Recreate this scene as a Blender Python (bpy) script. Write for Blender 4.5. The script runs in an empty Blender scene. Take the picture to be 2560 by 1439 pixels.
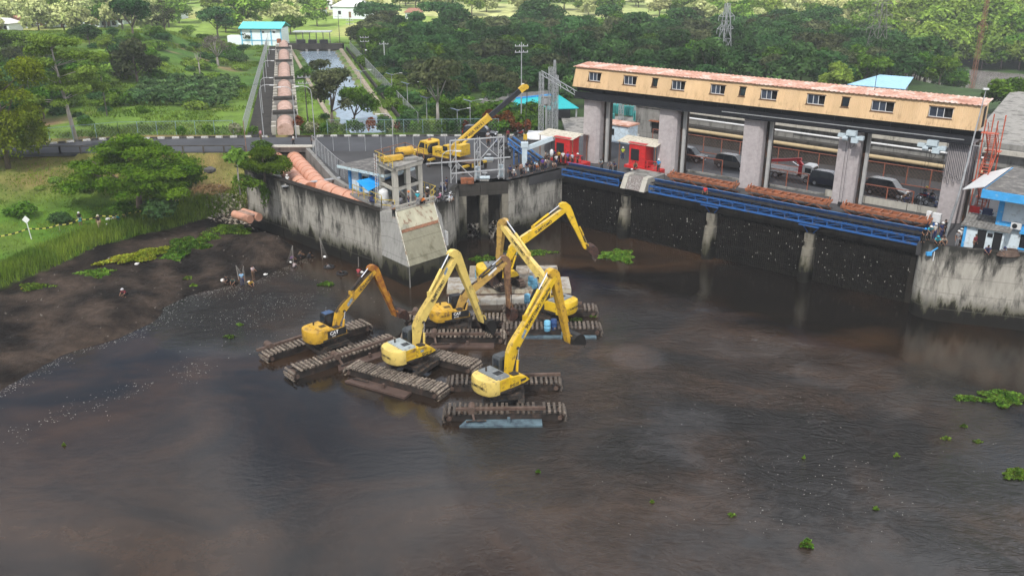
import bpy, math, random
import numpy as np
from mathutils import Vector, Matrix, noise as mnoise
# ---------------------------------------------------------------- camera, sky, sun, exposure
R = math.radians
scene = bpy.context.scene
COL = scene.collection
CAMZ, PITCH, FPX = 34.0, R(21.2), 2250.0
cd = bpy.data.cameras.new("camera")
cam = bpy.data.objects.new("camera", cd)
COL.objects.link(cam)
cam.location = (0, 0, CAMZ)
cam.rotation_euler = (R(90) - PITCH, 0, 0)
cd.sensor_width = 36.0
cd.lens = 36.0 * FPX / 2560.0
cd.clip_start = 0.5
cd.clip_end = 8000
scene.camera = cam
SUN_EL, SUN_AZ = R(52), R(-152)          # azimuth measured from +Y towards +X
SUN_DIR = Vector((math.sin(SUN_AZ) * math.cos(SUN_EL), math.cos(SUN_AZ) * math.cos(SUN_EL), math.sin(SUN_EL)))
W = bpy.data.worlds.new("World")
scene.world = W
W.use_nodes = True
wn = W.node_tree
wn.nodes.clear()
def wnode(t, **kw):
 n = wn.nodes.new(t)
 for k, v in kw.items():
  setattr(n, k, v)
 return n
w_out = wnode("ShaderNodeOutputWorld")
w_bg = wnode("ShaderNodeBackground")
w_bg.inputs["Strength"].default_value = 0.095
sky = wnode("ShaderNodeTexSky", sky_type="NISHITA")
sky.sun_disc = False
sky.sun_elevation = SUN_EL
sky.sun_rotation = SUN_AZ
sky.air_density = 1.0
sky.dust_density = 2.0
w_tc = wnode("ShaderNodeTexCoord")
w_sep = wnode("ShaderNodeSeparateXYZ")
wn.links.new(w_tc.outputs["Generated"], w_sep.inputs[0])
w_max = wnode("ShaderNodeMath", operation="MAXIMUM")
wn.links.new(w_sep.outputs["Z"], w_max.inputs[0])
w_max.inputs[1].default_value = 0.05
w_dx = wnode("ShaderNodeMath", operation="DIVIDE")
w_dy = wnode("ShaderNodeMath", operation="DIVIDE")
for n_, o_ in ((w_dx, "X"), (w_dy, "Y")):
 wn.links.new(w_sep.outputs[o_], n_.inputs[0])
 wn.links.new(w_max.outputs[0], n_.inputs[1])
w_cmb = wnode("ShaderNodeCombineXYZ")
wn.links.new(w_dx.outputs[0], w_cmb.inputs[0])
wn.links.new(w_dy.outputs[0], w_cmb.inputs[1])
w_map = wnode("ShaderNodeMapping")
w_map.inputs["Location"].default_value = (6.87, 2.3, 0)
wn.links.new(w_cmb.outputs[0], w_map.inputs[0])
w_noi = wnode("ShaderNodeTexNoise")
w_noi.inputs["Scale"].default_value = 1.5
w_noi.inputs["Detail"].default_value = 5
w_noi.inputs["Roughness"].default_value = 0.55
w_noi.inputs["Distortion"].default_value = 0.4
wn.links.new(w_map.outputs[0], w_noi.inputs["Vector"])
w_rmp = wnode("ShaderNodeValToRGB")
w_rmp.color_ramp.elements[0].position = 0.45
w_rmp.color_ramp.elements[0].color = (0, 0, 0, 1)
w_rmp.color_ramp.elements[1].position = 0.60
w_rmp.color_ramp.elements[1].color = (1, 1, 1, 1)
w_grd = wnode("ShaderNodeMath", operation="MULTIPLY_ADD", use_clamp=True)      # cloud cover thickens towards the east
wn.links.new(w_dx.outputs[0], w_grd.inputs[0])
w_grd.inputs[1].default_value = 0.05
wn.links.new(w_noi.outputs[0], w_grd.inputs[2])
wn.links.new(w_grd.outputs[0], w_rmp.inputs[0])
w_cc = wnode("ShaderNodeValToRGB")                  # cloud tone: thin bright edges, grey cores
w_cc.color_ramp.elements[0].position = 0.52
w_cc.color_ramp.elements[0].color = (30.0, 30.0, 30.5, 1)
w_cc.color_ramp.elements[1].position = 0.62
w_cc.color_ramp.elements[1].color = (4.4, 4.8, 5.4, 1)
wn.links.new(w_noi.outputs[0], w_cc.inputs[0])
w_mix = wnode("ShaderNodeMix", data_type="RGBA")
wn.links.new(w_rmp.outputs[0], w_mix.inputs[0])
wn.links.new(sky.outputs[0], w_mix.inputs[6])
wn.links.new(w_cc.outputs[0], w_mix.inputs[7])
wn.links.new(w_mix.outputs[2], w_bg.inputs["Color"])
wn.links.new(w_bg.outputs[0], w_out.inputs[0])
ld = bpy.data.lights.new("sun", "SUN")
ld.energy = 5.0
ld.angle = R(0.53)
ld.color = (1.0, 0.965, 0.91)
sun = bpy.data.objects.new("sun", ld)
COL.objects.link(sun)
sun.rotation_euler = (-SUN_DIR).to_track_quat("-Z", "Y").to_euler()
sun.location = SUN_DIR * 300
vs = scene.view_settings
scene.display_settings.display_device = "sRGB"
vs.view_transform = "Standard"
vs.look = "None"
vs.exposure = 0.19
vs.gamma = 1.0
vs.use_curve_mapping = False
scene.render.engine = "CYCLES"
try:
 scene.cycles.use_denoising = True
 scene.cycles.denoiser = "OPENIMAGEDENOISE"
 scene.cycles.denoising_input_passes = "RGB_ALBEDO_NORMAL"
except Exception:
 pass
scene.cycles.max_bounces = 6
scene.cycles.diffuse_bounces = 2
scene.cycles.glossy_bounces = 2
scene.cycles.transmission_bounces = 3
scene.cycles.transparent_max_bounces = 8
scene.cycles.volume_bounces = 0
scene.cycles.caustics_reflective = False
scene.cycles.caustics_refractive = False
scene.cycles.sample_clamp_indirect = 6.0
# ---------------------------------------------------------------- frames of the place
def pix(u, v, z=0.0):
 """Survey helper: where the sight line of photograph pixel (u, v) meets height z."""
 x = (u - 1280.0) / FPX
 y = -(v - 719.5) / FPX
 d = (x, math.cos(PITCH) + y * math.sin(PITCH), -math.sin(PITCH) + y * math.cos(PITCH))
 t = (z - CAMZ) / d[2]
 return Vector((d[0] * t, d[1] * t, z))
DA = R(-40.1)
def dam(s, d, z):            # along the dam face, back from it, up
 return Vector((6.4 + math.cos(DA) * s - math.sin(DA) * d, 111.1 + math.sin(DA) * s + math.cos(DA) * d, z))
GA = R(-37.3)
def gate(s, d, z):           # gate house frame, origin at the middle of its front
 return Vector((26.3 + math.cos(GA) * s - math.sin(GA) * d, 99.2 + math.sin(GA) * s + math.cos(GA) * d, z))
# ---------------------------------------------------------------- mesh builder and objects
class MB:
 def __init__(s):
  s.v, s.f, s.m = [], [], []
 def add(s, vs_, fs_, mi=0):
  b = len(s.v)
  s.v.extend([tuple(p) for p in vs_])
  s.f.extend([tuple(b + i for i in f) for f in fs_])
  s.m.extend([mi] * len(fs_))
  return s
 BF = [(0, 3, 2, 1), (4, 5, 6, 7), (0, 1, 5, 4), (1, 2, 6, 5), (2, 3, 7, 6), (3, 0, 4, 7)]
 def box(s, c, size, rz=0.0, mi=0, M=None):
  x, y, z = size[0] / 2, size[1] / 2, size[2] / 2
  p = [Vector(q) for q in ((-x, -y, -z), (x, -y, -z), (x, y, -z), (-x, y, -z), (-x, -y, z), (x, -y, z), (x, y, z), (-x, y, z))]
  m = M if M is not None else Matrix.Rotation(rz, 3, "Z")
  return s.add([m @ q + Vector(c) for q in p], s.BF, mi)
 def bar(s, p, q, w, h=None, up=(0, 0, 1), mi=0):
  p, q = Vector(p), Vector(q)
  h = w if h is None else h
  d = q - p
  L = d.length
  if L < 1e-6:
   return s
  d.normalize()
  u = Vector(up)
  if abs(d.dot(u)) > 0.98:
   u = Vector((1, 0, 0)) if abs(d.x) < 0.9 else Vector((0, 1, 0))
  a = d.cross(u).normalized()
  b = a.cross(d).normalized()
  P_ = []
  for e in (p, q):
   for (i, j) in ((-1, -1), (1, -1), (1, 1), (-1, 1)):
    P_.append(e + a * (i * w / 2) + b * (j * h / 2))
  return s.add(P_, [(0, 1, 2, 3), (7, 6, 5, 4), (0, 4, 5, 1), (1, 5, 6, 2), (2, 6, 7, 3), (3, 7, 4, 0)], mi)
 def tube(s, p, q, r, r2=None, n=8, caps=True, mi=0):
  return s.path([p, q], [r, r if r2 is None else r2], n, caps, mi)
 def path(s, pts, r, n=6, caps=True, mi=0):
  pts = [Vector(p) for p in pts]
  if not isinstance(r, (list, tuple)):
   r = [r] * len(pts)
  b0 = len(s.v)
  prev = None
  for i, p in enumerate(pts):
   if i == 0:
    d = pts[1] - pts[0]
   elif i == len(pts) - 1:
    d = pts[-1] - pts[-2]
   else:
    d = (pts[i + 1] - pts[i]).normalized() + (pts[i] - pts[i - 1]).normalized()
   if d.length < 1e-9:
    d = Vector((0, 0, 1))
   d.normalize()
   if prev is None:
    u = Vector((0, 0, 1)) if abs(d.z) < 0.9 else Vector((1, 0, 0))
    a = d.cross(u).normalized()
   else:
    a = (prev - d * prev.dot(d))
    a = a.normalized() if a.length > 1e-6 else d.orthogonal().normalized()
   prev = a
   b = d.cross(a)
   for k in range(n):
    t = 2 * math.pi * k / n
    s.v.append(tuple(p + (a * math.cos(t) + b * math.sin(t)) * r[i]))
  for i in range(len(pts) - 1):
   for k in range(n):
    k2 = (k + 1) % n
    s.f.append((b0 + i * n + k, b0 + i * n + k2, b0 + (i + 1) * n + k2, b0 + (i + 1) * n + k))
    s.m.append(mi)
  if caps:
   s.f.append(tuple(b0 + k for k in reversed(range(n))))
   s.f.append(tuple(b0 + (len(pts) - 1) * n + k for k in range(n)))
   s.m += [mi, mi]
  return s
 def prism(s, poly, z0, z1, mi=0, top=None):
  """plan polygon (counter-clockwise) raised from z0 to z1; top = another outline for the upper edge"""
  n = len(poly)
  top = top or poly
  s.add([(p[0], p[1], z0) for p in poly] + [(p[0], p[1], z1) for p in top],
    [tuple(reversed(range(n))), tuple(range(n, 2 * n))] + [(i, (i + 1) % n, n + (i + 1) % n, n + i) for i in range(n)], mi)
  return s
 def extr(s, poly, fr, a, b, mi=0, inset=None):
  """outline in a plane (x, z of frame fr) run from depth a to b along y of fr; fr: function(x, y, z) -> point"""
  n = len(poly)
  p2 = inset or poly
  s.add([fr(p[0], a, p[1]) for p in poly] + [fr(p[0], b, p[1]) for p in p2],
    [tuple(range(n)), tuple(reversed(range(n, 2 * n)))] + [(i, n + i, n + (i + 1) % n, (i + 1) % n) for i in range(n)], mi)
  return s
 def ball(s, c, r, nu=8, nv=6, mi=0, half=False):
  c = Vector(c)
  r = r if isinstance(r, (tuple, list)) else (r, r, r)
  rings = []
  b0 = len(s.v)
  v0 = 0 if half else -90
  for j in range(nv + 1):
   t = R(v0 + (90 - v0) * j / nv)
   for i in range(nu):
    a = 2 * math.pi * i / nu
    s.v.append((c.x + r[0] * math.cos(t) * math.cos(a), c.y + r[1] * math.cos(t) * math.sin(a), c.z + r[2] * math.sin(t)))
  for j in range(nv):
   for i in range(nu):
    i2 = (i + 1) % nu
    s.f.append((b0 + j * nu + i, b0 + j * nu + i2, b0 + (j + 1) * nu + i2, b0 + (j + 1) * nu + i))
    s.m.append(mi)
  return s
 def loft(s, rings, closed=True, caps=True, mi=0):
  n = len(rings[0])
  b0 = len(s.v)
  for r_ in rings:
   s.v.extend([tuple(p) for p in r_])
  for i in range(len(rings) - 1):
   for k in range(n if closed else n - 1):
    k2 = (k + 1) % n
    s.f.append((b0 + i * n + k, b0 + i * n + k2, b0 + (i + 1) * n + k2, b0 + (i + 1) * n + k))
    s.m.append(mi)
  if caps and closed:
   s.f.append(tuple(b0 + k for k in reversed(range(n))))
   s.f.append(tuple(b0 + (len(rings) - 1) * n + k for k in range(n)))
   s.m += [mi, mi]
  return s
 def mesh(s, name, mats, smooth=False, auto=None):
  me = bpy.data.meshes.new(name)
  me.from_pydata(s.v, [], s.f)
  for m_ in (mats if isinstance(mats, (list, tuple)) else [mats]):
   me.materials.append(m_)
  if isinstance(mats, (list, tuple)) and len(mats) > 1:
   me.polygons.foreach_set("material_index", s.m)
  if smooth:
   me.polygons.foreach_set("use_smooth", [True] * len(me.polygons))
   if auto is not None:
    me.set_sharp_from_angle(angle=R(auto))
  me.update()
  return me
 def build(s, name, mats, parent=None, smooth=False, auto=None, world=False, **props):
  """one mesh object; world=True: coordinates were given in the world although it has a parent"""
  if world and parent is not None:
   mi_ = parent_matrix(parent).inverted()
   s.v = [tuple(mi_ @ Vector(p)) for p in s.v]
  o = bpy.data.objects.new(name, s.mesh(name, mats, smooth, auto))
  COL.objects.link(o)
  if parent is not None:
   o.parent = parent
  for k, v in props.items():
   o[k] = v
  return o
def parent_matrix(o):
 m = Matrix.LocRotScale(o.location, o.rotation_euler, o.scale)
 return parent_matrix(o.parent) @ m if o.parent is not None else m
def tag(o, label=None, cat=None, group=None, kind=None):
 if label: o["label"] = label
 if cat: o["category"] = cat
 if group: o["group"] = group
 if kind: o["kind"] = kind
 return o
def thing(name, label, cat, loc=(0, 0, 0), rz=0.0, group=None):
 o = bpy.data.objects.new(name, None)
 o.empty_display_size = 0.3
 COL.objects.link(o)
 o.location = loc
 o.rotation_euler = (0, 0, rz)
 return tag(o, label, cat, group)
def struct(o):
 o["kind"] = "structure"
 return o
def put(name, me, parent=None, loc=(0, 0, 0), rot=(0, 0, 0), scale=(1, 1, 1)):
 o = bpy.data.objects.new(name, me)
 COL.objects.link(o)
 o.parent = parent
 o.location = loc
 o.rotation_euler = rot
 o.scale = scale
 return o
KIDS = {}
def dup(root, loc, rz, label=None, group=None, scale=None):
 """copy a thing with copies of its parts and sub-parts (mesh data shared)"""
 def rec(o, par):
  c = o.copy()
  COL.objects.link(c)
  if par is not None:
   c.parent = par
  for ch in o.children:
   rec(ch, c)
  return c
 c = rec(root, None)
 c.location = loc
 c.rotation_euler = (0, 0, rz)
 if scale is not None:
  c.scale = (scale, scale, scale) if not isinstance(scale, (tuple, list)) else scale
 if label: c["label"] = label
 if group: c["group"] = group
 return c
def recolour(root, names, m):
 for o in root.children_recursive:
  if o.name.split(".")[0] in names:
   o.data = o.data.copy() if o.data.users > 1 else o.data
   o.data.materials.clear()
   o.data.materials.append(m)
 return root
# ---------------------------------------------------------------- materials
def nmat(name):
 m = bpy.data.materials.new(name)
 m.use_nodes = True
 nt = m.node_tree
 return m, nt, nt.nodes["Principled BSDF"], nt.nodes["Material Output"]
def nd(nt, t, **kw):
 n = nt.nodes.new(t)
 for k, v in kw.items():
  if k.startswith("i_"):
   n.inputs[k[2:]].default_value = v
  else:
   setattr(n, k, v)
 return n
def ramp(nt, src, stops):
 n = nt.nodes.new("ShaderNodeValToRGB")
 cr = n.color_ramp
 while len(cr.elements) < len(stops):
  cr.elements.new(0.5)
 for e, (p, c) in zip(cr.elements, stops):
  e.position = p
  e.color = c if len(c) == 4 else (*c, 1)
 nt.links.new(src, n.inputs[0])
 return n.outputs[0]
def mixc(nt, fac, a, b, mode="MIX"):
 n = nt.nodes.new("ShaderNodeMix")
 n.data_type = "RGBA"
 n.blend_type = mode
 for src, idx in ((fac, 0), (a, 6), (b, 7)):
  if isinstance(src, (int, float)):
   n.inputs[idx].default_value = src
  elif isinstance(src, (tuple, list)):
   n.inputs[idx].default_value = src if len(src) == 4 else (*src, 1)
  else:
   nt.links.new(src, n.inputs[idx])
 return n.outputs[2]
def noise(nt, vec, scale, detail=4, rough=0.55, dist=0.0):
 n = nd(nt, "ShaderNodeTexNoise", i_Scale=scale, i_Detail=detail, i_Roughness=rough, i_Distortion=dist)
 nt.links.new(vec, n.inputs["Vector"])
 return n.outputs[0]
def mapping(nt, vec, scale=(1, 1, 1), loc=(0, 0, 0), rot=(0, 0, 0)):
 n = nt.nodes.new("ShaderNodeMapping")
 n.inputs["Scale"].default_value = scale
 n.inputs["Location"].default_value = loc
 n.inputs["Rotation"].default_value = rot
 nt.links.new(vec, n.inputs[0])
 return n.outputs[0]
def objpos(nt):
 """object coordinates shifted per object, so copies do not repeat"""
 tc = nt.nodes.new("ShaderNodeTexCoord")
 oi = nt.nodes.new("ShaderNodeObjectInfo")
 a = nt.nodes.new("ShaderNodeVectorMath")
 nt.links.new(tc.outputs["Object"], a.inputs[0])
 nt.links.new(oi.outputs["Location"], a.inputs[1])
 return a.outputs[0]
def worldpos(nt):
 return nt.nodes.new("ShaderNodeNewGeometry").outputs["Position"]
def bumpn(nt, h, bsdf, strength=0.3, dist=0.05):
 b = nd(nt, "ShaderNodeBump", i_Strength=strength, i_Distance=dist)
 nt.links.new(h, b.inputs["Height"])
 nt.links.new(b.outputs[0], bsdf.inputs["Normal"])
MATS = {}
def mat(name, col, rough=0.7, metal=0.0, var=0.25, scale=2.0, dirt=None, dirtamt=0.45, bump=0.0, stretch=(1, 1, 1), rand=0.0, spec=0.35):
 """plain paint, metal or cloth: base colour with mottling, worn or dirty patches with a shape of their own"""
 if name in MATS:
  return MATS[name]
 m, nt, b, out = nmat(name)
 p = objpos(nt)
 ps = mapping(nt, p, stretch)
 n1 = noise(nt, ps, scale, 5, 0.6)
 lo = tuple(c * (1 - var) for c in col)
 hi = tuple(min(1, c * (1 + var)) for c in col)
 c = ramp(nt, n1, [(0.3, lo), (0.7, hi)])
 if dirt is not None:
  n2 = noise(nt, mapping(nt, p, stretch, (7, 3, 1)), scale * 1.7, 6, 0.68)
  f = ramp(nt, n2, [(0.62 - dirtamt * 0.35, (0, 0, 0)), (0.72 - dirtamt * 0.2, (1, 1, 1))])
  c = mixc(nt, f, c, dirt)
 if rand > 0:
  oi = nt.nodes.new("ShaderNodeObjectInfo")
  hv = nd(nt, "ShaderNodeHueSaturation")
  mr = nd(nt, "ShaderNodeMapRange")
  mr.inputs[3].default_value = 1 - rand
  mr.inputs[4].default_value = 1 + rand
  nt.links.new(oi.outputs["Random"], mr.inputs[0])
  nt.links.new(mr.outputs[0], hv.inputs["Value"])
  nt.links.new(c, hv.inputs["Color"])
  c = hv.outputs[0]
 nt.links.new(c, b.inputs["Base Color"])
 b.inputs["Roughness"].default_value = rough
 b.inputs["Metallic"].default_value = metal
 b.inputs["Specular IOR Level"].default_value = spec
 if bump:
  bumpn(nt, n1, b, bump)
 MATS[name] = m
 return m
# ---------------------------------------------------------------- land: heights and ground covers
def inpoly(x, y, poly):
 r = np.zeros(x.shape, bool)
 n = len(poly)
 for i in range(n):
  (x1, y1), (x2, y2) = poly[i], poly[(i + 1) % n]
  c = ((y1 > y) != (y2 > y))
  with np.errstate(divide="ignore", invalid="ignore"):
   xi = (x2 - x1) * (y - y1) / ((y2 - y1) if y2 != y1 else 1e-9) + x1
  r ^= (c & (x < xi))
 return r
def distline(x, y, pl):
 d = np.full(x.shape, 1e9)
 for (x1, y1), (x2, y2) in zip(pl[:-1], pl[1:]):
  dx, dy = x2 - x1, y2 - y1
  t = np.clip(((x - x1) * dx + (y - y1) * dy) / (dx * dx + dy * dy), 0, 1)
  d = np.minimum(d, np.hypot(x - x1 - t * dx, y - y1 - t * dy))
 return d
def smooth(t):
 t = np.clip(t, 0, 1)
 return t * t * (3 - 2 * t)
_rs = np.random.RandomState(5)
_T = _rs.rand(256, 256)
def vnoise(x, y, s):
 x, y = np.asarray(x) / s + 1000.3, np.asarray(y) / s + 1000.7
 xi, yi = np.floor(x).astype(int), np.floor(y).astype(int)
 fx, fy = smooth(x - xi), smooth(y - yi)
 g = lambda a, b: _T[a % 256, b % 256]
 return (g(xi, yi) * (1 - fx) + g(xi + 1, yi) * fx) * (1 - fy) + (g(xi, yi + 1) * (1 - fx) + g(xi + 1, yi + 1) * fx) * fy
def fbm(x, y, s, o=4):
 r, a, t = 0, 1.0, 0
 for i in range(o):
  r = r + a * vnoise(x + 17.1 * i, y - 9.3 * i, s / 2 ** i)
  t += a
  a *= 0.55
 return r / t
WATERLINE = [(-45, 20), (-43, 50), (-41.6, 64.0), (-40.9, 67.0), (-39.2, 72.0), (-35.8, 75.3), (-34.0, 79.5), (-34.6, 82.4), (-33.1, 85.6), (-30.2, 88.0), (-27.4, 89.8), (-25.6, 93.5), (-23.6, 97.4), (-25.2, 100.6), (-27.6, 102.6), (-31.0, 106.6), (-34.5, 110.2)]
GRASSEDGE = [(-57, 20), (-55, 60), (-53, 76), (-51.9, 83.5), (-50.6, 87.3), (-49.4, 91), (-47.2, 97.2), (-44.8, 101.4), (-41.8, 104.5), (-37.5, 109.3), (-33.6, 112.2)]
LANDW = WATERLINE + [(-33, 140), (-900, 140), (-900, 20)]
LANDG = GRASSEDGE + [(-33, 140), (-900, 140), (-900, 20)]
TRENCH = [(-32.4, 122.4), (-28.2, 122.4), (-21.4, 106.0), (-18.0, 100.0), (-13.9, 93.6), (-14.4, 92.3), (-24.6, 102.4), (-27.4, 105.5)]
RIVER = [(118, 264), (138, 245), (300, 215), (300, 120), (160, 150), (104, 196), (106, 250)]
CANAL_L = [(-25.5, 139.0), (-56.7, 245.0)]
CANAL_R = [(-19.9, 139.0), (-47.2, 245.0)]
CANAL = [(-25.0, 136.5), (-19.0, 136.5), (-47.2, 246.0), (-56.7, 246.0)]
YARD_EDGE = [(-29, 122.4), (-21.2, 106.0), (-14, 92), (-9, 88), (0, 104), (6.3, 111), (39.7, 83)]
def pipe_x(y):
 return -33.4 - (y - 132.0) * 0.2385
def height(x, y):
 x = np.asarray(x, float)
 y = np.asarray(y, float)
 z = np.full(x.shape, 6.6)
 hl = smooth((pipe_x(y) - 8.0 - x) / 26.0)
 rise = smooth((y - 142) / 62.0) * (1 - 0.75 * smooth((y - 226) / 40.0))
 z = z + 5.8 * hl * rise * (0.75 + 0.5 * fbm(x, y, 38, 3)) + np.where(y > 133, 1.2 * (fbm(x, y, 14, 3) - 0.5) * hl, 0)
 z = z + np.where(y > 300, 10 * (fbm(x, y, 160, 3) - 0.42) * smooth((y - 300) / 120), 0)
 z = z + 70 * smooth((y - 900) / 1800)
 rv = inpoly(x, y, RIVER)
 dr = distline(x, y, RIVER + [RIVER[0]])
 z = np.where(rv, -0.35 * np.minimum(dr, 8) - 0.05, np.where((dr < 22) & (x > 60), np.minimum(z, 0.1 + 6.4 * smooth(dr / 22)), z))
 cn = inpoly(x, y, CANAL)
 dc = distline(x, y, CANAL + [CANAL[0]])
 z = np.where(cn, np.maximum(2.5, 6.4 - 1.1 * dc), z)
 south = (y < 122.0) & (x < -13)
 lw, lg = inpoly(x, y, LANDW), inpoly(x, y, LANDG)
 dw, dg = distline(x, y, WATERLINE), distline(x, y, GRASSEDGE)
 bed = -0.28 * np.minimum(dw, 10) - 0.02
 t = dw / (dw + dg + 1e-6)
 mud = 0.10 + 1.1 * t ** 0.6 + ((fbm(x, y, 4.5, 4) - 0.5) * 1.0 + (fbm(x + 31, y, 1.7, 3) - 0.5) * 0.42) * smooth(dw / 2.0) + 1.7 * np.exp(-((x + 28.6) ** 2 + (y - 99.8) ** 2) / 14.0) * smooth(dw / 2.2) \
  + 0.75 * np.exp(-((x + 38) ** 2 + (y - 80) ** 2) / 20.0) * smooth(dw / 2.5)
 dr2 = np.maximum(0, 121.0 - y)
 tg = dg / (dg + dr2 + 1e-6)
 grs = 1.15 + 0.55 * smooth(dg / 1.2) + 4.9 * tg ** 1.15 + (fbm(x, y, 6, 3) - 0.5) * 0.35
 left = np.where(lw, np.where(lg, grs, mud), bed)
 z = np.where(south, left, z)
 z = np.where((y < 122) & (x >= -13), -3.0, z)
 z = np.where((y >= 119.4 + 0.0 * x) & (y < 132.5) & (x > -59), 6.9, z)
 z = np.where(inpoly(x, y, TRENCH), 3.9, z)
 return z
def grid_mesh(xs, ys, zf):
 X, Y = np.meshgrid(xs, ys)
 Z = zf(X, Y)
 nx, ny = len(xs), len(ys)
 co = np.stack([X, Y, Z], -1).reshape(-1, 3)
 idx = np.arange(nx * ny).reshape(ny, nx)
 q = np.stack([idx[:-1, :-1], idx[:-1, 1:], idx[1:, 1:], idx[1:, :-1]], -1).reshape(-1, 4)
 return co, q
def mesh_np(name, co, quads, mats, cols=None, smooth_=True, vper=4):
 me = bpy.data.meshes.new(name)
 used = np.unique(quads)
 remap = np.full(len(co), -1)
 remap[used] = np.arange(len(used))
 co = np.asarray(co, np.float32)[used]
 quads = remap[quads]
 me.vertices.add(len(co))
 me.vertices.foreach_set("co", co.ravel())
 n = len(quads)
 me.loops.add(n * vper)
 me.loops.foreach_set("vertex_index", quads.astype(np.int32).ravel())
 me.polygons.add(n)
 me.polygons.foreach_set("loop_start", np.arange(0, n * vper, vper, dtype=np.int32))
 try:
  me.polygons.foreach_set("loop_total", np.full(n, vper, np.int32))
 except Exception:
  pass
 if smooth_:
  me.polygons.foreach_set("use_smooth", [True] * n)
 for m_ in (mats if isinstance(mats, (list, tuple)) else [mats]):
  me.materials.append(m_)
 if cols is not None:
  ca = me.color_attributes.new("Col", "FLOAT_COLOR", "POINT")
  c4 = np.ones((len(co), 4), np.float32)
  c4[:, :3] = cols[used]
  ca.data.foreach_set("color", c4.ravel())
 me.update(calc_edges=True)
 me.validate()
 return me
def link(name, me, **kw):
 o = bpy.data.objects.new(name, me)
 COL.objects.link(o)
 for k, v in kw.items():
  o[k] = v
 return o
def ground_mat(name, rough=0.9, fine=6.0, amt=0.45, bump=0.5, wet=False):
 m, nt, b, out = nmat(name)
 at = nd(nt, "ShaderNodeAttribute", attribute_name="Col")
 p = worldpos(nt)
 n1 = noise(nt, p, 0.35, 6, 0.65)
 n2 = noise(nt, p, fine, 4, 0.7)
 c = mixc(nt, 1.0, at.outputs["Color"], ramp(nt, n1, [(0.3, (1 - amt,) * 3), (0.7, (1 + amt * 0.6,) * 3)]), "MULTIPLY")
 c = mixc(nt, 1.0, c, ramp(nt, n2, [(0.3, (0.62,) * 3), (0.7, (1.3,) * 3)]), "MULTIPLY")
 nt.links.new(c, b.inputs["Base Color"])
 b.inputs["Specular IOR Level"].default_value = 0.25
 if wet:
  r_ = ramp(nt, noise(nt, p, 0.28, 5, 0.6), [(0.30, (0.34,) * 3), (0.42, (0.75,) * 3), (0.7, (0.92,) * 3)])
  nt.links.new(r_, b.inputs["Roughness"])
  b.inputs["Specular IOR Level"].default_value = 0.12
 else:
  b.inputs["Roughness"].default_value = rough
 bumpn(nt, n2, b, bump, 0.30 if wet else 0.12)
 return m
M_GROUND = ground_mat("ground_cover")
M_MUD = ground_mat("wet_mud", fine=1.5, amt=0.6, bump=1.0, wet=True)
M_FIELD = ground_mat("field_cover", fine=0.5, amt=0.35, bump=0.3)
def lerp3(a, b, t):
 return np.asarray(a)[None, :] * (1 - t)[:, None] + np.asarray(b)[None, :] * t[:, None]
xs = np.arange(-112, -12.9, 0.55)
ys = np.arange(18, 133.5, 0.55)
co, q = grid_mesh(xs, ys, height)
x, y = co[:, 0], co[:, 1]
lg = inpoly(x, y, LANDG)
lw = inpoly(x, y, LANDW)
dg = distline(x, y, GRASSEDGE)
dry = np.clip(smooth((y - 105 + (fbm(x, y, 9, 3) - 0.5) * 14) / 8) * (0.35 + 0.9 * fbm(x, y, 5, 3)), 0, 1) * np.where(lg, 1, 0)
gcol = lerp3((0.088, 0.190, 0.014), (0.225, 0.165, 0.060), dry)
lush = smooth(1 - dg / 9)
gcol = gcol * (1 - lush[:, None] * 0.25)
yel = smooth((fbm(x + 50, y, 7, 3) - 0.5) * 5)[:, None] * 0.5
gcol = gcol * (1 - yel) + np.array((0.12, 0.155, 0.025))[None] * yel
mcol = lerp3((0.011, 0.0085, 0.007), (0.056, 0.040, 0.030), smooth((0.6 * fbm(x + 0.4 * y, y, 2.4, 4) + 0.4 * fbm(x, y, 9, 2) - 0.36) * 3.6))
cols = np.where(lg[:, None], gcol, mcol)
in_tr = inpoly(x, y, TRENCH)
cols[in_tr] = (0.12, 0.11, 0.10)
fm = lg[q].mean(1) > 0.5
nomud = (x[q].mean(1) < -13.2)
link("riverbank", mesh_np("riverbank", co, q[fm], M_GROUND, cols), kind="structure")
link("mudflat", mesh_np("mudflat", co, q[~fm & nomud], M_MUD, cols), kind="structure")
xs = np.concatenate([np.arange(-260, -112, 6.0), np.arange(-112, 70, 1.7), np.arange(70, 330, 4.0)])
ys = np.arange(131.5, 345, 2.0)
co, q = grid_mesh(xs, ys, height)
x, y = co[:, 0], co[:, 1]
g1 = fbm(x, y, 22, 4)
cols = lerp3((0.058, 0.135, 0.015), (0.140, 0.235, 0.026), smooth((g1 - 0.3) * 2.4))
bare = smooth((fbm(x + 200, y + 30, 13, 4) - 0.66) * 9) * smooth((pipe_x(y) - 6 - x) / 8)
cols = cols * (1 - bare[:, None]) + np.array((0.24, 0.17, 0.085))[None] * bare[:, None]
wood = 0.75 * smooth((x - (pipe_x(y) + 17)) / 5) + 0.25 * smooth((x - (pipe_x(y) + 30)) / 10) * smooth((300 - y) / 14)
cols = cols * (1 - wood[:, None]) + np.array((0.035, 0.070, 0.016))[None] * wood[:, None]
fld = smooth((y - 262) / 24)
cols = cols * (1 - fld[:, None]) + lerp3((0.20, 0.30, 0.05), (0.36, 0.37, 0.12), smooth((fbm(x, y, 30, 3) - 0.4) * 4)) * fld[:, None]
cn = inpoly(x, y, CANAL)
cols[cn] = (0.22, 0.19, 0.14)
link("hillside", mesh_np("hillside", co, q, M_GROUND, cols), kind="structure")
xs = np.concatenate([-np.geomspace(3500, 40, 44), np.linspace(-30, 30, 5), np.geomspace(40, 3500, 44)])
ys = np.concatenate([np.arange(344, 900, 9.0), np.geomspace(905, 4200, 26)])
co, q = grid_mesh(xs, ys, height)
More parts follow.
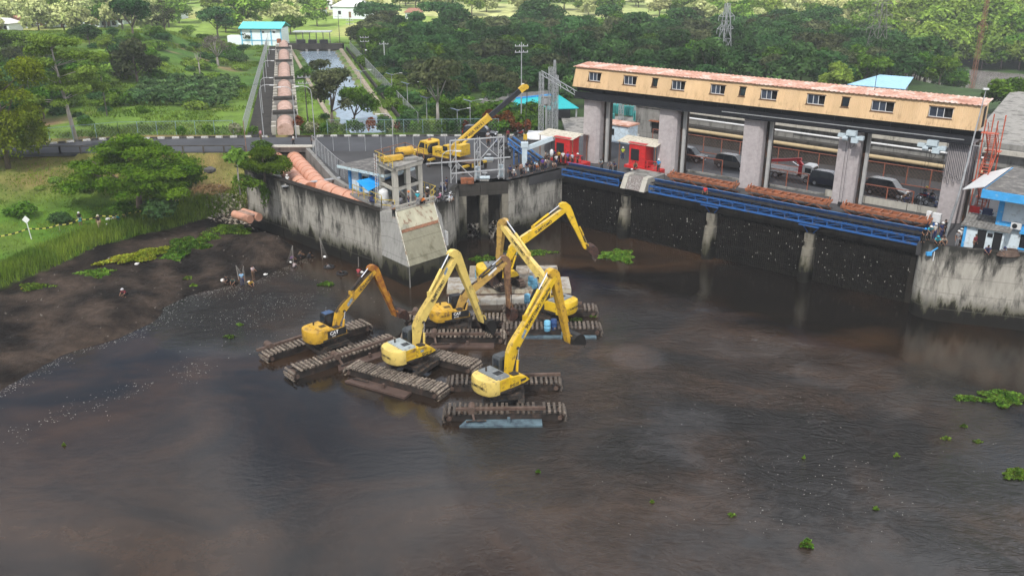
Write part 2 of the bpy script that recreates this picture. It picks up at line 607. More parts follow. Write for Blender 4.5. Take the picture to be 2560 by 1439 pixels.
x, y = co[:, 0], co[:, 1]
strip = vnoise(x * 0.35 + y * 0.1, y + 0.1 * x, 26)
cols = lerp3((0.19, 0.29, 0.06), (0.42, 0.44, 0.18), smooth((strip - 0.3) * 2.6))
link("plain", mesh_np("plain", co, q, M_FIELD, cols), kind="structure")
mb = MB()
mb.add([(-3500, -600, 6.4), (-111.6, -600, 6.4), (-111.6, 133, 6.4), (-111.6, 346, 6.4), (-3500, 346, 6.4)], [(0, 1, 2, 3, 4)])
mb.add([(329, 60, 6.2), (3500, 60, 6.2), (3500, 346, 6.2), (329, 346, 6.2)], [(0, 1, 2, 3)])
mb.add([(140, -600, 6.3), (3500, -600, 6.3), (3500, 60.1, 6.3), (140, 60.1, 6.3)], [(0, 1, 2, 3)])
me = mb.mesh("plain_margin", M_GROUND)
ca = me.color_attributes.new("Col", "FLOAT_COLOR", "POINT")
ca.data.foreach_set("color", np.tile(np.array((0.08, 0.14, 0.03, 1), np.float32), len(me.vertices)))
o = link("plain_margin", me, kind="structure")
# ---------------------------------------------------------------- water
def water_mat(name, deep, silt, turb=True, rough=0.07):
 m, nt, b, out = nmat(name)
 p = worldpos(nt)
 c1 = ramp(nt, noise(nt, mapping(nt, p, (0.045, 0.07, 1), (3, 1, 0), (0, 0, R(-30))), 1.0, 5, 0.6, 1.2), [(0.42, deep), (0.66, silt)])
 c2 = ramp(nt, noise(nt, p, 0.5, 5, 0.65, 1.5), [(0.3, (0.75,) * 3), (0.7, (1.2,) * 3)])
 nt.links.new(mixc(nt, 1.0, c1, c2, "MULTIPLY"), b.inputs["Base Color"])
 b.inputs["IOR"].default_value = 1.46
 b.inputs["Specular IOR Level"].default_value = 0.5
 if turb:
  sep = nt.nodes.new("ShaderNodeSeparateXYZ")
  nt.links.new(p, sep.inputs[0])
  def blob(cx, cy, rx, ry):
   a = nd(nt, "ShaderNodeVectorMath", operation="SUBTRACT")
   nt.links.new(p, a.inputs[0])
   a.inputs[1].default_value = (cx, cy, 0)
   s_ = nd(nt, "ShaderNodeVectorMath", operation="DIVIDE")
   nt.links.new(a.outputs[0], s_.inputs[0])
   s_.inputs[1].default_value = (rx, ry, 1000)
   l_ = nd(nt, "ShaderNodeVectorMath", operation="LENGTH")
   nt.links.new(s_.outputs[0], l_.inputs[0])
   return ramp(nt, l_.outputs["Value"], [(0.35, (1,) * 3), (1.0, (0,) * 3)])
  t1 = mixc(nt, 1.0, blob(11, 62, 17, 26), blob(24, 60, 16, 14), "SCREEN")
  t1 = mixc(nt, 1.0, t1, blob(-26, 82, 9, 12), "SCREEN")
  t1 = mixc(nt, 1.0, t1, mixc(nt, 1.0, blob(33, 45, 14, 10), (0.6, 0.6, 0.6), "MULTIPLY"), "SCREEN")
  brk = ramp(nt, noise(nt, p, 0.13, 4, 0.6, 0.8), [(0.32, (0.25,) * 3), (0.62, (1,) * 3)])
  t1 = mixc(nt, 1.0, t1, brk, "MULTIPLY")
  w1 = noise(nt, mapping(nt, p, (0.30, 0.48, 1), (0, 0, 0), (0, 0, R(18))), 1.0, 5, 0.55, 3.6)
  w2 = noise(nt, mapping(nt, p, (1.0, 1.3, 1), (5, 2, 0), (0, 0, R(-24))), 1.5, 5, 0.62, 2.8)
  w3 = noise(nt, p, 3.2, 3, 0.6)
  add = nd(nt, "ShaderNodeMath", operation="MULTIPLY_ADD")
  nt.links.new(w2, add.inputs[0])
  add.inputs[1].default_value = 0.6
  nt.links.new(w1, add.inputs[2])
  zero = nd(nt, "ShaderNodeValue"); zero.outputs[0].default_value = 0.0
  hsum = zero.outputs[0]
  damp = None
  def mul(a_, b_):
   n_ = nd(nt, "ShaderNodeMath", operation="MULTIPLY"); nt.links.new(a_, n_.inputs[0]); nt.links.new(b_, n_.inputs[1])
   return n_.outputs[0]
  for bx_, by_, br_ in ((16.6, 83.5, 4.6), (21.6, 74.6, 5.2), (26.0, 68.0, 4.0), (11.0, 71.0, 4.0), (13.0, 54.0, 11.0), (31.0, 45.0, 9.0), (-26.0, 77.5, 5.0)):
   sb = nd(nt, "ShaderNodeVectorMath", operation="SUBTRACT")
   nt.links.new(p, sb.inputs[0]); sb.inputs[1].default_value = (bx_, by_, 0)
   ln = nd(nt, "ShaderNodeVectorMath", operation="LENGTH")
   nt.links.new(sb.outputs[0], ln.inputs[0])
   wv = nd(nt, "ShaderNodeMath", operation="MULTIPLY_ADD")
   nt.links.new(w1, wv.inputs[0]); wv.inputs[1].default_value = 5.5; nt.links.new(ln.outputs["Value"], wv.inputs[2])
   sn = nd(nt, "ShaderNodeMath", operation="SINE")
   ml = nd(nt, "ShaderNodeMath", operation="MULTIPLY"); ml.inputs[1].default_value = 4.6
   nt.links.new(wv.outputs[0], ml.inputs[0]); nt.links.new(ml.outputs[0], sn.inputs[0])
   en = nd(nt, "ShaderNodeMapRange"); en.interpolation_type = "SMOOTHERSTEP"
   en.inputs[1].default_value = br_; en.inputs[2].default_value = br_ * 0.25
   nt.links.new(ln.outputs["Value"], en.inputs[0])
   hh = nd(nt, "ShaderNodeMath", operation="MULTIPLY_ADD"); hh.inputs[1].default_value = 0.13 if br_ < 5.5 and bx_ > 14 else 0.14; hh.inputs[2].default_value = 1.6 if br_ < 5.5 and bx_ > 14 else 0.3
   nt.links.new(sn.outputs[0], hh.inputs[0])
   he = nd(nt, "ShaderNodeMath", operation="MULTIPLY_ADD")
   nt.links.new(hh.outputs[0], he.inputs[0]); nt.links.new(en.outputs[0], he.inputs[1]); nt.links.new(hsum, he.inputs[2])
   hsum = he.outputs[0]
   if br_ < 5.5 and bx_ > 0:
    cal = nd(nt, "ShaderNodeMapRange"); cal.inputs[1].default_value = br_ * 0.45; cal.inputs[2].default_value = br_ * 0.8
    cal.inputs[3].default_value = 0.12; cal.inputs[4].default_value = 1.0
    nt.links.new(wv.outputs[0], cal.inputs[0]) if False else nt.links.new(ln.outputs["Value"], cal.inputs[0])
    damp = cal.outputs[0] if damp is None else mul(damp, cal.outputs[0])
  mr = nd(nt, "ShaderNodeMapRange")
  nt.links.new(t1, mr.inputs[0])
  mr.inputs[3].default_value = 0.03
  mr.inputs[4].default_value = 0.85
  b1 = nd(nt, "ShaderNodeBump", i_Distance=0.5)
  nt.links.new(mul(mr.outputs[0], damp), b1.inputs["Strength"])
  nt.links.new(add.outputs[0], b1.inputs["Height"])
  b0 = nd(nt, "ShaderNodeBump", i_Distance=0.55, i_Strength=0.15)
  nt.links.new(hsum, b0.inputs["Height"])
  nt.links.new(b0.outputs[0], b1.inputs["Normal"])
  b2 = nd(nt, "ShaderNodeBump", i_Distance=0.05, i_Strength=0.10)
  nt.links.new(w3, b2.inputs["Height"])
  nt.links.new(b1.outputs[0], b2.inputs["Normal"])
  nt.links.new(b2.outputs[0], b.inputs["Normal"])
 else:
  bumpn(nt, noise(nt, p, 0.8, 4, 0.6, 1.0), b, 0.18, 0.2)
 b.inputs["Roughness"].default_value = rough
 return m
M_WATER = water_mat("silty_water", (0.0105, 0.0088, 0.0074), (0.043, 0.0245, 0.0135))
M_CANAL_SKY = water_mat("canal_water", (0.27, 0.35, 0.42), (0.33, 0.41, 0.48), False, 0.05)  # bright blue of the reflected sky is put into the base colour
M_RIVER = water_mat("river_water", (0.20, 0.185, 0.175), (0.25, 0.235, 0.22), False, 0.15)
link("reservoir_water", MB().add([(-700, -600, 0), (700, -600, 0), (139, 60, 0), (60, 112, 0), (-111, 133, 0), (-111, 20, 0)], [(0, 1, 2, 3, 4, 5)]).mesh("reservoir_water", M_WATER), kind="structure")
link("canal_water", MB().add([(-26.4, 136, 6.1), (-17.6, 136, 6.1), (-46.2, 246, 6.1), (-57.6, 246, 6.1)], [(0, 1, 2, 3)]).mesh("canal_water", M_CANAL_SKY), kind="structure")
link("river_water", MB().add([(95, 190, 0), (310, 110, 0), (310, 225, 0), (120, 275, 0), (95, 260, 0)], [(0, 1, 2, 3, 4)]).mesh("river_water", M_RIVER), kind="structure")
# ---------------------------------------------------------------- concrete and asphalt
def concrete_mat(name, base=(0.34, 0.32, 0.28), dark=(0.035, 0.034, 0.030), amt=0.5, zdark=None, zwet=None, vert=True, bumps=0.35):
 """weathered concrete: run marks and black algae from the coping down, green-black tide band at the water"""
 m, nt, b, out = nmat(name)
 p = worldpos(nt)
 n1 = noise(nt, mapping(nt, p, (0.75, 0.75, 0.21 if vert else 0.55)), 1.0, 8, 0.70, 0.35)
 n2 = noise(nt, mapping(nt, p, (2.6, 2.6, 0.55 if vert else 2.6)), 1.0, 5, 0.7)
 n3 = noise(nt, p, 0.35, 4, 0.6)
 c = ramp(nt, n2, [(0.3, tuple(v * 0.84 for v in base)), (0.7, tuple(min(1, v * 1.14) for v in base))])
 f = ramp(nt, n1, [(0.62 - 0.24 * amt, (0,) * 3), (0.76 - 0.24 * amt, (1,) * 3)])
 f2 = ramp(nt, n3, [(0.3, (0.35,) * 3), (0.6, (1,) * 3)])
 f = mixc(nt, 1.0, f, f2, "MULTIPLY")
 sep = nt.nodes.new("ShaderNodeSeparateXYZ")
 nt.links.new(p, sep.inputs[0])
 wob = nd(nt, "ShaderNodeMath", operation="MULTIPLY_ADD")
 nt.links.new(n1, wob.inputs[0])
 wob.inputs[1].default_value = 6.5
 nt.links.new(sep.outputs["Z"], wob.inputs[2])
 if zdark is not None:
  mr = nd(nt, "ShaderNodeMapRange")
  mr.inputs[1].default_value = zdark + 2.7
  mr.inputs[2].default_value = zdark + 4.6
  nt.links.new(wob.outputs[0], mr.inputs[0])
  f = mixc(nt, 1.0, f, mr.outputs[0], "SCREEN")
 c = mixc(nt, f, c, dark)
 if zwet is not None:
  mr = nd(nt, "ShaderNodeMapRange")
  mr.inputs[1].default_value = zwet + 4.5
  mr.inputs[2].default_value = zwet + 3.4
  nt.links.new(wob.outputs[0], mr.inputs[0])
  c = mixc(nt, mr.outputs[0], c, (0.060, 0.058, 0.034))
  mr2 = nd(nt, "ShaderNodeMapRange")
  mr2.inputs[1].default_value = zwet + 3.7
  mr2.inputs[2].default_value = zwet + 3.1
  nt.links.new(wob.outputs[0], mr2.inputs[0])
  c = mixc(nt, mr2.outputs[0], c, (0.016, 0.015, 0.013))
 if vert:                                   # pour joints every 1.6 m
  fz = nd(nt, "ShaderNodeMath", operation="MULTIPLY_ADD"); fz.inputs[1].default_value = 0.625; fz.inputs[2].default_value = 0.2
  nt.links.new(sep.outputs["Z"], fz.inputs[0])
  fr_ = nd(nt, "ShaderNodeMath", operation="PINGPONG"); fr_.inputs[1].default_value = 0.5
  nt.links.new(fz.outputs[0], fr_.inputs[0])
  c = mixc(nt, ramp(nt, fr_.outputs[0], [(0.0, (0.55,) * 3), (0.035, (0,) * 3)]), c, tuple(v * 0.35 for v in base))
 nt.links.new(c, b.inputs["Base Color"])
 b.inputs["Roughness"].default_value = 0.88
 b.inputs["Specular IOR Level"].default_value = 0.08
 bumpn(nt, n2, b, bumps, 0.06)
 return m
M_WALL = concrete_mat("stained_wall_concrete", (0.36, 0.342, 0.30), amt=0.66, zdark=5.4, zwet=1.25)
M_WALL_R = concrete_mat("abutment_concrete", (0.37, 0.35, 0.305), amt=0.62, zdark=5.8, zwet=1.2)
M_DARKC = concrete_mat("black_dam_concrete", (0.030, 0.0265, 0.0225), (0.011, 0.0105, 0.0095), 0.5)
M_PIER = concrete_mat("pier_concrete", (0.20, 0.185, 0.15), (0.03, 0.03, 0.026), amt=0.55, zwet=1.5)
M_BASE = concrete_mat("drowned_wall_concrete", (0.10, 0.095, 0.075), (0.02, 0.02, 0.018), 0.6, zwet=1.3)
M_BOX = concrete_mat("rendered_concrete", (0.31, 0.305, 0.285), (0.13, 0.13, 0.115), 0.3, zwet=1.0)
M_PALE = concrete_mat("pale_column_concrete", (0.40, 0.365, 0.365), (0.27, 0.24, 0.23), 0.25, vert=False, bumps=0.1)
M_GREYC = concrete_mat("grey_concrete", (0.24, 0.235, 0.22), (0.07, 0.068, 0.06), 0.5)
M_SLAB = concrete_mat("slab_concrete", (0.27, 0.26, 0.24), (0.075, 0.072, 0.066), 0.55, vert=False)
M_SOOT = concrete_mat("soot_concrete", (0.050, 0.046, 0.041), (0.02, 0.02, 0.018), 0.5)
M_FRAMEC = concrete_mat("frame_concrete", (0.42, 0.40, 0.35), (0.16, 0.15, 0.12), 0.3)
def asphalt_mat(name, base):
 m, nt, b, out = nmat(name)
 p = worldpos(nt)
 n1 = noise(nt, p, 0.16, 5, 0.6)
 n2 = noise(nt, p, 9.0, 3, 0.7)
 n3 = noise(nt, mapping(nt, p, (0.5, 0.12, 1), (0, 0, 0), (0, 0, R(-8))), 1.0, 4, 0.6)
 c = ramp(nt, n1, [(0.3, tuple(v * 0.72 for v in base)), (0.7, tuple(v * 1.3 for v in base))])
 c = mixc(nt, 1.0, c, ramp(nt, n2, [(0.3, (0.85,) * 3), (0.7, (1.15,) * 3)]), "MULTIPLY")
 c = mixc(nt, ramp(nt, n3, [(0.64, (0,) * 3), (0.78, (0.35,) * 3)]), c, (0.13, 0.125, 0.115))
 nt.links.new(c, b.inputs["Base Color"])
 b.inputs["Roughness"].default_value = 0.85
 b.inputs["Specular IOR Level"].default_value = 0.25
 return m
M_ASPH = asphalt_mat("asphalt", (0.060, 0.062, 0.068))
M_ASPH2 = asphalt_mat("yard_asphalt", (0.056, 0.055, 0.057))
def xy(v): return (v[0], v[1])
YARD = [(-28.0, 132.0), (-28.0, 122.6), (-21.3, 106.2), (-17.9, 100.2), (-13.7, 93.4), (-13.6, 91.9), (-12.2, 91.3), (-8.7, 95.0), (-7.6, 95.6), (-6.9, 97.2), (-6.7, 99.0), (-6.9, 101.0), (-6.4, 103.5),
  (-0.4, 104.8), xy(dam(0.4, 0.6, 0)), xy(dam(43.4, 0.6, 0)), xy(dam(43.8, -2.2, 0)), (42.4, 79.2), (46.4, 77.9), (60, 73.5), (140, 60), (180, 150), xy(dam(30, 75, 0)), (70, 146), (62, 146), (60, 132)]
o = MB().prism(YARD, 5.9, 7.0).build("yard_pavement", M_ASPH2); struct(o)
o = MB().prism([(8, 132), (62, 132), (70, 150), (60, 152), (8, 146)], 6.4, 6.98).build("switchyard_slab", M_SLAB); struct(o)
ROADP = [(-130, 104), (-112, 109.5), (-69, 119.2), (-61, 120.2), (-36, 120.6), (-33.0, 122.6), (-28, 122.6), (-28, 121.2), (61, 121.2), (61, 131.6), (-38, 130.2), (-59.5, 128.4), (-70.6, 122.9), (-112, 114), (-130, 108.5)]
o = MB().prism(ROADP, 6.55, 7.006).build("road", M_ASPH); struct(o)
M_KW = mat("kerb_white", (0.62, 0.62, 0.60), 0.8, var=0.12, scale=3, dirt=(0.25, 0.23, 0.2), dirtamt=0.5)
M_KB = mat("kerb_black", (0.035, 0.035, 0.035), 0.8, var=0.2, dirt=(0.12, 0.11, 0.10), dirtamt=0.4)
kerb = tag(thing("kerb", "painted kerb of black and white stones along the far side of the road", "kerb", (-10, 131.6, 7)), kind="structure")
ks = MB().box((0, 0, 0), (0.94, 0.24, 0.34))
kw, kb = ks.mesh("kerb_stone", M_KW), ks.mesh("kerb_stone", M_KB)
kpts = [Vector((-69, 123.6, 7.08)), Vector((-59.5, 128.6, 7.08)), Vector((-38, 130.4, 7.08)), Vector((-34.4, 130.6, 7.08)), None, Vector((-28.6, 130.9, 7.08)), Vector((61, 131.8, 7.08))]
kk = 0
rng = random.Random(3)
for a, b_ in zip(kpts[:-1], kpts[1:]):
 if a is None or b_ is None:
  continue
 L = (b_ - a).length
 n = int(L)
 for i in range(n):
  p = a.lerp(b_, (i + 0.5) / n)
  put("kerb_stone", kw if kk % 2 == 0 else kb, kerb, p - Vector((-10, 131.6, 7)) + Vector((0, 0, rng.uniform(-0.03, 0.02))), (0, 0, math.atan2(b_.y - a.y, b_.x - a.x) + rng.uniform(-0.03, 0.03)))
  kk += 1
# ---------------------------------------------------------------- retaining walls of the intake island
def wall_line(name, label, pts, z0, z1, th, m, seg=3.6, cap=0.0, smooth_=False, mcap=None):
 """wall on the land side of a plan line, cast in panels with open joints; th measured to the left of the run"""
 t = thing(name, label, "retaining wall", (*pts[0][:2], z0))
 for (x1, y1), (x2, y2) in zip(pts[:-1], pts[1:]):
  L = math.hypot(x2 - x1, y2 - y1)
  n = max(1, round(L / seg))
  ux, uy = (x2 - x1) / L, (y2 - y1) / L
  nx_, ny_ = -uy, ux
  for i in range(n):
   g = 0.025 if n > 1 else 0
   a, b_ = L * i / n + g, L * (i + 1) / n - g
   off = rng.uniform(-0.025, 0.025)
   c = [(x1 + ux * s_ + nx_ * o_, y1 + uy * s_ + ny_ * o_) for s_, o_ in ((a, off), (b_, off), (b_, th), (a, th))]
   MB().prism(c, z0, z1 - cap).build("wall_panel", m, t, world=True)
 return t
IW = wall_line("retaining_wall", "long black streaked retaining wall holding the orange pipes", [(-33.4, 110.0), (-13.9, 91.5)], -2.5, 7.05, 0.75, M_WALL)
wall_line("retaining_wall", "short blackened end wall beside the leafy bush on the bank", [(-31.6, 113.6), (-33.42, 110.02)], 1.0, 7.0, 0.6, M_WALL, 6)
t = thing("parapet_coping", "black mossy coping along the top of the pipe trench wall", "coping", (-33.4, 110, 7.05))
u = Vector((19.5, -18.5, 0)).normalized(); n_ = Vector((-u.y, u.x, 0))
for i in range(7):
 a = Vector((-33.4, 110, 7.05)) + u * (26.9 * i / 7 + 0.02); b_ = Vector((-33.4, 110, 7.05)) + u * (26.9 * (i + 1) / 7 - 0.02)
 MB().prism([xy(a - n_ * 0.06), xy(b_ - n_ * 0.06), xy(b_ + n_ * 0.85), xy(a + n_ * 0.85)], 7.052, 7.2 + rng.uniform(-0.01, 0.01)).build("coping_stone", M_DARKC, t, world=True)
t = thing("intake_block", "pale wedge shaped intake block with a rust streaked sloping gate", "intake block", (-11, 92, 0))
A_, B_, C_, D_ = Vector((-13.95, 91.45, 0)), Vector((-10.75, 87.7, 0)), Vector((-6.9, 91.7, 0)), Vector((-8.2, 97.2, 0))
B2, C2 = Vector((-12.35, 91.2, 0)), Vector((-8.55, 95.3, 0))
zz = lambda v, z: Vector((v.x, v.y, z))
lo = [zz(v, -2.5) for v in (A_, B_, C_, D_)]; mid = [zz(v, 2.3) for v in (A_, B_, C_, D_)]
up = [zz(A_, 7.15), zz(B2, 7.15), zz(C2, 7.15), zz(D_, 7.15)]
MB().loft([lo, mid]).build("wall_base", M_BASE, t, world=True)
MB().loft([[zz(v, 2.302) for v in (A_, B_, C_, D_)], up]).build("wall_head", M_BOX, t, world=True)
m_, nt, b, out = nmat("rusty_gate_paint")
p = worldpos(nt)
c = ramp(nt, noise(nt, mapping(nt, p, (1.2, 1.2, 0.22)), 1.0, 6, 0.65), [(0.3, (0.30, 0.285, 0.205)), (0.66, (0.43, 0.41, 0.30))])
c = mixc(nt, ramp(nt, noise(nt, mapping(nt, p, (1.4, 1.4, 0.5), (4, 4, 4)), 1.0, 6, 0.7), [(0.53, (0,) * 3), (0.60, (0.85,) * 3)]), c, (0.17, 0.085, 0.05))
nt.links.new(c, b.inputs["Base Color"]); b.inputs["Roughness"].default_value = 0.7
M_GATE = m_
def face_pt(s, w, out_=0.0):
 """point on the sloping face: s along from the left, w from the foot to the top"""
 lo_ = zz(B_, 2.302).lerp(zz(C_, 2.302), s); hi_ = zz(B2, 7.15).lerp(zz(C2, 7.15), s)
 nrm = (zz(C_, 0) - zz(B_, 0)).cross(zz(B2, 7.15) - zz(B_, 2.302)).normalized()
 return lo_.lerp(hi_, w) + nrm * out_
def face_panel(s0, s1, w0, w1, d0, d1, m_, name):
 q_ = [(s0, w0), (s1, w0), (s1, w1), (s0, w1)]
 return MB().loft([[face_pt(s, w, d0) for s, w in q_], [face_pt(s, w, d1) for s, w in q_]]).build(name, m_, t, world=True)
face_panel(0.01, 0.99, 0.0, 0.60, -0.02, 0.07, concrete_mat("algae_gate", (0.215, 0.205, 0.150), (0.10, 0.09, 0.06), 0.4), "gate_leaf")
face_panel(0.01, 0.99, 0.655, 0.995, -0.02, 0.06, M_GATE, "gate_leaf")
M_RUST = mat("rust", (0.22, 0.105, 0.06), 0.85, var=0.35, scale=5)
face_panel(0.05, 0.96, 0.60, 0.655, -0.02, 0.12, M_RUST, "rusty_cross_beam")
M_STEELPALE = mat("pale_steel", (0.55, 0.54, 0.48), 0.6, var=0.15, dirt=(0.24, 0.13, 0.07), dirtamt=0.35)
for s in (0.02, 0.985):
 MB().bar(face_pt(s, 0.0, 0.06), face_pt(s, 1.0, 0.06), 0.07, 0.06).build("guide_rail", M_STEELPALE, t, world=True)
 MB().bar(zz(face_pt(s, 0, 0.06), -2), face_pt(s, 0.0, 0.06), 0.12, 0.1).build("guide_rail", M_GREYC, t, world=True)
MB().box((-7.4, 95.3, 3.0), (0.35, 0.7, 1.6), R(30)).build("sluice_plate", mat("white_paint", (0.72, 0.72, 0.70), 0.6, var=0.08, dirt=(0.3, 0.24, 0.16), dirtamt=0.25), t, world=True)
arc = [(-8.25, 95.2), (-7.3, 95.75), (-6.75, 96.8), (-6.45, 98.3), (-6.45, 100.0), (-6.65, 101.6), (-6.3, 103.25)]
t = thing("retaining_wall", "rounded grey streaked wall beside the intake block", "retaining wall", (-6.5, 98, 0))
for i, ((x1, y1), (x2, y2)) in enumerate(zip(arc[:-1], arc[1:])):
 MB().prism([(x1, y1), (x2, y2), (x2 - 0.6, y2 - 0.05), (x1 - 0.6, y1 - 0.05 if i else y1 + 0.3)], -2.5, 7.02).build("wall_panel", M_WALL, t, world=True)
t = thing("sluice_bays", "pair of dark sluice bays between stained concrete piers", "sluice", (-3.2, 104, 0))
bx = lambda k: Vector((-6.3 + 5.95 * k, 103.25 + 1.35 * k, 0))
bu = Vector((5.95, 1.35, 0)).normalized(); bn = Vector((-bu.y, bu.x, 0))
def bay_box(k0, k1, d0, d1, z0, z1, m, name):
 c = [bx(k0) + bn * d0, bx(k1) + bn * d0, bx(k1) + bn * d1, bx(k0) + bn * d1]
 return MB().prism([xy(q) for q in c], z0, z1).build(name, m, t, world=True)
bay_box(0.0, 0.15, 0, 1.9, -2.5, 5.5, M_PIER, "pier")
bay_box(0.43, 0.58, 0, 1.9, -2.5, 5.5, M_PIER, "pier")
bay_box(0.86, 0.985, 0, 1.9, -2.5, 5.5, M_PIER, "pier")
bay_box(-0.01, 0.43, 0.08, 1.9, 5.502, 7.0, M_SOOT, "lintel")
bay_box(0.435, 0.985, 0.08, 1.9, 5.502, 7.0, M_SOOT, "lintel")
bay_box(0.152, 0.428, 1.35, 1.6, -2.5, 5.5, M_DARKC, "stop_log_gate")
bay_box(0.582, 0.858, 1.35, 1.6, -2.5, 5.5, M_DARKC, "stop_log_gate")
wall_line("retaining_wall", "short stained wall between the sluice bays and the black dam", [(-0.43, 104.58), (6.35, 110.95)], -2.5, 7.0, 0.7, M_WALL, 3.1)
# ---------------------------------------------------------------- dam face with racks and piers
t = thing("dam_wall", "black slimy dam face below the blue conveyor", "dam wall", dam(0, 0, 0))
PS = [9.6, 21.1, 32.6]
edges = [-0.75] + PS + [43.6]
for a, b_ in zip(edges[:-1], edges[1:]):
 c = [xy(dam(s, d, 0)) for s, d in ((a + 0.02, 0.32), (b_ - 0.02, 0.32), (b_ - 0.02, 1.4), (a + 0.02, 1.4))]
 MB().prism(c, -2.5, 5.3).build("wall_panel", M_DARKC, t, world=True)
 c = [xy(dam(s, d, 0)) for s, d in ((a + 0.02, -0.02), (b_ - 0.02, -0.02), (b_ - 0.02, 1.4), (a + 0.02, 1.4))]
 MB().prism(c, 5.302, 6.25).build("wall_head", M_DARKC, t, world=True)
M_RACK = mat("rack_steel", (0.013, 0.012, 0.011), 0.8, var=0.5, scale=1.5, dirt=(0.035, 0.03, 0.024), dirtamt=0.3, spec=0.1)
for a, b_ in zip(edges[:-1], edges[1:]):
 r_ = thing("trash_rack", "x", "trash rack", dam((a + b_) / 2, 0, 0), 0, "trash racks on the dam face")
 r_["label"] = ["barred black trash rack next to the stained corner wall", "barred black trash rack below the concrete chute and the red figure", "barred black trash rack between the second and third piers", "barred black trash rack beside the round abutment"][edges.index(a)]
 mb = MB()
 s = a + 0.75
 while s < b_ - 0.7:
  mb.bar(dam(s, 0.12, -2), dam(s, 0.24, 5.25), 0.05, 0.14, up=(0.64, 0.77, 0))
  s += 0.24
 o = mb.build("rack_bars", M_RACK, r_, world=True, kind="stuff")
 for k in range(14):
  z = 0.15 + 0.36 * k
  MB().bar(dam(a + 0.72, 0.06, z), dam(b_ - 0.72, 0.06, z), 0.06, 0.05).build("rack_rail", M_RACK, r_, world=True)
for k, ps in enumerate(PS):
 p_ = thing("rack_pier", ["rounded concrete rack pier below the pale chute, nearest the corner wall", "rounded concrete rack pier in the middle of the dam face", "rounded concrete rack pier nearest the round abutment"][k], "pier", dam(ps, -0.7, 0), 0, "piers between the trash racks")
 def nose(w, d0, z0, z1, dtop=None):
  pl = lambda dd: [xy(dam(ps + w * math.sin(R(a_)), dd - (w * math.cos(R(a_)) if abs(a_) <= 90 else 0), 0)) for a_ in range(-90, 91, 18)] + [xy(dam(ps + w, 0.3, 0)), xy(dam(ps - w, 0.3, 0))]
  return MB().prism(pl(d0), z0, z1, top=pl(dtop if dtop is not None else d0))
 nose(0.62, -0.55, -2.5, 1.9).build("pier_foot", M_PIER, p_, world=True)
 nose(0.60, -0.52, 1.902, 3.7, -0.25).build("pier_shaft", M_PIER, p_, world=True)
 nose(0.5, 0.05, 3.702, 4.3).build("pier_block", M_PIER, p_, world=True)
 MB().prism([xy(dam(ps + i, j, 0)) for i, j in ((-0.5, -0.35), (0.5, -0.35), (0.5, 0.3), (-0.5, 0.3))], 4.302, 5.2).build("pier_block", M_PIER, p_, world=True)
arc = []
for a_ in range(0, 11):
 f = a_ / 10
 arc.append((1 - f) ** 2 * Vector((39.75, 83.0, 0)) + 2 * f * (1 - f) * Vector((37.0, 79.6, 0)) + f * f * Vector((42.6, 78.3, 0)))
arc = [xy(p) for p in arc] + [(46.5, 77.0), (51, 75.5), (56.5, 73.5), (70, 69.0), (90, 62), (140, 45)]
t = thing("retaining_wall", "rounded grey abutment wall below the blue and white building", "retaining wall", (39, 80, 0))
for (x1, y1), (x2, y2) in zip(arc[:-1], arc[1:]):
 L = math.hypot(x2 - x1, y2 - y1)
 nx_, ny_ = -(y2 - y1) / L, (x2 - x1) / L
 MB().prism([(x1, y1), (x2, y2), (x2 + nx_ * 0.7, y2 + ny_ * 0.7), (x1 + nx_ * 0.7, y1 + ny_ * 0.7)], -2.5, 7.35).build("wall_panel", M_WALL_R, t, world=True)
# ---------------------------------------------------------------- blue belt conveyor along the crest
M_BLUE = mat("conveyor_blue", (0.022, 0.105, 0.32), 0.55, var=0.2, scale=1.2, dirt=(0.10, 0.10, 0.11), dirtamt=0.25)
M_BLUE2 = mat("conveyor_blue_top", (0.035, 0.16, 0.42), 0.5, var=0.2, scale=1.0, dirt=(0.12, 0.14, 0.17), dirtamt=0.3)
M_BELT = mat("belt_rubber", (0.018, 0.018, 0.02), 0.8)
def conveyor(label, s0, s1, group):
 t = thing("belt_conveyor", label, "conveyor", dam(s0, -0.2, 6.4), DA, group)
 L = s1 - s0
 for d in (-0.62, 0.62):
  MB().bar((0, d, 0.10), (L, d, 0.10), 0.16, 0.2).build("bottom_chord", M_BLUE, t)
  MB().bar((0, d, 0.78), (L, d, 0.78), 0.14, 0.18).build("top_chord", M_BLUE, t)
  n = int(L / 1.45)
  for i in range(n + 1):
   x_ = L * i / n
   MB().bar((x_, d, 0.2), (x_, d, 0.69), 0.1, 0.1).build("post", M_BLUE, t)
   if i < n:
    MB().bar((x_, d, 0.22), (L * (i + 1) / n, d, 0.68) if i % 2 else (L * (i + 1) / n, d, 0.68), 0.05, 0.05).build("brace", M_BLUE, t)
 n = int(L / 1.2)
 idl = MB().tube((0, -0.55, 0), (0, 0.55, 0), 0.09).mesh("roller", M_BELT)
 for i in range(n):
  put("roller", idl, t, (L * (i + 0.5) / n, 0, 1.0))
 MB().box((L / 2, 0, 1.11), (L - 0.1, 1.0, 0.03)).build("belt", M_BELT, t)
 MB().bar((0, 0.7, 1.12), (L, 0.7, 1.12), 0.06, 0.40).build("side_board", M_BLUE, t)
 MB().bar((0, -0.7, 0.86), (L, -0.7, 0.86), 0.06, 0.05).build("side_board", M_BLUE, t)
 MB().add([(0, 0.78, 1.36), (L, 0.78, 1.36), (L, 0.30, 1.46), (0, 0.30, 1.46), (0, 0.78, 1.40), (L, 0.78, 1.40), (L, 0.30, 1.50), (0, 0.30, 1.50)], MB.BF).build("hood", M_BLUE2, t)
 return t
conveyor("short blue belt conveyor truss left of the pale chute", 0.5, 9.0, "blue conveyors on the dam crest")
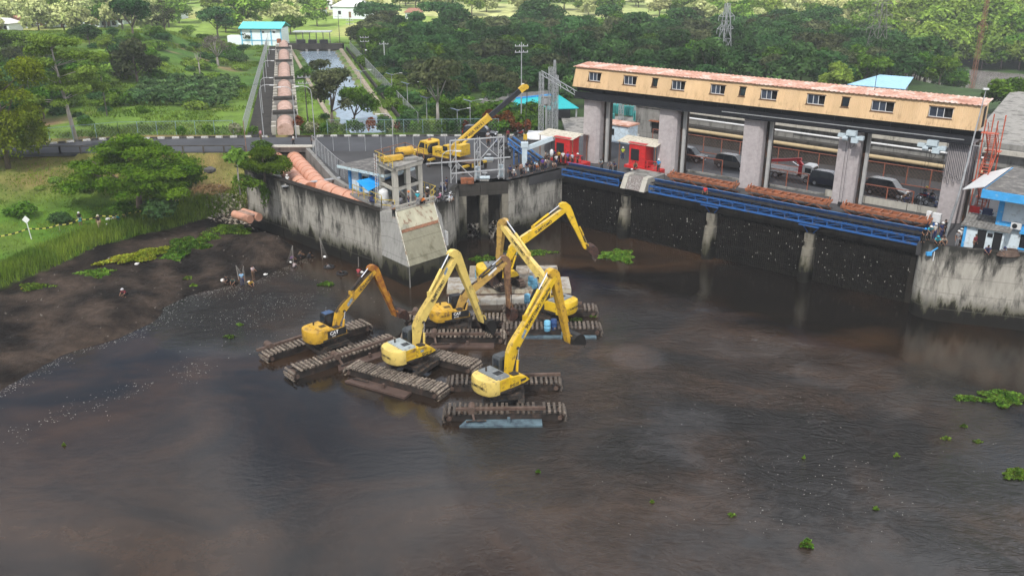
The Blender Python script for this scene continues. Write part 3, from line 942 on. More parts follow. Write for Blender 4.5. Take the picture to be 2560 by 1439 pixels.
conveyor("long blue belt conveyor truss from the chute to the abutment", 13.2, 43.6, "blue conveyors on the dam crest")
for k, ps in enumerate(PS[1:]):
 t = thing("conveyor_bracket", ["blue steel bracket under the conveyor at the middle pier", "blue steel bracket under the conveyor at the pier nearest the abutment"][k], "bracket", dam(ps, -0.6, 6.0), DA)
 MB().box((0, 0.2, 0.2), (2.2, 0.9, 0.14)).build("beam", M_BLUE, t)
 for sx in (-1, 1):
  MB().bar((0.95 * sx, 0.4, 0.1), (0.3 * sx, 0.5, -0.7), 0.09).build("strut", M_BLUE, t)
t = thing("trash_chute", "pale concrete chute with a rusty striped plate between the blue conveyors", "chute", dam(10.9, -1.0, 6))
M_CHUTE = mat("chute_plate", (0.155, 0.125, 0.115), 0.6, var=0.3, scale=2, dirt=(0.34, 0.33, 0.31), dirtamt=0.5, stretch=(3, 3, 0.4))
def chute_box(s0, s1, d0, d1, z0, z1, m, name, dt=0.0):
 q0 = [xy(dam(s, d, 0)) for s, d in ((s0, d0), (s1, d0), (s1, d1), (s0, d1))]
 q1 = [xy(dam(s, d, 0)) for s, d in ((s0, d0 + dt), (s1, d0 + dt), (s1, d1), (s0, d1))]
 return MB().prism(q0, z0, z1, top=q1).build(name, m, t, world=True)
chute_box(9.5, 10.15, -1.3, 0.6, 6.4, 7.95, M_FRAMEC, "side_block", 0.8)
chute_box(12.15, 12.8, -1.3, 0.6, 6.4, 7.95, M_FRAMEC, "side_block", 0.8)
for k in range(4):
 chute_box(10.17 + k * 0.495, 10.17 + k * 0.495 + 0.47, -1.2, 0.5, 6.4, 7.8, M_CHUTE, "chute_plate", 0.75)
chute_box(9.3, 13.0, 0.62, 3.0, 7.0, 7.9, M_GREYC, "platform")
# ---------------------------------------------------------------- orange rake rails behind the conveyor
M_ORANGE = mat("rail_orange", (0.29, 0.098, 0.042), 0.65, var=0.3, scale=1.5, dirt=(0.13, 0.06, 0.035), dirtamt=0.45)
def rake_rail(label, s0, s1, d=3.0):
 t = thing("rake_girder", label, "girder", dam(s0, d, 7), DA, "orange girders behind the conveyor")
 L = s1 - s0
 for dd in (-0.75, 0.75):
  MB().bar((0, dd, 0.08), (L, dd, 0.08), 0.15, 0.15).build("bottom_chord", M_ORANGE, t)
  MB().bar((0, dd, 0.95), (L, dd, 0.95), 0.22, 0.26).build("top_chord", M_ORANGE, t)
  n = max(3, int(L / 1.3))
  for i in range(n):
   a_, b2 = L * i / n, L * (i + 1) / n
   MB().bar((a_, dd, 0.15 if i % 2 else 0.85), (b2, dd, 0.85 if i % 2 else 0.15), 0.07).build("brace", M_ORANGE, t)
 n = max(3, int(L / 0.9))
 for i in range(n + 1):
  MB().box((L * i / n, 0, 1.02), (0.16, 1.7, 0.14)).build("cross_tie", M_ORANGE, t)
 MB().box((L / 2, 0, 0.86), (L, 1.2, 0.05)).build("deck_plate", M_ORANGE, t)
 for e in (0.1, L - 0.1):
  for k in range(3):
   MB().bar((e + (k - 1) * 0.22, -0.5, 0.7), (e + (k - 1) * 0.30, 0.4, 1.45 - abs(k - 1) * 0.2), 0.10).build("end_bracket", M_ORANGE, t)
 return t
rake_rail("short orange girder on the deck in front of the grey columns, nearest the red booth", 13.8, 22.2)
rake_rail("orange girder beneath the white crane truck", 23.8, 33.0)
rake_rail("orange girder with a bare concrete kerb beneath the black cars", 34.6, 43.2)
# ---------------------------------------------------------------- gate house on five columns
t_gate = thing("gate_house", "long ochre sheet clad gate house with rusty roof on five grey columns", "gate house", gate(0, 2, 7), GA)
def G(s, d, z): return Vector((s, d - 2.0, z - 7.0))
CS = [-23.2 + 10.8 * i for i in range(5)]
for i, s in enumerate(CS):
 s2 = s + 2.2
 b0 = [G(s, 2.2, 6.95), G(s2 - 0.35, 2.2, 6.95), G(s2, 2.6, 6.95), G(s2, 5.4, 6.95), G(s, 5.4, 6.95)]
 MB().loft([b0, [Vector((p.x, p.y, 8.2)) for p in b0]]).build("column", M_PALE, t_gate)
 MB().box(G(s2 + 0.16, 4.3, 11.1), (0.3, 1.6, 8.1)).build("gate_slot", mat("black_slot", (0.012, 0.011, 0.010), 0.8, dirt=(0.12, 0.05, 0.025), dirtamt=0.35, stretch=(2, 2, 0.3)), t_gate)
 MB().box(G(s2 + 0.52, 3.6, 11.1), (0.34, 0.34, 8.1)).build("gate_guide", mat("guide_grey", (0.36, 0.36, 0.35), 0.6, var=0.12), t_gate)
M_BLACKST = mat("black_steel", (0.012, 0.013, 0.017), 0.55, var=0.3, scale=1.0)
for d, z0, z1 in ((2.0, 15.2, 15.95), (5.4, 15.2, 15.95)):
 MB().box(G(-1.1, d, (z0 + z1) / 2), (46.6, 0.35, z1 - z0)).build("main_beam", M_BLACKST, t_gate)
 MB().box(G(-1.1, d, z0 - 0.02), (46.6, 0.9, 0.1)).build("beam_flange", M_BLACKST, t_gate)
MB().box(G(-1.1, 2.4, 16.22), (46.4, 0.25, 0.4)).build("edge_beam", M_BLACKST, t_gate)
MB().box(G(-1.1, 3.9, 16.50), (46.6, 4.2, 0.12)).build("floor_deck", M_BLACKST, t_gate)
n = 24
for i in range(n + 1):
 MB().box(G(-24.2 + 46 * i / n, 3.7, 16.2), (0.12, 3.2, 0.42)).build("joist", M_BLACKST, t_gate)
MB().bar(G(-4, 1.2, 15.7), G(21.5, 1.2, 15.7), 0.08, 0.08).build("light_rail", mat("galv", (0.5, 0.51, 0.52), 0.45, 0.6, var=0.12), t_gate)
M_GALV = MATS["galv"]
m_, nt, b, out = nmat("ochre_sheet")
p = objpos(nt)
wp = worldpos(nt)
c = ramp(nt, noise(nt, mapping(nt, wp, (0.8, 0.8, 0.25)), 1.0, 5, 0.6), [(0.3, (0.53, 0.365, 0.195)), (0.7, (0.62, 0.435, 0.245))])
f = ramp(nt, noise(nt, mapping(nt, wp, (2.6, 2.6, 0.22), (3, 0, 0)), 1.0, 6, 0.7), [(0.66, (0,) * 3), (0.80, (0.5,) * 3)])
c = mixc(nt, f, c, (0.26, 0.14, 0.06))
sep = nt.nodes.new("ShaderNodeSeparateXYZ"); nt.links.new(wp, sep.inputs[0])
mr = nd(nt, "ShaderNodeMapRange"); mr.inputs[1].default_value = 17.9; mr.inputs[2].default_value = 16.8
nt.links.new(sep.outputs["Z"], mr.inputs[0])
f2 = mixc(nt, 1.0, mr.outputs[0], ramp(nt, noise(nt, mapping(nt, wp, (3.0, 3.0, 0.5)), 1.0, 4, 0.6), [(0.50, (0,) * 3), (0.70, (0.6,) * 3)]), "MULTIPLY")
c = mixc(nt, f2, c, (0.22, 0.125, 0.06))
oi = nt.nodes.new("ShaderNodeObjectInfo"); hv = nt.nodes.new("ShaderNodeHueSaturation"); mr = nd(nt, "ShaderNodeMapRange")
mr.inputs[3].default_value = 0.92; mr.inputs[4].default_value = 1.06
nt.links.new(oi.outputs["Random"], mr.inputs[0]); nt.links.new(mr.outputs[0], hv.inputs["Value"]); nt.links.new(c, hv.inputs["Color"])
nt.links.new(hv.outputs[0], b.inputs["Base Color"]); b.inputs["Roughness"].default_value = 0.6
M_OCHRE = m_
m_, nt, b, out = nmat("rusty_roof_sheet")
wp = worldpos(nt)
c = ramp(nt, noise(nt, wp, 0.7, 6, 0.7, 0.6), [(0.34, (0.36, 0.145, 0.085)), (0.50, (0.50, 0.27, 0.19)), (0.60, (0.60, 0.46, 0.39))])
c = mixc(nt, 1.0, c, ramp(nt, noise(nt, wp, 4.0, 4, 0.7), [(0.3, (0.75,) * 3), (0.7, (1.2,) * 3)]), "MULTIPLY")
nt.links.new(c, b.inputs["Base Color"]); b.inputs["Roughness"].default_value = 0.6
M_RUSTROOF = m_
M_GLASS = mat("window_glass", (0.020, 0.028, 0.038), 0.08, var=0.5, scale=0.6, spec=0.6)
M_CURT = mat("window_curtain", (0.040, 0.052, 0.078), 0.4, var=0.5, scale=1.5)
M_ALU = mat("white_frame", (0.62, 0.63, 0.63), 0.5, var=0.1)
M_RECESS = mat("window_recess", (0.16, 0.09, 0.045), 0.8, var=0.25)
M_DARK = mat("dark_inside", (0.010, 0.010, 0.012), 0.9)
HZ0, HZ1 = 16.6, 18.95
def fr_d(z): return 1.55 + (z - HZ0) / (HZ1 - HZ0) * 0.75      # front leans back towards the eave
WIN = []      # centre, width, sill, head
for c_, w_ in ((-21.65, 1.8), (-16.6, 1.8), (-13.2, 0.75), (-10.1, 1.75), (-5.1, 1.8), (-2.1, 0.75), (1.0, 1.9), (6.25, 1.95), (9.4, 0.8), (13.2, 2.25), (18.8, 2.25)):
 WIN.append((c_, w_, 17.42 if w_ > 1 else 17.5, 18.46 if w_ > 1 else 18.5))
SX0, SX1 = -24.6, 22.4
cuts = sorted(set([SX0, SX1] + [round(c_ - w_ / 2, 3) for c_, w_, a, b_ in WIN] + [round(c_ + w_ / 2, 3) for c_, w_, a, b_ in WIN]))
def sheet(x0, x1, z0, z1):
 """one ribbed cladding sheet"""
 n = max(1, int(round((x1 - x0) / 0.19)))
 top, bot = [], []
 for i in range(n):
  for q, h in ((0.0, 0), (0.62, 0), (0.72, 0.045), (0.90, 0.045)):
   x_ = x0 + (x1 - x0) * (i + q) / n
   bot.append(G(x_, fr_d(z0) - h, z0)); top.append(G(x_, fr_d(z1) - h, z1))
 bot.append(G(x1, fr_d(z0), z0)); top.append(G(x1, fr_d(z1), z1))
 k = len(bot)
 mb = MB().add(bot + top, [(i, i + 1, k + i + 1, k + i) for i in range(k - 1)])
 bb = [Vector((p.x, p.y + 0.03, p.z)) for p in bot]; tt = [Vector((p.x, p.y + 0.03, p.z)) for p in top]
 mb.add([bb[0], bb[-1], tt[-1], tt[0]], [(3, 2, 1, 0)])
 return mb
for x0, x1 in zip(cuts[:-1], cuts[1:]):
 w = [q for q in WIN if abs((x0 + x1) / 2 - q[0]) < q[1] / 2]
 n = max(1, int(round((x1 - x0) / 0.95)))
 for i in range(n):
  a_, b2 = x0 + (x1 - x0) * i / n, x0 + (x1 - x0) * (i + 1) / n
  if w:
   sheet(a_, b2, HZ0, w[0][2]).build("cladding_sheet", M_OCHRE, t_gate)
   sheet(a_, b2, w[0][3], HZ1).build("cladding_sheet", M_OCHRE, t_gate)
  else:
   sheet(a_, b2, HZ0, HZ1).build("cladding_sheet", M_OCHRE, t_gate)
for c_, w_, z0, z1 in WIN:
 zc, h = (z0 + z1) / 2, z1 - z0
 d = fr_d(z1) + 0.06
 wo = MB().box(G(c_, d + 0.22, zc), (w_, 0.03, h)).build("window", M_DARK, t_gate)
 MB().add([G(c_ - w_ / 2, fr_d(z0) - 0.05, z0), G(c_ + w_ / 2, fr_d(z0) - 0.05, z0), G(c_ + w_ / 2, d + 0.2, z0), G(c_ - w_ / 2, d + 0.2, z0)], [(0, 1, 2, 3)]).box(G(c_, fr_d(z0) - 0.03, z0 - 0.04), (w_ + 0.16, 0.1, 0.08)).build("sill", M_RECESS, wo)
 for sx in (-1, 1):
  MB().add([G(c_ + sx * w_ / 2, fr_d(z0), z0), G(c_ + sx * w_ / 2, d + 0.2, z0), G(c_ + sx * w_ / 2, d + 0.2, z1), G(c_ + sx * w_ / 2, fr_d(z1), z1)], [(0, 1, 2, 3)]).build("jamb", M_RECESS, wo)
 MB().box(G(c_, fr_d(z1) - 0.04, z1 + 0.03), (w_ + 0.14, 0.09, 0.08)).build("head_trim", M_RECESS, wo)
 if w_ > 1:
  fm = MB()
  for x_ in (-w_ / 2 + 0.03, -w_ / 6, 0.12 * w_, w_ / 2 - 0.03):
   fm.box(G(c_ + x_, d, zc), (0.06, 0.06, h))
  for z in (z0 + 0.03, z1 - 0.03):
   fm.box(G(c_, d, z), (w_, 0.06, 0.06))
  fm.build("frame", M_ALU, wo)
  MB().box(G(c_ - w_ / 3, d + 0.03, zc), (w_ / 3 - 0.06, 0.02, h - 0.1)).build("pane", M_CURT, wo)
  MB().box(G(c_ - 0.03 * w_, d + 0.03, zc), (w_ * 0.27, 0.02, h - 0.1)).build("pane", M_CURT, wo)
 else:
  MB().box(G(c_, d + 0.05, zc), (w_ - 0.08, 0.02, h - 0.08)).build("pane", M_GLASS, wo)
DB = 5.1
MB().box(G(-1.1, DB, (HZ0 + 19.1) / 2), (46.8, 0.08, 19.1 - HZ0)).build("back_wall", M_OCHRE, t_gate)
for s in (SX0, SX1):
 e = MB().extr([(fr_d(HZ0), HZ0), (DB, HZ0), (DB, 19.15), (fr_d(HZ1), HZ1)], lambda x, y, z: G(s + y, x, z), -0.04, 0.04).build("end_wall", M_OCHRE, t_gate)
 if s > 0:
  MB().box(G(s + 0.07, 3.6, 17.7), (0.06, 0.85, 2.0)).build("door", M_DARK, t_gate)
n = 46
for i in range(n):
 x0, x1 = -24.9 + 47.6 * i / n, -24.9 + 47.6 * (i + 1) / n
 o1 = rng.uniform(-0.02, 0.02)
 a_ = []
 for q, h in ((0, 0), (0.25, 0), (0.32, 0.05), (0.43, 0.05), (0.5, 0), (0.75, 0), (0.82, 0.05), (0.93, 0.05), (1.0, 0)):
  a_.append((x0 + (x1 - x0) * q, h))
 k = len(a_)
 lo_ = [G(x, 2.0 + o1, 18.99 + h) for x, h in a_]; hi_ = [G(x, DB + 0.3, 19.24 + h) for x, h in a_]
 mb = MB().add(lo_ + hi_, [(j, j + 1, k + j + 1, k + j) for j in range(k - 1)])
 lo2 = [v - Vector((0, 0, 0.04)) for v in lo_]
 mb.add(lo_ + lo2, [(j + 1, j, k + j, k + j + 1) for j in range(k - 1)])
 mb.build("roof_sheet", M_RUSTROOF, t_gate)
M_RED = mat("stair_red", (0.42, 0.075, 0.035), 0.6, var=0.25, dirt=(0.2, 0.08, 0.05), dirtamt=0.3)
t = thing("stair_tower", "zigzag red steel stair climbing to the gate house door", "stairs", gate(23.2, 3.2, 7), GA)
zs = [0.0, 2.4, 4.8, 7.2, 9.55]
for k in range(4):
 d0, d1 = (-1.3, 1.6) if k % 2 == 0 else (1.6, -1.3)
 for sx in (0.0, 0.8):
  MB().bar((sx, d0, zs[k]), (sx, d1, zs[k + 1]), 0.07, 0.22).build("stringer", M_RED, t)
  MB().bar((sx, d0, zs[k] + 0.95), (sx, d1, zs[k + 1] + 0.95), 0.05).build("handrail", M_RED, t)
  for q in (0.15, 0.5, 0.85):
   MB().bar(Vector((sx, d0, zs[k])).lerp(Vector((sx, d1, zs[k + 1])), q), Vector((sx, d0, zs[k] + 0.95)).lerp(Vector((sx, d1, zs[k + 1] + 0.95)), q), 0.045).build("baluster", M_RED, t)
 for j in range(10):
  q = (j + 0.5) / 10
  MB().box((0.4, d0 + (d1 - d0) * q, zs[k] + (zs[k + 1] - zs[k]) * q), (0.78, 0.24, 0.04)).build("tread", M_RED, t)
 MB().box((0.4, d1 + (0.35 if d1 > 0 else -0.35), zs[k + 1]), (1.5, 0.9, 0.06)).build("landing", M_RED, t)
for sx in (-0.12, 0.92):
 for d in (-1.75, 2.0):
  MB().box((sx, d, 5.4), (0.1, 0.1, 10.8)).build("post", M_RED, t)
M_PALEBLUE = mat("pale_blue_grey", (0.46, 0.54, 0.58), 0.5, var=0.1)
for k, (s, lb) in enumerate(((10.6, "pale grey electric hoist under the beam at the fourth column"), (18.6, "pale grey electric hoist under the beam next to the hanging cables"))):
 h = thing("hoist", lb, "hoist", gate(s, 1.3, 14.6), GA, "grey hoists under the gate house")
 MB().box((0, 0, 0.05), (2.6, 0.24, 0.22)).build("trolley_beam", M_PALEBLUE, h)
 MB().box((0.1, 0, 0.42), (1.0, 0.7, 0.5)).build("drum_box", M_PALEBLUE, h)
 MB().tube((-0.75, 0, -0.15), (-0.2, 0, -0.15), 0.3, n=12).build("motor", M_PALEBLUE, h)
 MB().box((-0.9, 0, 0.1), (0.7, 0.5, 0.35)).build("gear_box", M_PALEBLUE, h)
 MB().box((0.55, -0.1, -0.25), (0.7, 0.55, 0.55)).build("control_box", M_PALEBLUE, h)
 MB().box((1.15, 0, 0.0), (0.5, 0.45, 0.4)).build("brake_box", M_PALEBLUE, h)
 MB().path([(0.2, -0.2, -0.5), (0.25, -0.25, -1.2), (0.6, -0.3, -0.8), (0.55, -0.3, -0.5)], 0.03, 5).build("cable", M_BELT, h)
 for dx in (-0.3, 0.0):
  MB().tube((dx, 0, -0.3), (dx, 0, -7.2), 0.02, n=4).build("hoist_rope", M_BELT, h)
 MB().box((-0.15, 0, -7.3), (0.4, 0.25, 0.4)).build("hook_block", M_BELT, h)
t = thing("hanging_cables", "bundle of grey cables hanging in loops on the last column", "cable bundle", gate(19.9, 2.0, 15.1), GA)
MB().bar((-0.1, 0, 0.02), (3.0, 0, 0.02), 0.08).build("hook_rail", M_GALV, t)
for i in range(17):
 x_ = 0.05 + i * 0.165
 dz = -2.6 - 0.9 * abs(math.sin(i * 1.7)) - (0.6 if i % 3 == 0 else 0)
 MB().path([(x_, 0, 0), (x_ - 0.02, -0.08, dz * 0.6), (x_ + 0.03, -0.1, dz), (x_ + 0.14, -0.12, dz - 0.12), (x_ + 0.2, -0.1, dz), (x_ + 0.15, -0.06, dz * 0.5), (x_ + 0.12, 0, 0)], 0.032, 4).build("cable_loop", mat("cable_grey", (0.10, 0.10, 0.115), 0.6), t)
t = thing("antenna_mast", "thin aerial mast rising from the middle of the rusty roof", "mast", gate(11.5, 4.4, 19.1), GA)
MB().tube((0, 0, 0), (0, 0, 9.0), 0.035, 0.015, 5).build("pole", M_BLACKST, t)
for sx in (-1, 1):
 MB().tube((0, 0, 6.0), (sx * 6.5, 1.5, 0.1), 0.012, n=3).build("stay_wire", M_BLACKST, t)
t = thing("grey_mast", "tall grey pipe mast leaning against the right-hand gate house column", "mast", dam(45.3, 2.3, 7))
MB().path([dam(45.2, 1.6, 6.9), dam(45.6, 2.2, 11), gate(22.6, 1.2, 20.6)], [0.15, 0.11, 0.045], 8).build("pole", mat("mast_grey", (0.25, 0.26, 0.27), 0.6), t, world=True)
MB().box(gate(22.6, 1.1, 20.7), (0.5, 0.25, 0.15)).build("lamp_head", M_ALU, t, world=True)
# ---------------------------------------------------------------- lettering
def letters(text, size, org, xd, yd, m, parent, name="lettering", world=False, bold=0.012, align="LEFT", lift=0.012, squeeze=1.0):
 cu = bpy.data.curves.new("txt", "FONT")
 cu.body = text
 cu.size = size
 cu.align_x = align
 cu.align_y = "CENTER"
 cu.offset = bold * size
 cu.resolution_u = 2
 ob = bpy.data.objects.new("txt", cu)
 me = bpy.data.meshes.new_from_object(ob)
 bpy.data.objects.remove(ob)
 bpy.data.curves.remove(cu)
 xd, yd, org = Vector(xd).normalized(), Vector(yd).normalized(), Vector(org)
 n = xd.cross(yd).normalized()
 inv = parent_matrix(parent).inverted() if world else Matrix()
 for v in me.vertices:
  v.co = inv @ (org + xd * v.co.x * squeeze + yd * v.co.y + n * lift)
 me.name = name
 me.materials.clear()
 me.materials.append(m)
 return put(name, me, parent)
# ---------------------------------------------------------------- excavators
def paint(name, col, rusty=0.25):
 return mat(name, col, 0.42, var=0.16, scale=1.3, dirt=(0.17, 0.10, 0.045), dirtamt=rusty, spec=0.4)
P_NEW = paint("bright_yellow_paint", (0.66, 0.43, 0.022), 0.20)
P_PALE = paint("faded_yellow_paint", (0.68, 0.51, 0.14), 0.18)
P_CAT = paint("deep_yellow_paint", (0.56, 0.33, 0.030), 0.28)
P_DULL = paint("muddy_yellow_paint", (0.46, 0.29, 0.075), 0.30)
P_RUSTY = mat("rust_streaked_yellow_paint", (0.52, 0.25, 0.018), 0.5, var=0.15, scale=0.8, dirt=(0.24, 0.075, 0.02), dirtamt=0.75, spec=0.4)
P_BROWN = mat("mud_brown_paint", (0.24, 0.135, 0.065), 0.7, var=0.25, scale=1.0, dirt=(0.10, 0.05, 0.03), dirtamt=0.5)
M_CHROME = mat("chrome_rod", (0.75, 0.76, 0.78), 0.22, 0.9, var=0.05)
M_HOODGREY = mat("hood_grey", (0.155, 0.17, 0.175), 0.5, var=0.2, scale=1.2, dirt=(0.30, 0.30, 0.28), dirtamt=0.3)
M_CABGREY = mat("cab_grey", (0.060, 0.066, 0.070), 0.45, var=0.2)
M_CABBLK = mat("cab_black", (0.018, 0.018, 0.020), 0.5, var=0.3)
M_UNDER = mat("undercarriage_black", (0.022, 0.020, 0.018), 0.75, var=0.4, dirt=(0.09, 0.055, 0.035), dirtamt=0.4)
M_HULL = mat("pontoon_rust_black", (0.027, 0.022, 0.019), 0.55, var=0.45, scale=0.8, dirt=(0.075, 0.050, 0.038), dirtamt=0.4)
M_SHOE = mat("track_shoe_mud", (0.230, 0.190, 0.150), 0.8, var=0.3, scale=2.5, dirt=(0.05, 0.035, 0.028), dirtamt=0.5, rand=0.3)
M_SHOED = mat("track_shoe_wet", (0.085, 0.070, 0.058), 0.6, var=0.4, scale=2.5, dirt=(0.18, 0.14, 0.105), dirtamt=0.35, rand=0.35)
M_BUCKET = mat("bucket_steel", (0.075, 0.035, 0.025), 0.55, var=0.4, dirt=(0.02, 0.018, 0.016), dirtamt=0.5)
M_BUCKBLK = mat("bucket_wet_black", (0.014, 0.013, 0.012), 0.45, var=0.4)
M_LETTER = mat("black_lettering", (0.020, 0.020, 0.022), 0.6, var=0.1)
M_LETTERW = mat("white_lettering", (0.75, 0.75, 0.73), 0.6, var=0.05)
M_DECAL = mat("blue_grey_decal", (0.20, 0.27, 0.34), 0.5, var=0.6, scale=5)
M_FLOATR = mat("float_red_brown", (0.092, 0.060, 0.048), 0.6, var=0.3, scale=0.9, dirt=(0.07, 0.045, 0.035), dirtamt=0.5)
M_FLOATB = mat("float_blue_grey", (0.10, 0.15, 0.175), 0.55, var=0.3, scale=0.8, dirt=(0.035, 0.05, 0.07), dirtamt=0.5)
M_SPUD = mat("spud_rust", (0.110, 0.075, 0.058), 0.7, var=0.3, scale=1.5, dirt=(0.07, 0.04, 0.03), dirtamt=0.4)
def rect_loft(pts, hs, w, y0, axis="xz"):
 """box beam along points (r, z): hs thickness across, w width"""
 rings = []
 for i, (r_, z_) in enumerate(pts):
  if i == 0: d = Vector(pts[1]) - Vector(pts[0])
  elif i == len(pts) - 1: d = Vector(pts[-1]) - Vector(pts[-2])
  else: d = (Vector(pts[i + 1]) - Vector(pts[i])).normalized() + (Vector(pts[i]) - Vector(pts[i - 1])).normalized()
  d.normalize()
  n = Vector((-d.y, d.x))
  h = hs[i] / 2
  ww = (w[i] if isinstance(w, (list, tuple)) else w) / 2
  a, b_ = Vector((r_, z_)) + n * h, Vector((r_, z_)) - n * h
  rings.append([Vector((b_.x, y0 - ww, b_.y)), Vector((a.x, y0 - ww, a.y)), Vector((a.x, y0 + ww, a.y)), Vector((b_.x, y0 + ww, b_.y))])
 return MB().loft(rings)
def excavator(key, label, loc, head, phi, elbow, tip, k=1.0, boomcol=P_NEW, stickcol=P_NEW, bodycol=P_NEW, backcol=None, hood=M_HOODGREY, cab=M_CABGREY, pontoon=(9.2, 2.32), base="pontoon",
    kneez=None, style="long", shoe=M_SHOE, buckcol=M_BUCKET, foot=(0.35, 2.35), deck=1.62, floats=(), nshoe=22, buckang=0.0, cabroof=None):
 t = thing("excavator", label, "excavator", (loc[0], loc[1], loc[2] if len(loc) > 2 else 0), head, "yellow excavators at work in the pool")
 if base == "pontoon":
  L, sp = pontoon
  for sy in (-1, 1):
   y0 = sy * sp
   hl = MB()
   prof = [(-L / 2 + 0.5, -0.45), (L / 2 - 0.5, -0.45), (L / 2 - 0.1, 0.15), (L / 2 - 0.45, 0.56), (-L / 2 + 0.45, 0.56), (-L / 2 + 0.1, 0.15)]
   hl.extr(prof, lambda x, y, z: Vector((x, y, z)), y0 - 0.62, y0 + 0.62)
   hull = hl.build("pontoon", M_HULL, t)
   sm = MB().bar((0, -0.82, 0), (0, 0.82, 0), 0.20, 0.13).mesh("track_shoe", shoe)
   for i in range(nshoe):
    if rng.random() < 0.03: continue
    x_ = -L / 2 + 0.35 + (L - 0.7) * i / (nshoe - 1)
    put("track_shoe", sm, hull, (x_ + rng.uniform(-0.02, 0.02), y0, 0.74 + rng.uniform(-0.012, 0.012)), (rng.uniform(-0.02, 0.02), rng.uniform(-0.16, 0.16), rng.uniform(-0.045, 0.045)), (rng.uniform(0.8, 1.15), rng.uniform(0.94, 1.04), rng.uniform(0.8, 1.3)))
   for ex in (-1, 1):
    for a_ in (40, 85, 130):
     put("track_shoe", sm, hull, (ex * (L / 2 - 0.35 + 0.45 * math.sin(R(a_))), y0, 0.28 + 0.46 * math.cos(R(a_))), (0, ex * R(a_), 0))
    MB().tube((ex * (L / 2 - 0.38), y0 - 0.5, 0.27), (ex * (L / 2 - 0.38), y0 + 0.5, 0.27), 0.32, n=12).tube((ex * (L / 2 - 0.38), y0 - 0.76, 0.27), (ex * (L / 2 - 0.38), y0 + 0.76, 0.27), 0.17, n=10).build("sprocket", M_SPUD, hull)
   for cy in (-0.45, 0.45):
    MB().bar((-L / 2 + 0.35, y0 + cy, 0.635), (L / 2 - 0.35, y0 + cy, 0.635), 0.14, 0.12).build("track_chain", M_UNDER, hull)
  for x_ in (-1.3, 1.3):
   MB().box((x_, 0, 0.62), (0.5, 2 * sp - 1.3, 0.4)).build("cross_beam", M_UNDER, t)
  MB().box((0, 0, 0.95), (2.6, 2.2, 0.35)).build("centre_frame", M_UNDER, t)
 else:
  for sy in (-1, 1):
   tr = MB()
   prof = [(-1.75, 0.1), (1.75, 0.1), (2.05, 0.42), (1.8, 0.86), (-1.8, 0.86), (-2.05, 0.42)]
   tr.extr(prof, lambda x, y, z: Vector((x, y, z)), sy * 1.15 - 0.27, sy * 1.15 + 0.27)
   tb = tr.build("crawler_track", M_UNDER, t)
   sm = MB().bar((0, -0.33, 0), (0, 0.33, 0), 0.15, 0.07).mesh("track_shoe", M_SPUD)
   for i in range(19):
    put("track_shoe", sm, tb, (-1.75 + 3.5 * i / 18, sy * 1.15, 0.90))
   for ex in (-1, 1):
    for a_ in (25, 60, 95, 130):
     put("track_shoe", sm, tb, (ex * (1.72 + 0.40 * math.sin(R(a_))), sy * 1.15, 0.48 + 0.42 * math.cos(R(a_))), (0, ex * R(a_), 0))
  MB().box((0, 0, 0.62), (1.9, 1.8, 0.5)).build("centre_frame", M_UNDER, t)
 rot = phi - head
 zb = deck
 def P_(mb, name, m, smooth_=False, par=t, auto=None):
  o = mb.build(name, m, par, smooth_, auto)
  if par is t:
   o.rotation_euler = (0, 0, rot)
  return o
 P_(MB().tube((0, 0, zb - 0.5), (0, 0, zb), 0.85 * k, n=16), "slew_ring", M_UNDER)
 B = lambda pts: [(x * k, y * k) for x, y in pts]
 P_(MB().prism(B([(-2.0, -1.2), (1.45, -1.2), (1.65, -0.5), (1.65, 1.2), (-2.0, 1.2)]), zb, zb + 0.22 * k), "platform", M_UNDER)
 cwp = B([(-1.55, -1.27), (-1.55, 1.27), (-2.0, 1.24), (-2.42, 1.02), (-2.66, 0.5), (-2.72, 0), (-2.66, -0.5), (-2.42, -1.02), (-2.0, -1.24)])[::-1]
 ctop = [(x * 0.985 - 0.0, y * 0.97) for x, y in cwp]
 mb = MB().loft([[Vector((x * 0.97, y * 0.97, zb + 0.02)) for x, y in cwp], [Vector((x, y, zb + 0.16 * k)) for x, y in cwp], [Vector((x, y, zb + 1.05 * k)) for x, y in cwp], [Vector((x, y, zb + 1.22 * k)) for x, y in ctop]])
 cw = P_(mb, "counterweight", backcol or bodycol, True, auto=40)
 P_(MB().box((-1.02 * k, 0, zb + 0.68 * k), (1.10 * k, 2.42 * k, 0.92 * k)), "engine_housing", bodycol)
 hd = MB().loft([[Vector((x * k, y * k, zb + z * k)) for x, y, z in ring] for ring in (
  [(-1.75, -1.14, 1.145), (-0.42, -1.14, 1.145), (-0.42, 1.14, 1.145), (-1.75, 1.14, 1.145)],
  [(-1.70, -1.08, 1.30), (-0.50, -1.08, 1.30), (-0.50, 1.08, 1.30), (-1.70, 1.08, 1.30)])])
 hdo = P_(hd, "engine_hood", hood)
 gr = MB()
 for i in range(5):
  gr.box(((-1.2 + i * 0.13) * k, -0.35 * k, zb + 1.32 * k), (0.07 * k, 0.55 * k, 0.03))
 P_(gr, "hood_grille", M_CABBLK)
 P_(MB().tube((-1.35 * k, 0.55 * k, zb + 1.3 * k), (-1.35 * k, 0.55 * k, zb + 1.62 * k), 0.07, n=8), "exhaust_pipe", M_UNDER)
 side = MB().extr([(-0.46, 0.22), (0.95, 0.22), (1.5, 0.34), (1.12, 0.72), (0.35, 0.98), (-0.46, 1.08)] if style == "long" else [(-0.46, 0.22), (1.2, 0.22), (1.2, 0.62), (0.5, 0.9), (-0.46, 1.05)],
      lambda x, y, z: Vector((x * k, y * k, zb + z * k)), -1.25, -0.42)
 so = P_(side, "side_cover", bodycol)
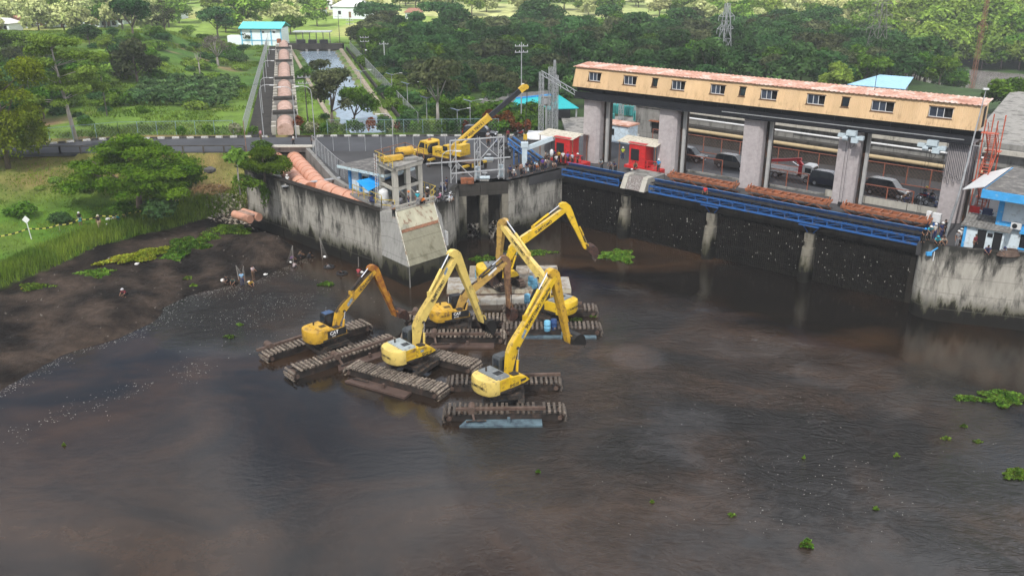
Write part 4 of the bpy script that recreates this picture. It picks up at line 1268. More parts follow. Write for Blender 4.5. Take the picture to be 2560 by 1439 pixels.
 P_(MB().box((0.25 * k, -0.8 * k, zb + 1.04 * k), (0.6 * k, 0.5 * k, 0.12 * k)), "tank_cap", M_UNDER)
 P_(MB().box((-0.28 * k, 0.78 * k, zb + 0.6 * k), (0.34 * k, 0.9 * k, 0.78 * k)), "left_cover", bodycol)
 cprof = [(-0.12, 0.24), (1.5, 0.24), (1.62, 0.95), (1.22, 1.88), (0.98, 1.98), (-0.02, 1.98), (-0.12, 1.85)]
 cabo = P_(MB().extr(cprof, lambda x, y, z: Vector((x * k, y * k, zb + z * k)), 0.38, 1.26), "cab", cab, True, auto=35)
 gl = MB()
 for y_ in (0.372, 1.268):
  gl.box((0.42 * k, y_ * k, zb + 1.38 * k), (0.55 * k, 0.01, 0.78 * k))
  gl.add([Vector((x * k, y_ * k, zb + z * k)) for x, z in ((0.78, 1.0), (1.5, 1.0), (1.16, 1.78), (0.78, 1.78))], [(0, 1, 2, 3)] if y_ < 1 else [(3, 2, 1, 0)])
 gl.box((-0.125 * k, 0.82 * k, zb + 1.4 * k), (0.012, 0.6 * k, 0.7 * k))
 gl.add([Vector((x * k, y * k, zb + z * k)) for x, y, z in ((1.63, 0.46, 0.98), (1.63, 1.18, 0.98), (1.25, 1.18, 1.84), (1.25, 0.46, 1.84))], [(0, 1, 2, 3)])
 g_ = gl.build("cab_window", M_GLASS, cabo)
 MB().box((0.46 * k, 0.82 * k, zb + 2.0 * k), (0.95 * k, 0.8 * k, 0.05)).build("cab_roof", cabroof or cab, cabo)
 for y_ in (0.36, 1.3):
  P_(MB().bar((1.35 * k, y_ * k, zb + 0.3 * k), (1.35 * k, y_ * k, zb + 1.25 * k), 0.045), "grab_rail", M_CABBLK)
 fx, fz = foot
 ex_, ez = elbow
 ang = math.atan2(ez - fz, ex_ - fx)
 Lb = math.hypot(ez - fz, ex_ - fx)
 kn = kneez if kneez is not None else 0.30
 bow = 0.085 * Lb
 def bp(q, off):
  return (fx + math.cos(ang) * q * Lb - math.sin(ang) * off, fz + math.sin(ang) * q * Lb + math.cos(ang) * off)
 pts = [bp(0, 0), bp(0.12, bow * 0.62), bp(kn - 0.07, bow * 0.98), bp(kn, bow * 1.08), bp(kn + 0.08, bow * 1.0), bp(0.55, bow * 0.62), bp(0.8, bow * 0.28), bp(1, 0)]
 hs = [0.36 * k, 0.62 * k, 0.80 * k, 0.84 * k, 0.80 * k, 0.66 * k, 0.54 * k, 0.40 * k]
 yb = -0.06 * k
 wb = 0.50 * k
 boom = P_(rect_loft(pts, hs, wb, yb), "boom", boomcol)
 hose = MB()
 top = []
 for i in range(2, len(pts)):
  d = Vector(pts[min(i + 1, len(pts) - 1)]) - Vector(pts[i - 1]); d.normalize()
  n = Vector((-d.y, d.x)); p_ = Vector(pts[i]) + n * (hs[i] / 2 + 0.05)
  top.append(p_)
 for yy in (-0.13, 0.0, 0.14):
  hose.path([Vector((p_.x, yb + yy * k, p_.y)) for p_ in top], 0.032, 4)
 hose.build("hydraulic_hose", M_UNDER if boomcol in (P_CAT, P_DULL) else P_PALE, boom)
 MB().tube((bp(kn, bow * 0.75)[0], yb - wb / 2 - 0.09, bp(kn, bow * 0.75)[1]), (bp(kn, bow * 0.75)[0], yb + wb / 2 + 0.09, bp(kn, bow * 0.75)[1]), 0.13, n=10).build("boom_pin", M_UNDER, boom)
 cp = bp(kn, bow * 0.75)
 for sy in (-1, 1):
  a = Vector((fx + 0.55, yb + sy * (wb / 2 + 0.14), fz - 0.35)); b_ = Vector((cp[0], yb + sy * (wb / 2 + 0.12), cp[1]))
  cyl = P_(MB().tube(a, a.lerp(b_, 0.62), 0.105 * k, n=8), "boom_cylinder", boomcol)
  MB().tube(a.lerp(b_, 0.6), b_, 0.055 * k, n=6).build("rod", M_CHROME, cyl)
 sx, sz = tip
 dx, dz = sx - ex_, sz - ez
 Ls = math.hypot(dx, dz)
 a_ = Vector((dx / Ls, dz / Ls))
 b2 = Vector((-a_.y, a_.x))                  # outward side
 def sp_(u, w):
  v = Vector((ex_, ez)) + a_ * u + b2 * w
  return (v.x, v.y)
 q = k
 prof = [(-0.62 * q, -0.62 * q), (-0.80 * q, -0.42 * q), (-0.78 * q, -0.05 * q), (-0.55 * q, 0.28 * q), (-0.15 * q, 0.47 * q), (0.5 * q, 0.46 * q), (Ls * 0.45, 0.30 * q), (Ls * 0.97, 0.16 * q), (Ls + 0.08, 0.02), (Ls * 0.97, -0.15 * q), (Ls * 0.5, -0.19 * q), (1.1 * q, -0.27 * q), (0.25 * q, -0.27 * q), (-0.2 * q, -0.36 * q)]
 st = MB().extr([sp_(u, w) for u, w in prof], lambda x, y, z: Vector((x, y, z)), yb - 0.24 * k, yb + 0.24 * k)
 stick = P_(st, "stick", stickcol)
 c0 = bp(0.56, bow * 0.6 + 0.62 * k)
 c1 = sp_(-0.66 * q, -0.50 * q)
 A, Bv = Vector((c0[0], yb, c0[1])), Vector((c1[0], yb, c1[1]))
 sc = P_(MB().tube(A, A.lerp(Bv, 0.60), 0.125 * k, n=8), "stick_cylinder", boomcol if boomcol not in (P_CAT, P_DULL) else M_UNDER)
 MB().tube(A.lerp(Bv, 0.58), Bv, 0.065 * k, n=6).build("rod", M_CHROME, sc)
 MB().box((A.x, yb, A.z - 0.2), (0.35, 0.3, 0.4)).build("bracket", boomcol, boom)
 b0, b1 = sp_(Ls * 0.50, 0.44 * q), sp_(Ls * 0.93, 0.42 * q)
 bc = P_(MB().tube((b0[0], yb, b0[1]), ((b0[0] + b1[0]) / 2, yb, (b0[1] + b1[1]) / 2), 0.085 * k, n=8), "bucket_cylinder", stickcol)
 MB().tube(((b0[0] + b1[0]) / 2, yb, (b0[1] + b1[1]) / 2), (b1[0], yb, b1[1]), 0.045 * k, n=6).build("rod", M_CHROME if stickcol not in (P_RUSTY, P_BROWN) else M_SPUD, bc)
 l2 = sp_(Ls * 0.86, 0.05)
 l3 = sp_(Ls + 0.25 * q, 0.38 * q)
 for yy in (-0.2, 0.2):
  MB().bar((b1[0], yb + yy, b1[1]), (l2[0], yb + yy, l2[1]), 0.06, 0.10).build("link", stickcol, stick)
  MB().bar((b1[0], yb + yy, b1[1]), (l3[0], yb + yy, l3[1]), 0.06, 0.10).build("link", stickcol, stick)
 T = Vector((sx, sz))
 ca, sa = math.cos(buckang), math.sin(buckang)
 def bk(u, w):                                # u along the stick, w outwards, turned by buckang
  v = T + a_ * (u * ca - w * sa) + b2 * (u * sa + w * ca)
  return v
 S_ = 1.12 * k
 arc_ = [(0.0, 0.0), (0.05, 0.36), (0.38, 0.62), (0.80, 0.62), (1.12, 0.34), (1.28, -0.10), (1.30, -0.42)]
 inn = [(0.06, -0.02), (0.12, 0.30), (0.40, 0.55), (0.78, 0.55), (1.06, 0.30), (1.21, -0.10), (1.30, -0.42)]
 bm = MB()
 wy = 0.60 * S_
 nA = len(arc_)
 rr = []
 for lst in (arc_, inn):
  rr.append([bk(u * S_, w * S_) for u, w in lst])
 for i in range(nA - 1):
  o0, o1, i0, i1 = rr[0][i], rr[0][i + 1], rr[1][i], rr[1][i + 1]
  v_ = [Vector((p.x, yb + s_ * wy, p.y)) for s_ in (-1, 1) for p in (o0, o1, i1, i0)]
  bm.add(v_, [(0, 1, 5, 4), (3, 7, 6, 2)])
 for s_ in (-1, 1):
  ring = [Vector((p.x, yb + s_ * wy, p.y)) for p in rr[0]]
  ring2 = [Vector((p.x, yb + s_ * (wy - 0.05), p.y)) for p in rr[0]]
  bm.add(ring + ring2, [tuple(range(nA)), tuple(range(2 * nA - 1, nA - 1, -1))] + [(i, i + 1, nA + i + 1, nA + i) for i in range(nA - 1)] + [(nA - 1, 0, nA, 2 * nA - 1)])
 bo = P_(bm, "bucket", buckcol)
 for i in range(5):
  y_ = yb - wy + 2 * wy * (i + 0.5) / 5
  p0, p1 = bk(1.27 * S_, -0.32 * S_), bk(1.30 * S_, -0.62 * S_)
  MB().bar((p0.x, y_, p0.y), (p1.x, y_, p1.y), 0.10, 0.07).build("tooth", M_SHOE, bo)
 t["boom_len"] = Lb
 def boom_text(txt, size, q, side_, m=M_LETTER, off=0.0):
  p0, p1 = Vector(bp(q, 0)), Vector(bp(q + 0.2, 0))
  i0 = Vector(bp(q, bow * (0.62 if q > 0.5 else 0.85) * (1 if q < 0.62 else 0.7)))
  d = Vector(bp(0.8, bow * 0.28)) - Vector(bp(kn + 0.08, bow)); d.normalize()
  up_ = Vector((-d.y, d.x))
  if side_ < 0:
   o = letters(txt, size, (i0.x + up_.x * off, yb - wb / 2, i0.y + up_.y * off), (d.x, 0, d.y), (up_.x, 0, up_.y), m, boom, bold=0.03)
  else:
   o = letters(txt, size, (i0.x + up_.x * off, yb + wb / 2, i0.y + up_.y * off), (-d.x, 0, -d.y), (up_.x, 0, up_.y), m, boom, bold=0.03)
  return o
 def decal(q, w_, h_, m, side_=-1):
  d = Vector(bp(0.8, bow * 0.28)) - Vector(bp(kn + 0.08, bow)); d.normalize()
  up_ = Vector((-d.y, d.x)); c_ = Vector(bp(q, bow * 0.8))
  y_ = yb + side_ * (wb / 2 + 0.006)
  pp = [c_ - d * w_ / 2 - up_ * h_ / 2, c_ + d * w_ / 2 - up_ * h_ / 2 * 0.4, c_ + d * w_ / 2 + up_ * h_ / 2, c_ - d * w_ / 2 + up_ * h_ / 2 * 0.3]
  MB().add([Vector((p.x, y_, p.y)) for p in pp], [(0, 1, 2, 3) if side_ < 0 else (3, 2, 1, 0)]).build("decal", m, boom)
 def side_text(txt, size, x0, z, side_=-1, m=M_LETTER, par=None, y=1.25):
  par = par or so
  return letters(txt, size, (x0 * k, side_ * y * k, zb + z * k), (1 if side_ < 0 else -1, 0, 0), (0, 0, 1), m, par, bold=0.03)
 def rear_text(txt, size, z, m=M_LETTER, y0=0.62):
  return letters(txt, size, (-2.72 * k, y0 * k, zb + z * k), (0, -1, 0), (0, 0, 1), m, cw, bold=0.03)
 def panel(x0, x1, z0, z1, m, side_=-1, name="side_decal", y=1.252):
  MB().add([Vector((x * k, side_ * y * k, zb + z * k)) for x, z in ((x0, z0), (x1, z0), (x1, z1), (x0, z1))], [(0, 1, 2, 3) if side_ < 0 else (3, 2, 1, 0)]).build(name, m, so)
 for (dy, lx, x0, wd, m, pole, pm) in floats:     # flat side floats with the spud pole lying on them
  z = 0.17
  MB().prism([(x0 - lx / 2, dy - wd / 2), (x0 + lx / 2, dy - wd / 2), (x0 + lx / 2, dy + wd / 2), (x0 - lx / 2 + 0.5, dy + wd / 2)], -0.3, z).build("side_float", m, t)
  MB().box((x0 + 0.6, dy, z + 0.2), (0.22, 0.22, 0.4)).build("float_post", m, t)
  MB().path([(x0 - lx / 2 + 0.5, dy, z + 0.08), (x0 - lx / 2 + 1.1, dy - 0.1, z + 0.22), (x0 - lx / 2 + 2.0, dy + 0.12, z + 0.1)], 0.07, 5).build("hose", M_UNDER, t)
  if pole:
   s_ = 1 if dy > 0 else -1
   MB().bar((x0 - pole / 2, dy - s_ * (wd / 2 + 0.35), 0.86), (x0 + pole / 2, dy - s_ * (wd / 2 + 0.3), 0.92), 0.26, 0.22).build("spud_pole", pm, t)
   MB().tube((x0 - pole / 2 + 1.2, dy - s_ * (wd / 2 + 0.75), 1.0), (x0 - pole / 2 + 1.2, dy - s_ * (wd / 2 - 0.2), 1.0), 0.28, n=10).build("spud_collar", M_SPUD, t)
   MB().bar((x0 - pole / 2 + 1.2, dy - s_ * (wd / 2 + 0.1), 1.0), (x0 - pole / 2 + 1.4, dy, 0.3), 0.16).build("spud_arm", M_SPUD, t)
 return t, dict(boom_text=boom_text, side_text=side_text, rear_text=rear_text, panel=panel, decal=decal, so=so, cw=cw, k=k, zb=zb, rot=rot)
tA, h = excavator("A", "leftmost excavator, with rust streaked stick and black side panel on muddy brown tracks", (-16.0, 72.1), R(41), R(44), (5.05, 6.35), (7.05, 1.35), k=0.90,
 boomcol=P_CAT, stickcol=P_RUSTY, bodycol=P_CAT, cab=M_CABBLK, hood=P_CAT, pontoon=(10.4, 2.25), shoe=M_SHOE, foot=(0.55, 2.1), kneez=0.27, style="short", buckang=R(60), cabroof=mat("cab_roof_blue", (0.045, 0.085, 0.17), 0.5),
 floats=((-3.55, 5.6, 1.2, 1.0, M_FLOATR, 7.0, M_SPUD), (3.5, 3.2, -2.6, 0.7, M_SPUD, 6.0, M_SPUD)), nshoe=26)
h["boom_text"]("ULTRATREX", 0.34, 0.62, -1)
h["decal"](0.42, 0.75, 0.42, M_DECAL)
h["panel"](-0.95, 1.15, 0.26, 1.0, M_CABBLK)
h["side_text"]("CAT", 0.44, -0.72, 0.72, m=M_LETTERW)
h["side_text"]("312D", 0.17, -0.5, 0.40, m=M_LETTERW)
tB, h = excavator("B", "pale yellow long reach excavator with black bucket over the parked barge, second from the left", (-8.3, 68.2), R(-29), R(42), (4.75, 9.15), (7.5, 2.35), k=1.0,
 boomcol=P_PALE, stickcol=P_PALE, bodycol=P_NEW, backcol=P_PALE, cab=M_CABGREY, hood=mat("hood_pale_grey", (0.33, 0.37, 0.37), 0.45, var=0.15, dirt=(0.10, 0.11, 0.11), dirtamt=0.2), pontoon=(9.3, 2.55), shoe=M_SHOE, buckcol=M_BUCKBLK, buckang=R(25), foot=(0.3, 2.35), kneez=0.25,
 floats=((-3.9, 6.0, -0.8, 1.0, M_FLOATR, 0, None), (3.8, 3.4, 1.2, 0.8, M_SPUD, 0, None)), nshoe=30)
h["boom_text"]("SUMITOMO", 0.40, 0.47, -1)
h["decal"](0.82, 0.6, 0.35, M_DECAL)
h["side_text"]("SH210", 0.36, 0.05, 0.36, m=M_LETTER)
h["panel"](-0.1, 0.25, 0.6, 0.8, M_DECAL)
h["panel"](-1.45, -0.62, 0.75, 0.98, P_CAT, y=1.225); h["panel"](-1.45, -0.62, 0.40, 0.63, P_CAT, y=1.225)
h["rear_text"]("SUMITOMO", 0.26, 0.66)
tC, h = excavator("C", "bright yellow long reach excavator nearest the camera, on black tracks above a blue float", (-0.6, 62.9), R(1), R(42), (5.15, 9.25), (6.95, 3.0), k=1.02,
 boomcol=P_NEW, stickcol=P_CAT, bodycol=P_NEW, backcol=P_PALE, cab=M_CABGREY, pontoon=(9.1, 2.4), shoe=M_SHOED, buckcol=M_BUCKBLK, buckang=R(75), foot=(0.3, 2.3), kneez=0.26,
 floats=((-3.55, 6.2, -0.3, 0.95, M_FLOATB, 6.8, M_SPUD), (3.6, 5.5, 1.6, 0.8, M_FLOATB, 6.0, M_SPUD)), nshoe=22)
h["boom_text"]("SUMITOMO", 0.42, 0.46, -1)
h["boom_text"]("Ultratrex", 0.34, 0.74, -1)
h["decal"](0.40, 0.7, 0.4, M_DECAL)
h["side_text"]("SH210", 0.34, -0.55, 0.40, m=M_LETTER)
h["panel"](0.55, 1.1, 0.42, 0.62, M_LETTER)
h["panel"](-1.3, -0.9, 0.80, 0.98, P_CAT, y=1.225)
h["rear_text"]("SUMITOMO", 0.30, 0.70)
tD, h = excavator("D", "dull muddy yellow small excavator with brown stick, behind the pale yellow one", (-5.3, 76.35), R(0), R(24), (5.15, 6.15), (5.4, 1.55), k=0.88,
 boomcol=P_DULL, stickcol=P_BROWN, bodycol=P_CAT, cab=M_CABBLK, hood=P_CAT, pontoon=(9.3, 1.9), shoe=M_SHOE, foot=(0.3, 2.15), kneez=0.28, style="short", buckang=R(15), floats=((-3.2, 6.0, 0.7, 0.95, M_FLOATR, 7.2, M_SPUD), (3.1, 2.4, -2.6, 0.5, M_SPUD, 5.0, M_SPUD)), nshoe=24)
h["decal"](0.76, 1.0, 0.3, M_LETTERW)
h["panel"](-0.75, 1.15, 0.26, 1.0, M_CABBLK)
h["side_text"]("CAT", 0.36, -0.55, 0.76, m=M_LETTERW)
h["side_text"]("311D", 0.20, -0.5, 0.42, m=M_LETTERW)
letters("HCE-21", 0.26, (-1.95 * 0.88, -1.26 * 0.88, 1.62 + 0.72 * 0.88), (1, 0, 0), (0, 0, 1), M_LETTER, h["cw"], bold=0.03)
tE, h = excavator("E", "yellow long reach excavator turned back over the barge, its rear towards the open water", (3.7, 78.45), R(0), R(139), (6.2, 8.4), (6.7, 3.55), k=0.98,
 boomcol=P_PALE, stickcol=P_DULL, bodycol=P_NEW, backcol=P_NEW, cab=M_CABBLK, pontoon=(9.0, 2.2), shoe=M_SHOED, buckcol=M_BUCKET, buckang=R(20), foot=(0.35, 2.3), kneez=0.26,
 floats=((-3.4, 7.4, 0.3, 0.5, M_FLOATB, 0, None), (3.4, 5.5, 0.6, 0.6, M_FLOATB, 5.0, M_SPUD)), nshoe=22)
h["boom_text"]("SUMITOMO", 0.40, 0.80, 1)
h["rear_text"]("SUMITOMO", 0.28, 0.66)
FZ = 0.72
tF, h = excavator("F", "yellow crawler excavator on the pale barge reaching towards the dam", (-1.0, 86.6, FZ), R(-58), R(14), (6.7, 8.45 - FZ), (8.85, 4.0 - FZ), k=1.0,
 boomcol=P_NEW, stickcol=P_NEW, bodycol=P_NEW, backcol=P_NEW, cab=M_CABBLK, base="crawler", buckcol=M_BUCKET, buckang=R(35), foot=(0.35, 2.3), deck=1.05, kneez=0.25)
h["boom_text"]("SUMITOMO", 0.40, 0.52, -1)
h["rear_text"]("SUMITOMO", 0.28, 0.60)
h["panel"](0.3, 0.8, 1.2, 1.6, mat("orange_vest", (0.60, 0.10, 0.02), 0.7), y=-0.37, name="orange_seat") if False else None
M_BARGE = mat("barge_pale", (0.36, 0.35, 0.32), 0.8, var=0.2, scale=0.7, dirt=(0.22, 0.17, 0.12), dirtamt=0.5, bump=0.2)
M_BARGEM = mat("barge_muddy", (0.20, 0.165, 0.125), 0.8, var=0.3, scale=0.8, dirt=(0.35, 0.33, 0.29), dirtamt=0.45, bump=0.2)
M_BARGES = mat("barge_side", (0.47, 0.43, 0.33), 0.7, var=0.15, scale=0.9, dirt=(0.20, 0.10, 0.06), dirtamt=0.35)
t = thing("barge", "pale grey work barge of joined floats under the crawler excavator", "barge", (-0.4, 88.5, 0), R(1))
for i, j in ((0, 0), (1, 0), (2, 0), (3, 0), (1, 1), (2, 1), (3, 1)):
 x0, dx = -6.3 + i * 3.18, (0 if j == 0 else -1.0)
 fl = MB().prism([(x0 + dx, -3.1 + j * 3.6), (x0 + 3.15 + dx, -3.1 + j * 3.6), (x0 + 3.15 + dx, 0.46 + j * 3.6), (x0 + dx, 0.46 + j * 3.6)], -0.5, 0.70 + rng.uniform(-0.02, 0.02)).build("float", M_BARGES, t)
 MB().box((x0 + 1.575 + dx, -1.32 + j * 3.6, 0.735), (3.05, 3.45, 0.03)).build("deck_plate", M_BARGE if i in (0, 3) else M_BARGEM, fl)
MB().box((0, -3.15, 0.12), (12.7, 0.06, 0.3)).build("rust_line", M_SPUD, t)
tp = thing("ramp_float", "long pale ramp float lying in front of the barge", "float", (-1.0, 83.7, 0), R(5))
for i in range(6):
 MB().box((-4.6 + i * 1.62, 0, 0.1), (1.58, 1.25, 0.85)).build("float_segment", M_BARGE, tp)
MB().box((0, 0, 0.56), (9.6, 1.0, 0.06)).build("ramp_deck", M_BARGE, tp)
M_DRUM = mat("drum_light_blue", (0.16, 0.42, 0.60), 0.45, var=0.1)
M_DRUMD = mat("drum_dark_blue", (0.020, 0.055, 0.16), 0.45, var=0.15)
def drum(loc, label, m=M_DRUM):
 t = thing("drum", label, "drum", loc, rng.uniform(0, 3), "blue plastic drums on the floats")
 MB().loft([[Vector((r_ * math.cos(a), r_ * math.sin(a), z)) for a in [2 * math.pi * i / 14 for i in range(14)]] for r_, z in ((0.27, 0), (0.30, 0.05), (0.30, 0.3), (0.32, 0.33), (0.30, 0.36), (0.30, 0.62), (0.32, 0.65), (0.30, 0.68), (0.30, 0.92), (0.27, 0.97))]).build("drum_body", m, t, smooth=True, auto=40)
 MB().tube((0.12, 0, 0.97), (0.12, 0, 1.0), 0.05, n=8).build("bung", m, t)
 MB().tube((0, 0, 0.955), (0, 0, 0.985), 0.24, n=14).build("drum_lid", m, t)
DZ = 0.76
for (u, v, lb) in ((1195, 694, "light blue drum at the left rear of the barge excavator"), (1204, 699, "light blue drum in the middle of the three behind the barge excavator"), (1217, 691, "light blue drum tucked against the rear of the barge excavator"),
     (1327, 713, "light blue drum on the barge under the crossing boom, farthest back"), (1336, 720, "light blue drum on the barge under the crossing boom, nearest the edge"), (1346, 715, "light blue drum on the barge under the crossing boom, rightmost of three")):
 p = pix(u, v, DZ); drum((p.x, p.y, DZ), lb)
for (u, v, lb, m) in ((1368, 826, "light blue drum standing on the tracks of the turned excavator", M_DRUM), (1384, 822, "dark blue drum beside the light blue one on the tracks", M_DRUMD), (1318, 758, "light blue drum at the cab side of the turned excavator", M_DRUM)):
 p = pix(u, v, 0.56); drum((p.x, p.y, 0.56), lb, m)
# ---------------------------------------------------------------- vegetation
def leaf_mat(name, col, col2=None, trans=0.28, var=0.5, scale=0.35):
 m, nt, b, out = nmat(name)
 nt.nodes.remove(b)
 col2 = col2 or tuple(c * 1.5 for c in col)
 p = objpos(nt)
 at = nd(nt, "ShaderNodeAttribute", attribute_name="Col")
 c = ramp(nt, noise(nt, p, scale, 3, 0.6), [(0.35, tuple(v * (1 - var * 0.5) for v in col)), (0.65, col2)])
 c = mixc(nt, 1.0, c, at.outputs["Color"], "MULTIPLY")
 oi = nt.nodes.new("ShaderNodeObjectInfo")
 hv = nt.nodes.new("ShaderNodeHueSaturation")
 for a_, b_, sock in ((0.72, 1.3, "Value"), (0.488, 0.516, "Hue")):
  mr = nd(nt, "ShaderNodeMapRange")
  mr.inputs[3].default_value = a_
  mr.inputs[4].default_value = b_
  if sock == "Hue":
   fr = nd(nt, "ShaderNodeMath", operation="FRACT")
   mu = nd(nt, "ShaderNodeMath", operation="MULTIPLY")
   mu.inputs[1].default_value = 7.31
   nt.links.new(oi.outputs["Random"], mu.inputs[0]); nt.links.new(mu.outputs[0], fr.inputs[0]); nt.links.new(fr.outputs[0], mr.inputs[0])
  else:
   nt.links.new(oi.outputs["Random"], mr.inputs[0])
  nt.links.new(mr.outputs[0], hv.inputs[sock])
 nt.links.new(c, hv.inputs["Color"])
 d = nd(nt, "ShaderNodeBsdfDiffuse"); tr = nd(nt, "ShaderNodeBsdfTranslucent"); mx = nd(nt, "ShaderNodeMixShader")
 mx.inputs[0].default_value = trans
 for n_ in (d, tr): nt.links.new(hv.outputs[0], n_.inputs["Color"])
 nt.links.new(d.outputs[0], mx.inputs[1]); nt.links.new(tr.outputs[0], mx.inputs[2]); nt.links.new(mx.outputs[0], out.inputs[0])
 return m
L_DEEP = leaf_mat("leaf_deep_green", (0.036, 0.088, 0.030), (0.066, 0.138, 0.040))
L_MID = leaf_mat("leaf_mid_green", (0.058, 0.135, 0.016), (0.110, 0.205, 0.022))
L_RAIN = leaf_mat("leaf_rain_tree", (0.060, 0.135, 0.010), (0.130, 0.215, 0.016))
L_YEL = leaf_mat("leaf_yellow_green", (0.120, 0.205, 0.014), (0.250, 0.330, 0.024))
L_FRESH = leaf_mat("leaf_fresh_green", (0.13, 0.22, 0.03), (0.22, 0.32, 0.055))
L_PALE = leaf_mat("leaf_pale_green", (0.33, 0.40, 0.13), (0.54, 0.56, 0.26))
L_OLIVE = leaf_mat("leaf_olive_brown", (0.062, 0.086, 0.036), (0.108, 0.122, 0.055))
L_GREY = leaf_mat("twig_grey", (0.16, 0.14, 0.125), (0.22, 0.195, 0.17))
L_RED = leaf_mat("leaf_red_brown", (0.14, 0.045, 0.018), (0.24, 0.085, 0.026))
L_GRASS = leaf_mat("grass_blade", (0.095, 0.190, 0.020), (0.190, 0.270, 0.034), scale=0.15)
L_HYA = leaf_mat("hyacinth_leaf", (0.075, 0.165, 0.016), (0.155, 0.255, 0.034), scale=1.2)
M_BARK = mat("bark", (0.125, 0.098, 0.078), 0.9, var=0.35, scale=3, stretch=(1, 1, 0.3))
M_BARKP = mat("pale_bark", (0.33, 0.30, 0.27), 0.9, var=0.25, scale=3, stretch=(1, 1, 0.3))
def leaves(blobs, n, size, seed, flat=0.35, shell=0.55, aspect=0.55, tint=(0.6, 1.3)):
 """many leaf-sized faces spread through ellipsoids (cx, cy, cz, rx, ry, rz)"""
 rs = np.random.RandomState(seed)
 bl = np.array(blobs, float)
 wt = (bl[:, 3] * bl[:, 4] * bl[:, 5]) ** 0.66
 k = rs.choice(len(bl), n, p=wt / wt.sum())
 d = rs.normal(size=(n, 3))
 d /= np.linalg.norm(d, axis=1)[:, None]
 low = d[:, 2] < -0.25
 d[low, 2] *= -rs.choice([1, -1], low.sum(), p=[0.6, 0.4])
 r = shell + (1.06 - shell) * rs.rand(n) ** 0.7
 p = bl[k, :3] + d * bl[k, 3:] * r[:, None] + rs.normal(size=(n, 3)) * size * 0.4
 nr = d * 0.7 + rs.normal(size=(n, 3)) * 0.55 + np.array((0, 0, flat))
 nr /= np.linalg.norm(nr, axis=1)[:, None]
 t = np.cross(nr, rs.normal(size=(n, 3)))
 t /= np.linalg.norm(t, axis=1)[:, None] + 1e-9
 b = np.cross(nr, t)
 s = size * (0.55 + 0.9 * rs.rand(n))[:, None]
 co = np.stack([p - t * s, p - b * s * aspect + nr * s * 0.12, p + t * s, p + b * s * aspect + nr * s * 0.12], 1).reshape(-1, 3)
 q = np.arange(n * 4).reshape(n, 4)
 c = np.repeat(tint[0] + (tint[1] - tint[0]) * rs.rand(n), 4)[:, None] * np.ones((1, 3))
 return co, q, c
def leaf_mesh(name, blobs, n, size, seed, m, **kw):
 co, q, c = leaves(blobs, n, size, seed, **kw)
 return mesh_np(name, co, q, m, c, smooth_=False)
def limb_mesh(name, paths, m, n=6):
 mb = MB()
 for pts, r0, r1 in paths:
  k = len(pts)
  mb.path(pts, [r0 + (r1 - r0) * i / (k - 1) for i in range(k)], n)
 return mb.mesh(name, m, True)
def auto_tree(h, crown_r, crown_h, trunk_r, seed, nblob=7, flatness=0.7, lean=(0, 0), n=1500, size=0.4, leafm=None, bark=None, spread=0.62, shell=0.5, nl=5):
 """returns (trunk mesh, crown mesh) of a whole tree standing at the origin"""
 rs = random.Random(seed)
 zc = h - crown_h / 2
 blobs = []
 for i in range(nblob):
  a = 2 * math.pi * (i + rs.uniform(-0.3, 0.3)) / max(1, nblob - 1)
  rr = 0 if i == nblob - 1 else crown_r * spread * rs.uniform(0.75, 1.1)
  br = crown_r * rs.uniform(0.36, 0.54)
  blobs.append((lean[0] + rr * math.cos(a), lean[1] + rr * math.sin(a), zc + crown_h * (rs.uniform(-0.32, 0.22) if rr else 0.2), br, br * rs.uniform(0.85, 1.15), max(0.3, min(br * flatness, crown_h * 0.42))))
 fork = Vector((lean[0] * 0.45, lean[1] * 0.45, max(h * 0.25, zc - crown_h * 0.6)))
 paths = [([Vector((0, 0, -0.6)), fork * 0.5 + Vector((rs.uniform(-0.2, 0.2), 0, 0)), fork], trunk_r * 1.25, trunk_r * 0.75)]
 for b_ in blobs[:nl] + blobs[-1:]:
  e = Vector(b_[:3])
  m_ = fork.lerp(e, 0.5) + Vector((rs.uniform(-0.3, 0.3), rs.uniform(-0.3, 0.3), rs.uniform(-0.1, 0.3))) * crown_r * 0.2
  paths.append(([fork, m_, e], trunk_r * 0.55, trunk_r * 0.12))
 return limb_mesh("trunk", paths, bark or M_BARK), leaf_mesh("crown", blobs, n, size, seed, leafm or L_MID, shell=shell)
def place_tree(name, label, cat, loc, meshes, rz=0, group=None, scale=1.0):
 t = thing(name, label, cat, loc, rz, group)
 t.scale = (scale, scale, scale) if not isinstance(scale, tuple) else scale
 put("trunk", meshes[0], t)
 put("crown", meshes[1], t)
 return t
def gz(x, y): return float(height(np.array([x]), np.array([y]))[0])
def on_ground(u, v, z=7.0):
 for _ in range(6):
  p = pix(u, v, z)
  z = gz(p.x, p.y)
 return pix(u, v, z)
def custom_tree(name, label, base, blobs, n, size, seed, leafm, limbs, bark=M_BARK, cat="tree", **kw):
 t = thing(name, label, cat, base)
 put("trunk", limb_mesh("trunk", limbs, bark), t)
 put("crown", leaf_mesh("crown", blobs, n, size, seed, leafm, **kw), t)
 return t
rs = random.Random(8)
bl = []
for i in range(62):
 a, rr = rs.uniform(0, 6.283), 7.4 * math.sqrt(rs.random())
 bl.append((rr * math.cos(a), rr * 0.95 * math.sin(a), (8.2 - 0.085 * rr * rr if i < 44 else 5.6 - 0.05 * rr * rr) + rs.uniform(-1.1, 0.4), rs.uniform(1.3, 2.4), rs.uniform(1.3, 2.2), rs.uniform(0.45, 0.8)))
V = Vector
limbs = [([V((0, 0, -0.5)), V((0.1, 0, 1.0)), V((0.2, 0, 1.8))], 0.42, 0.30)]
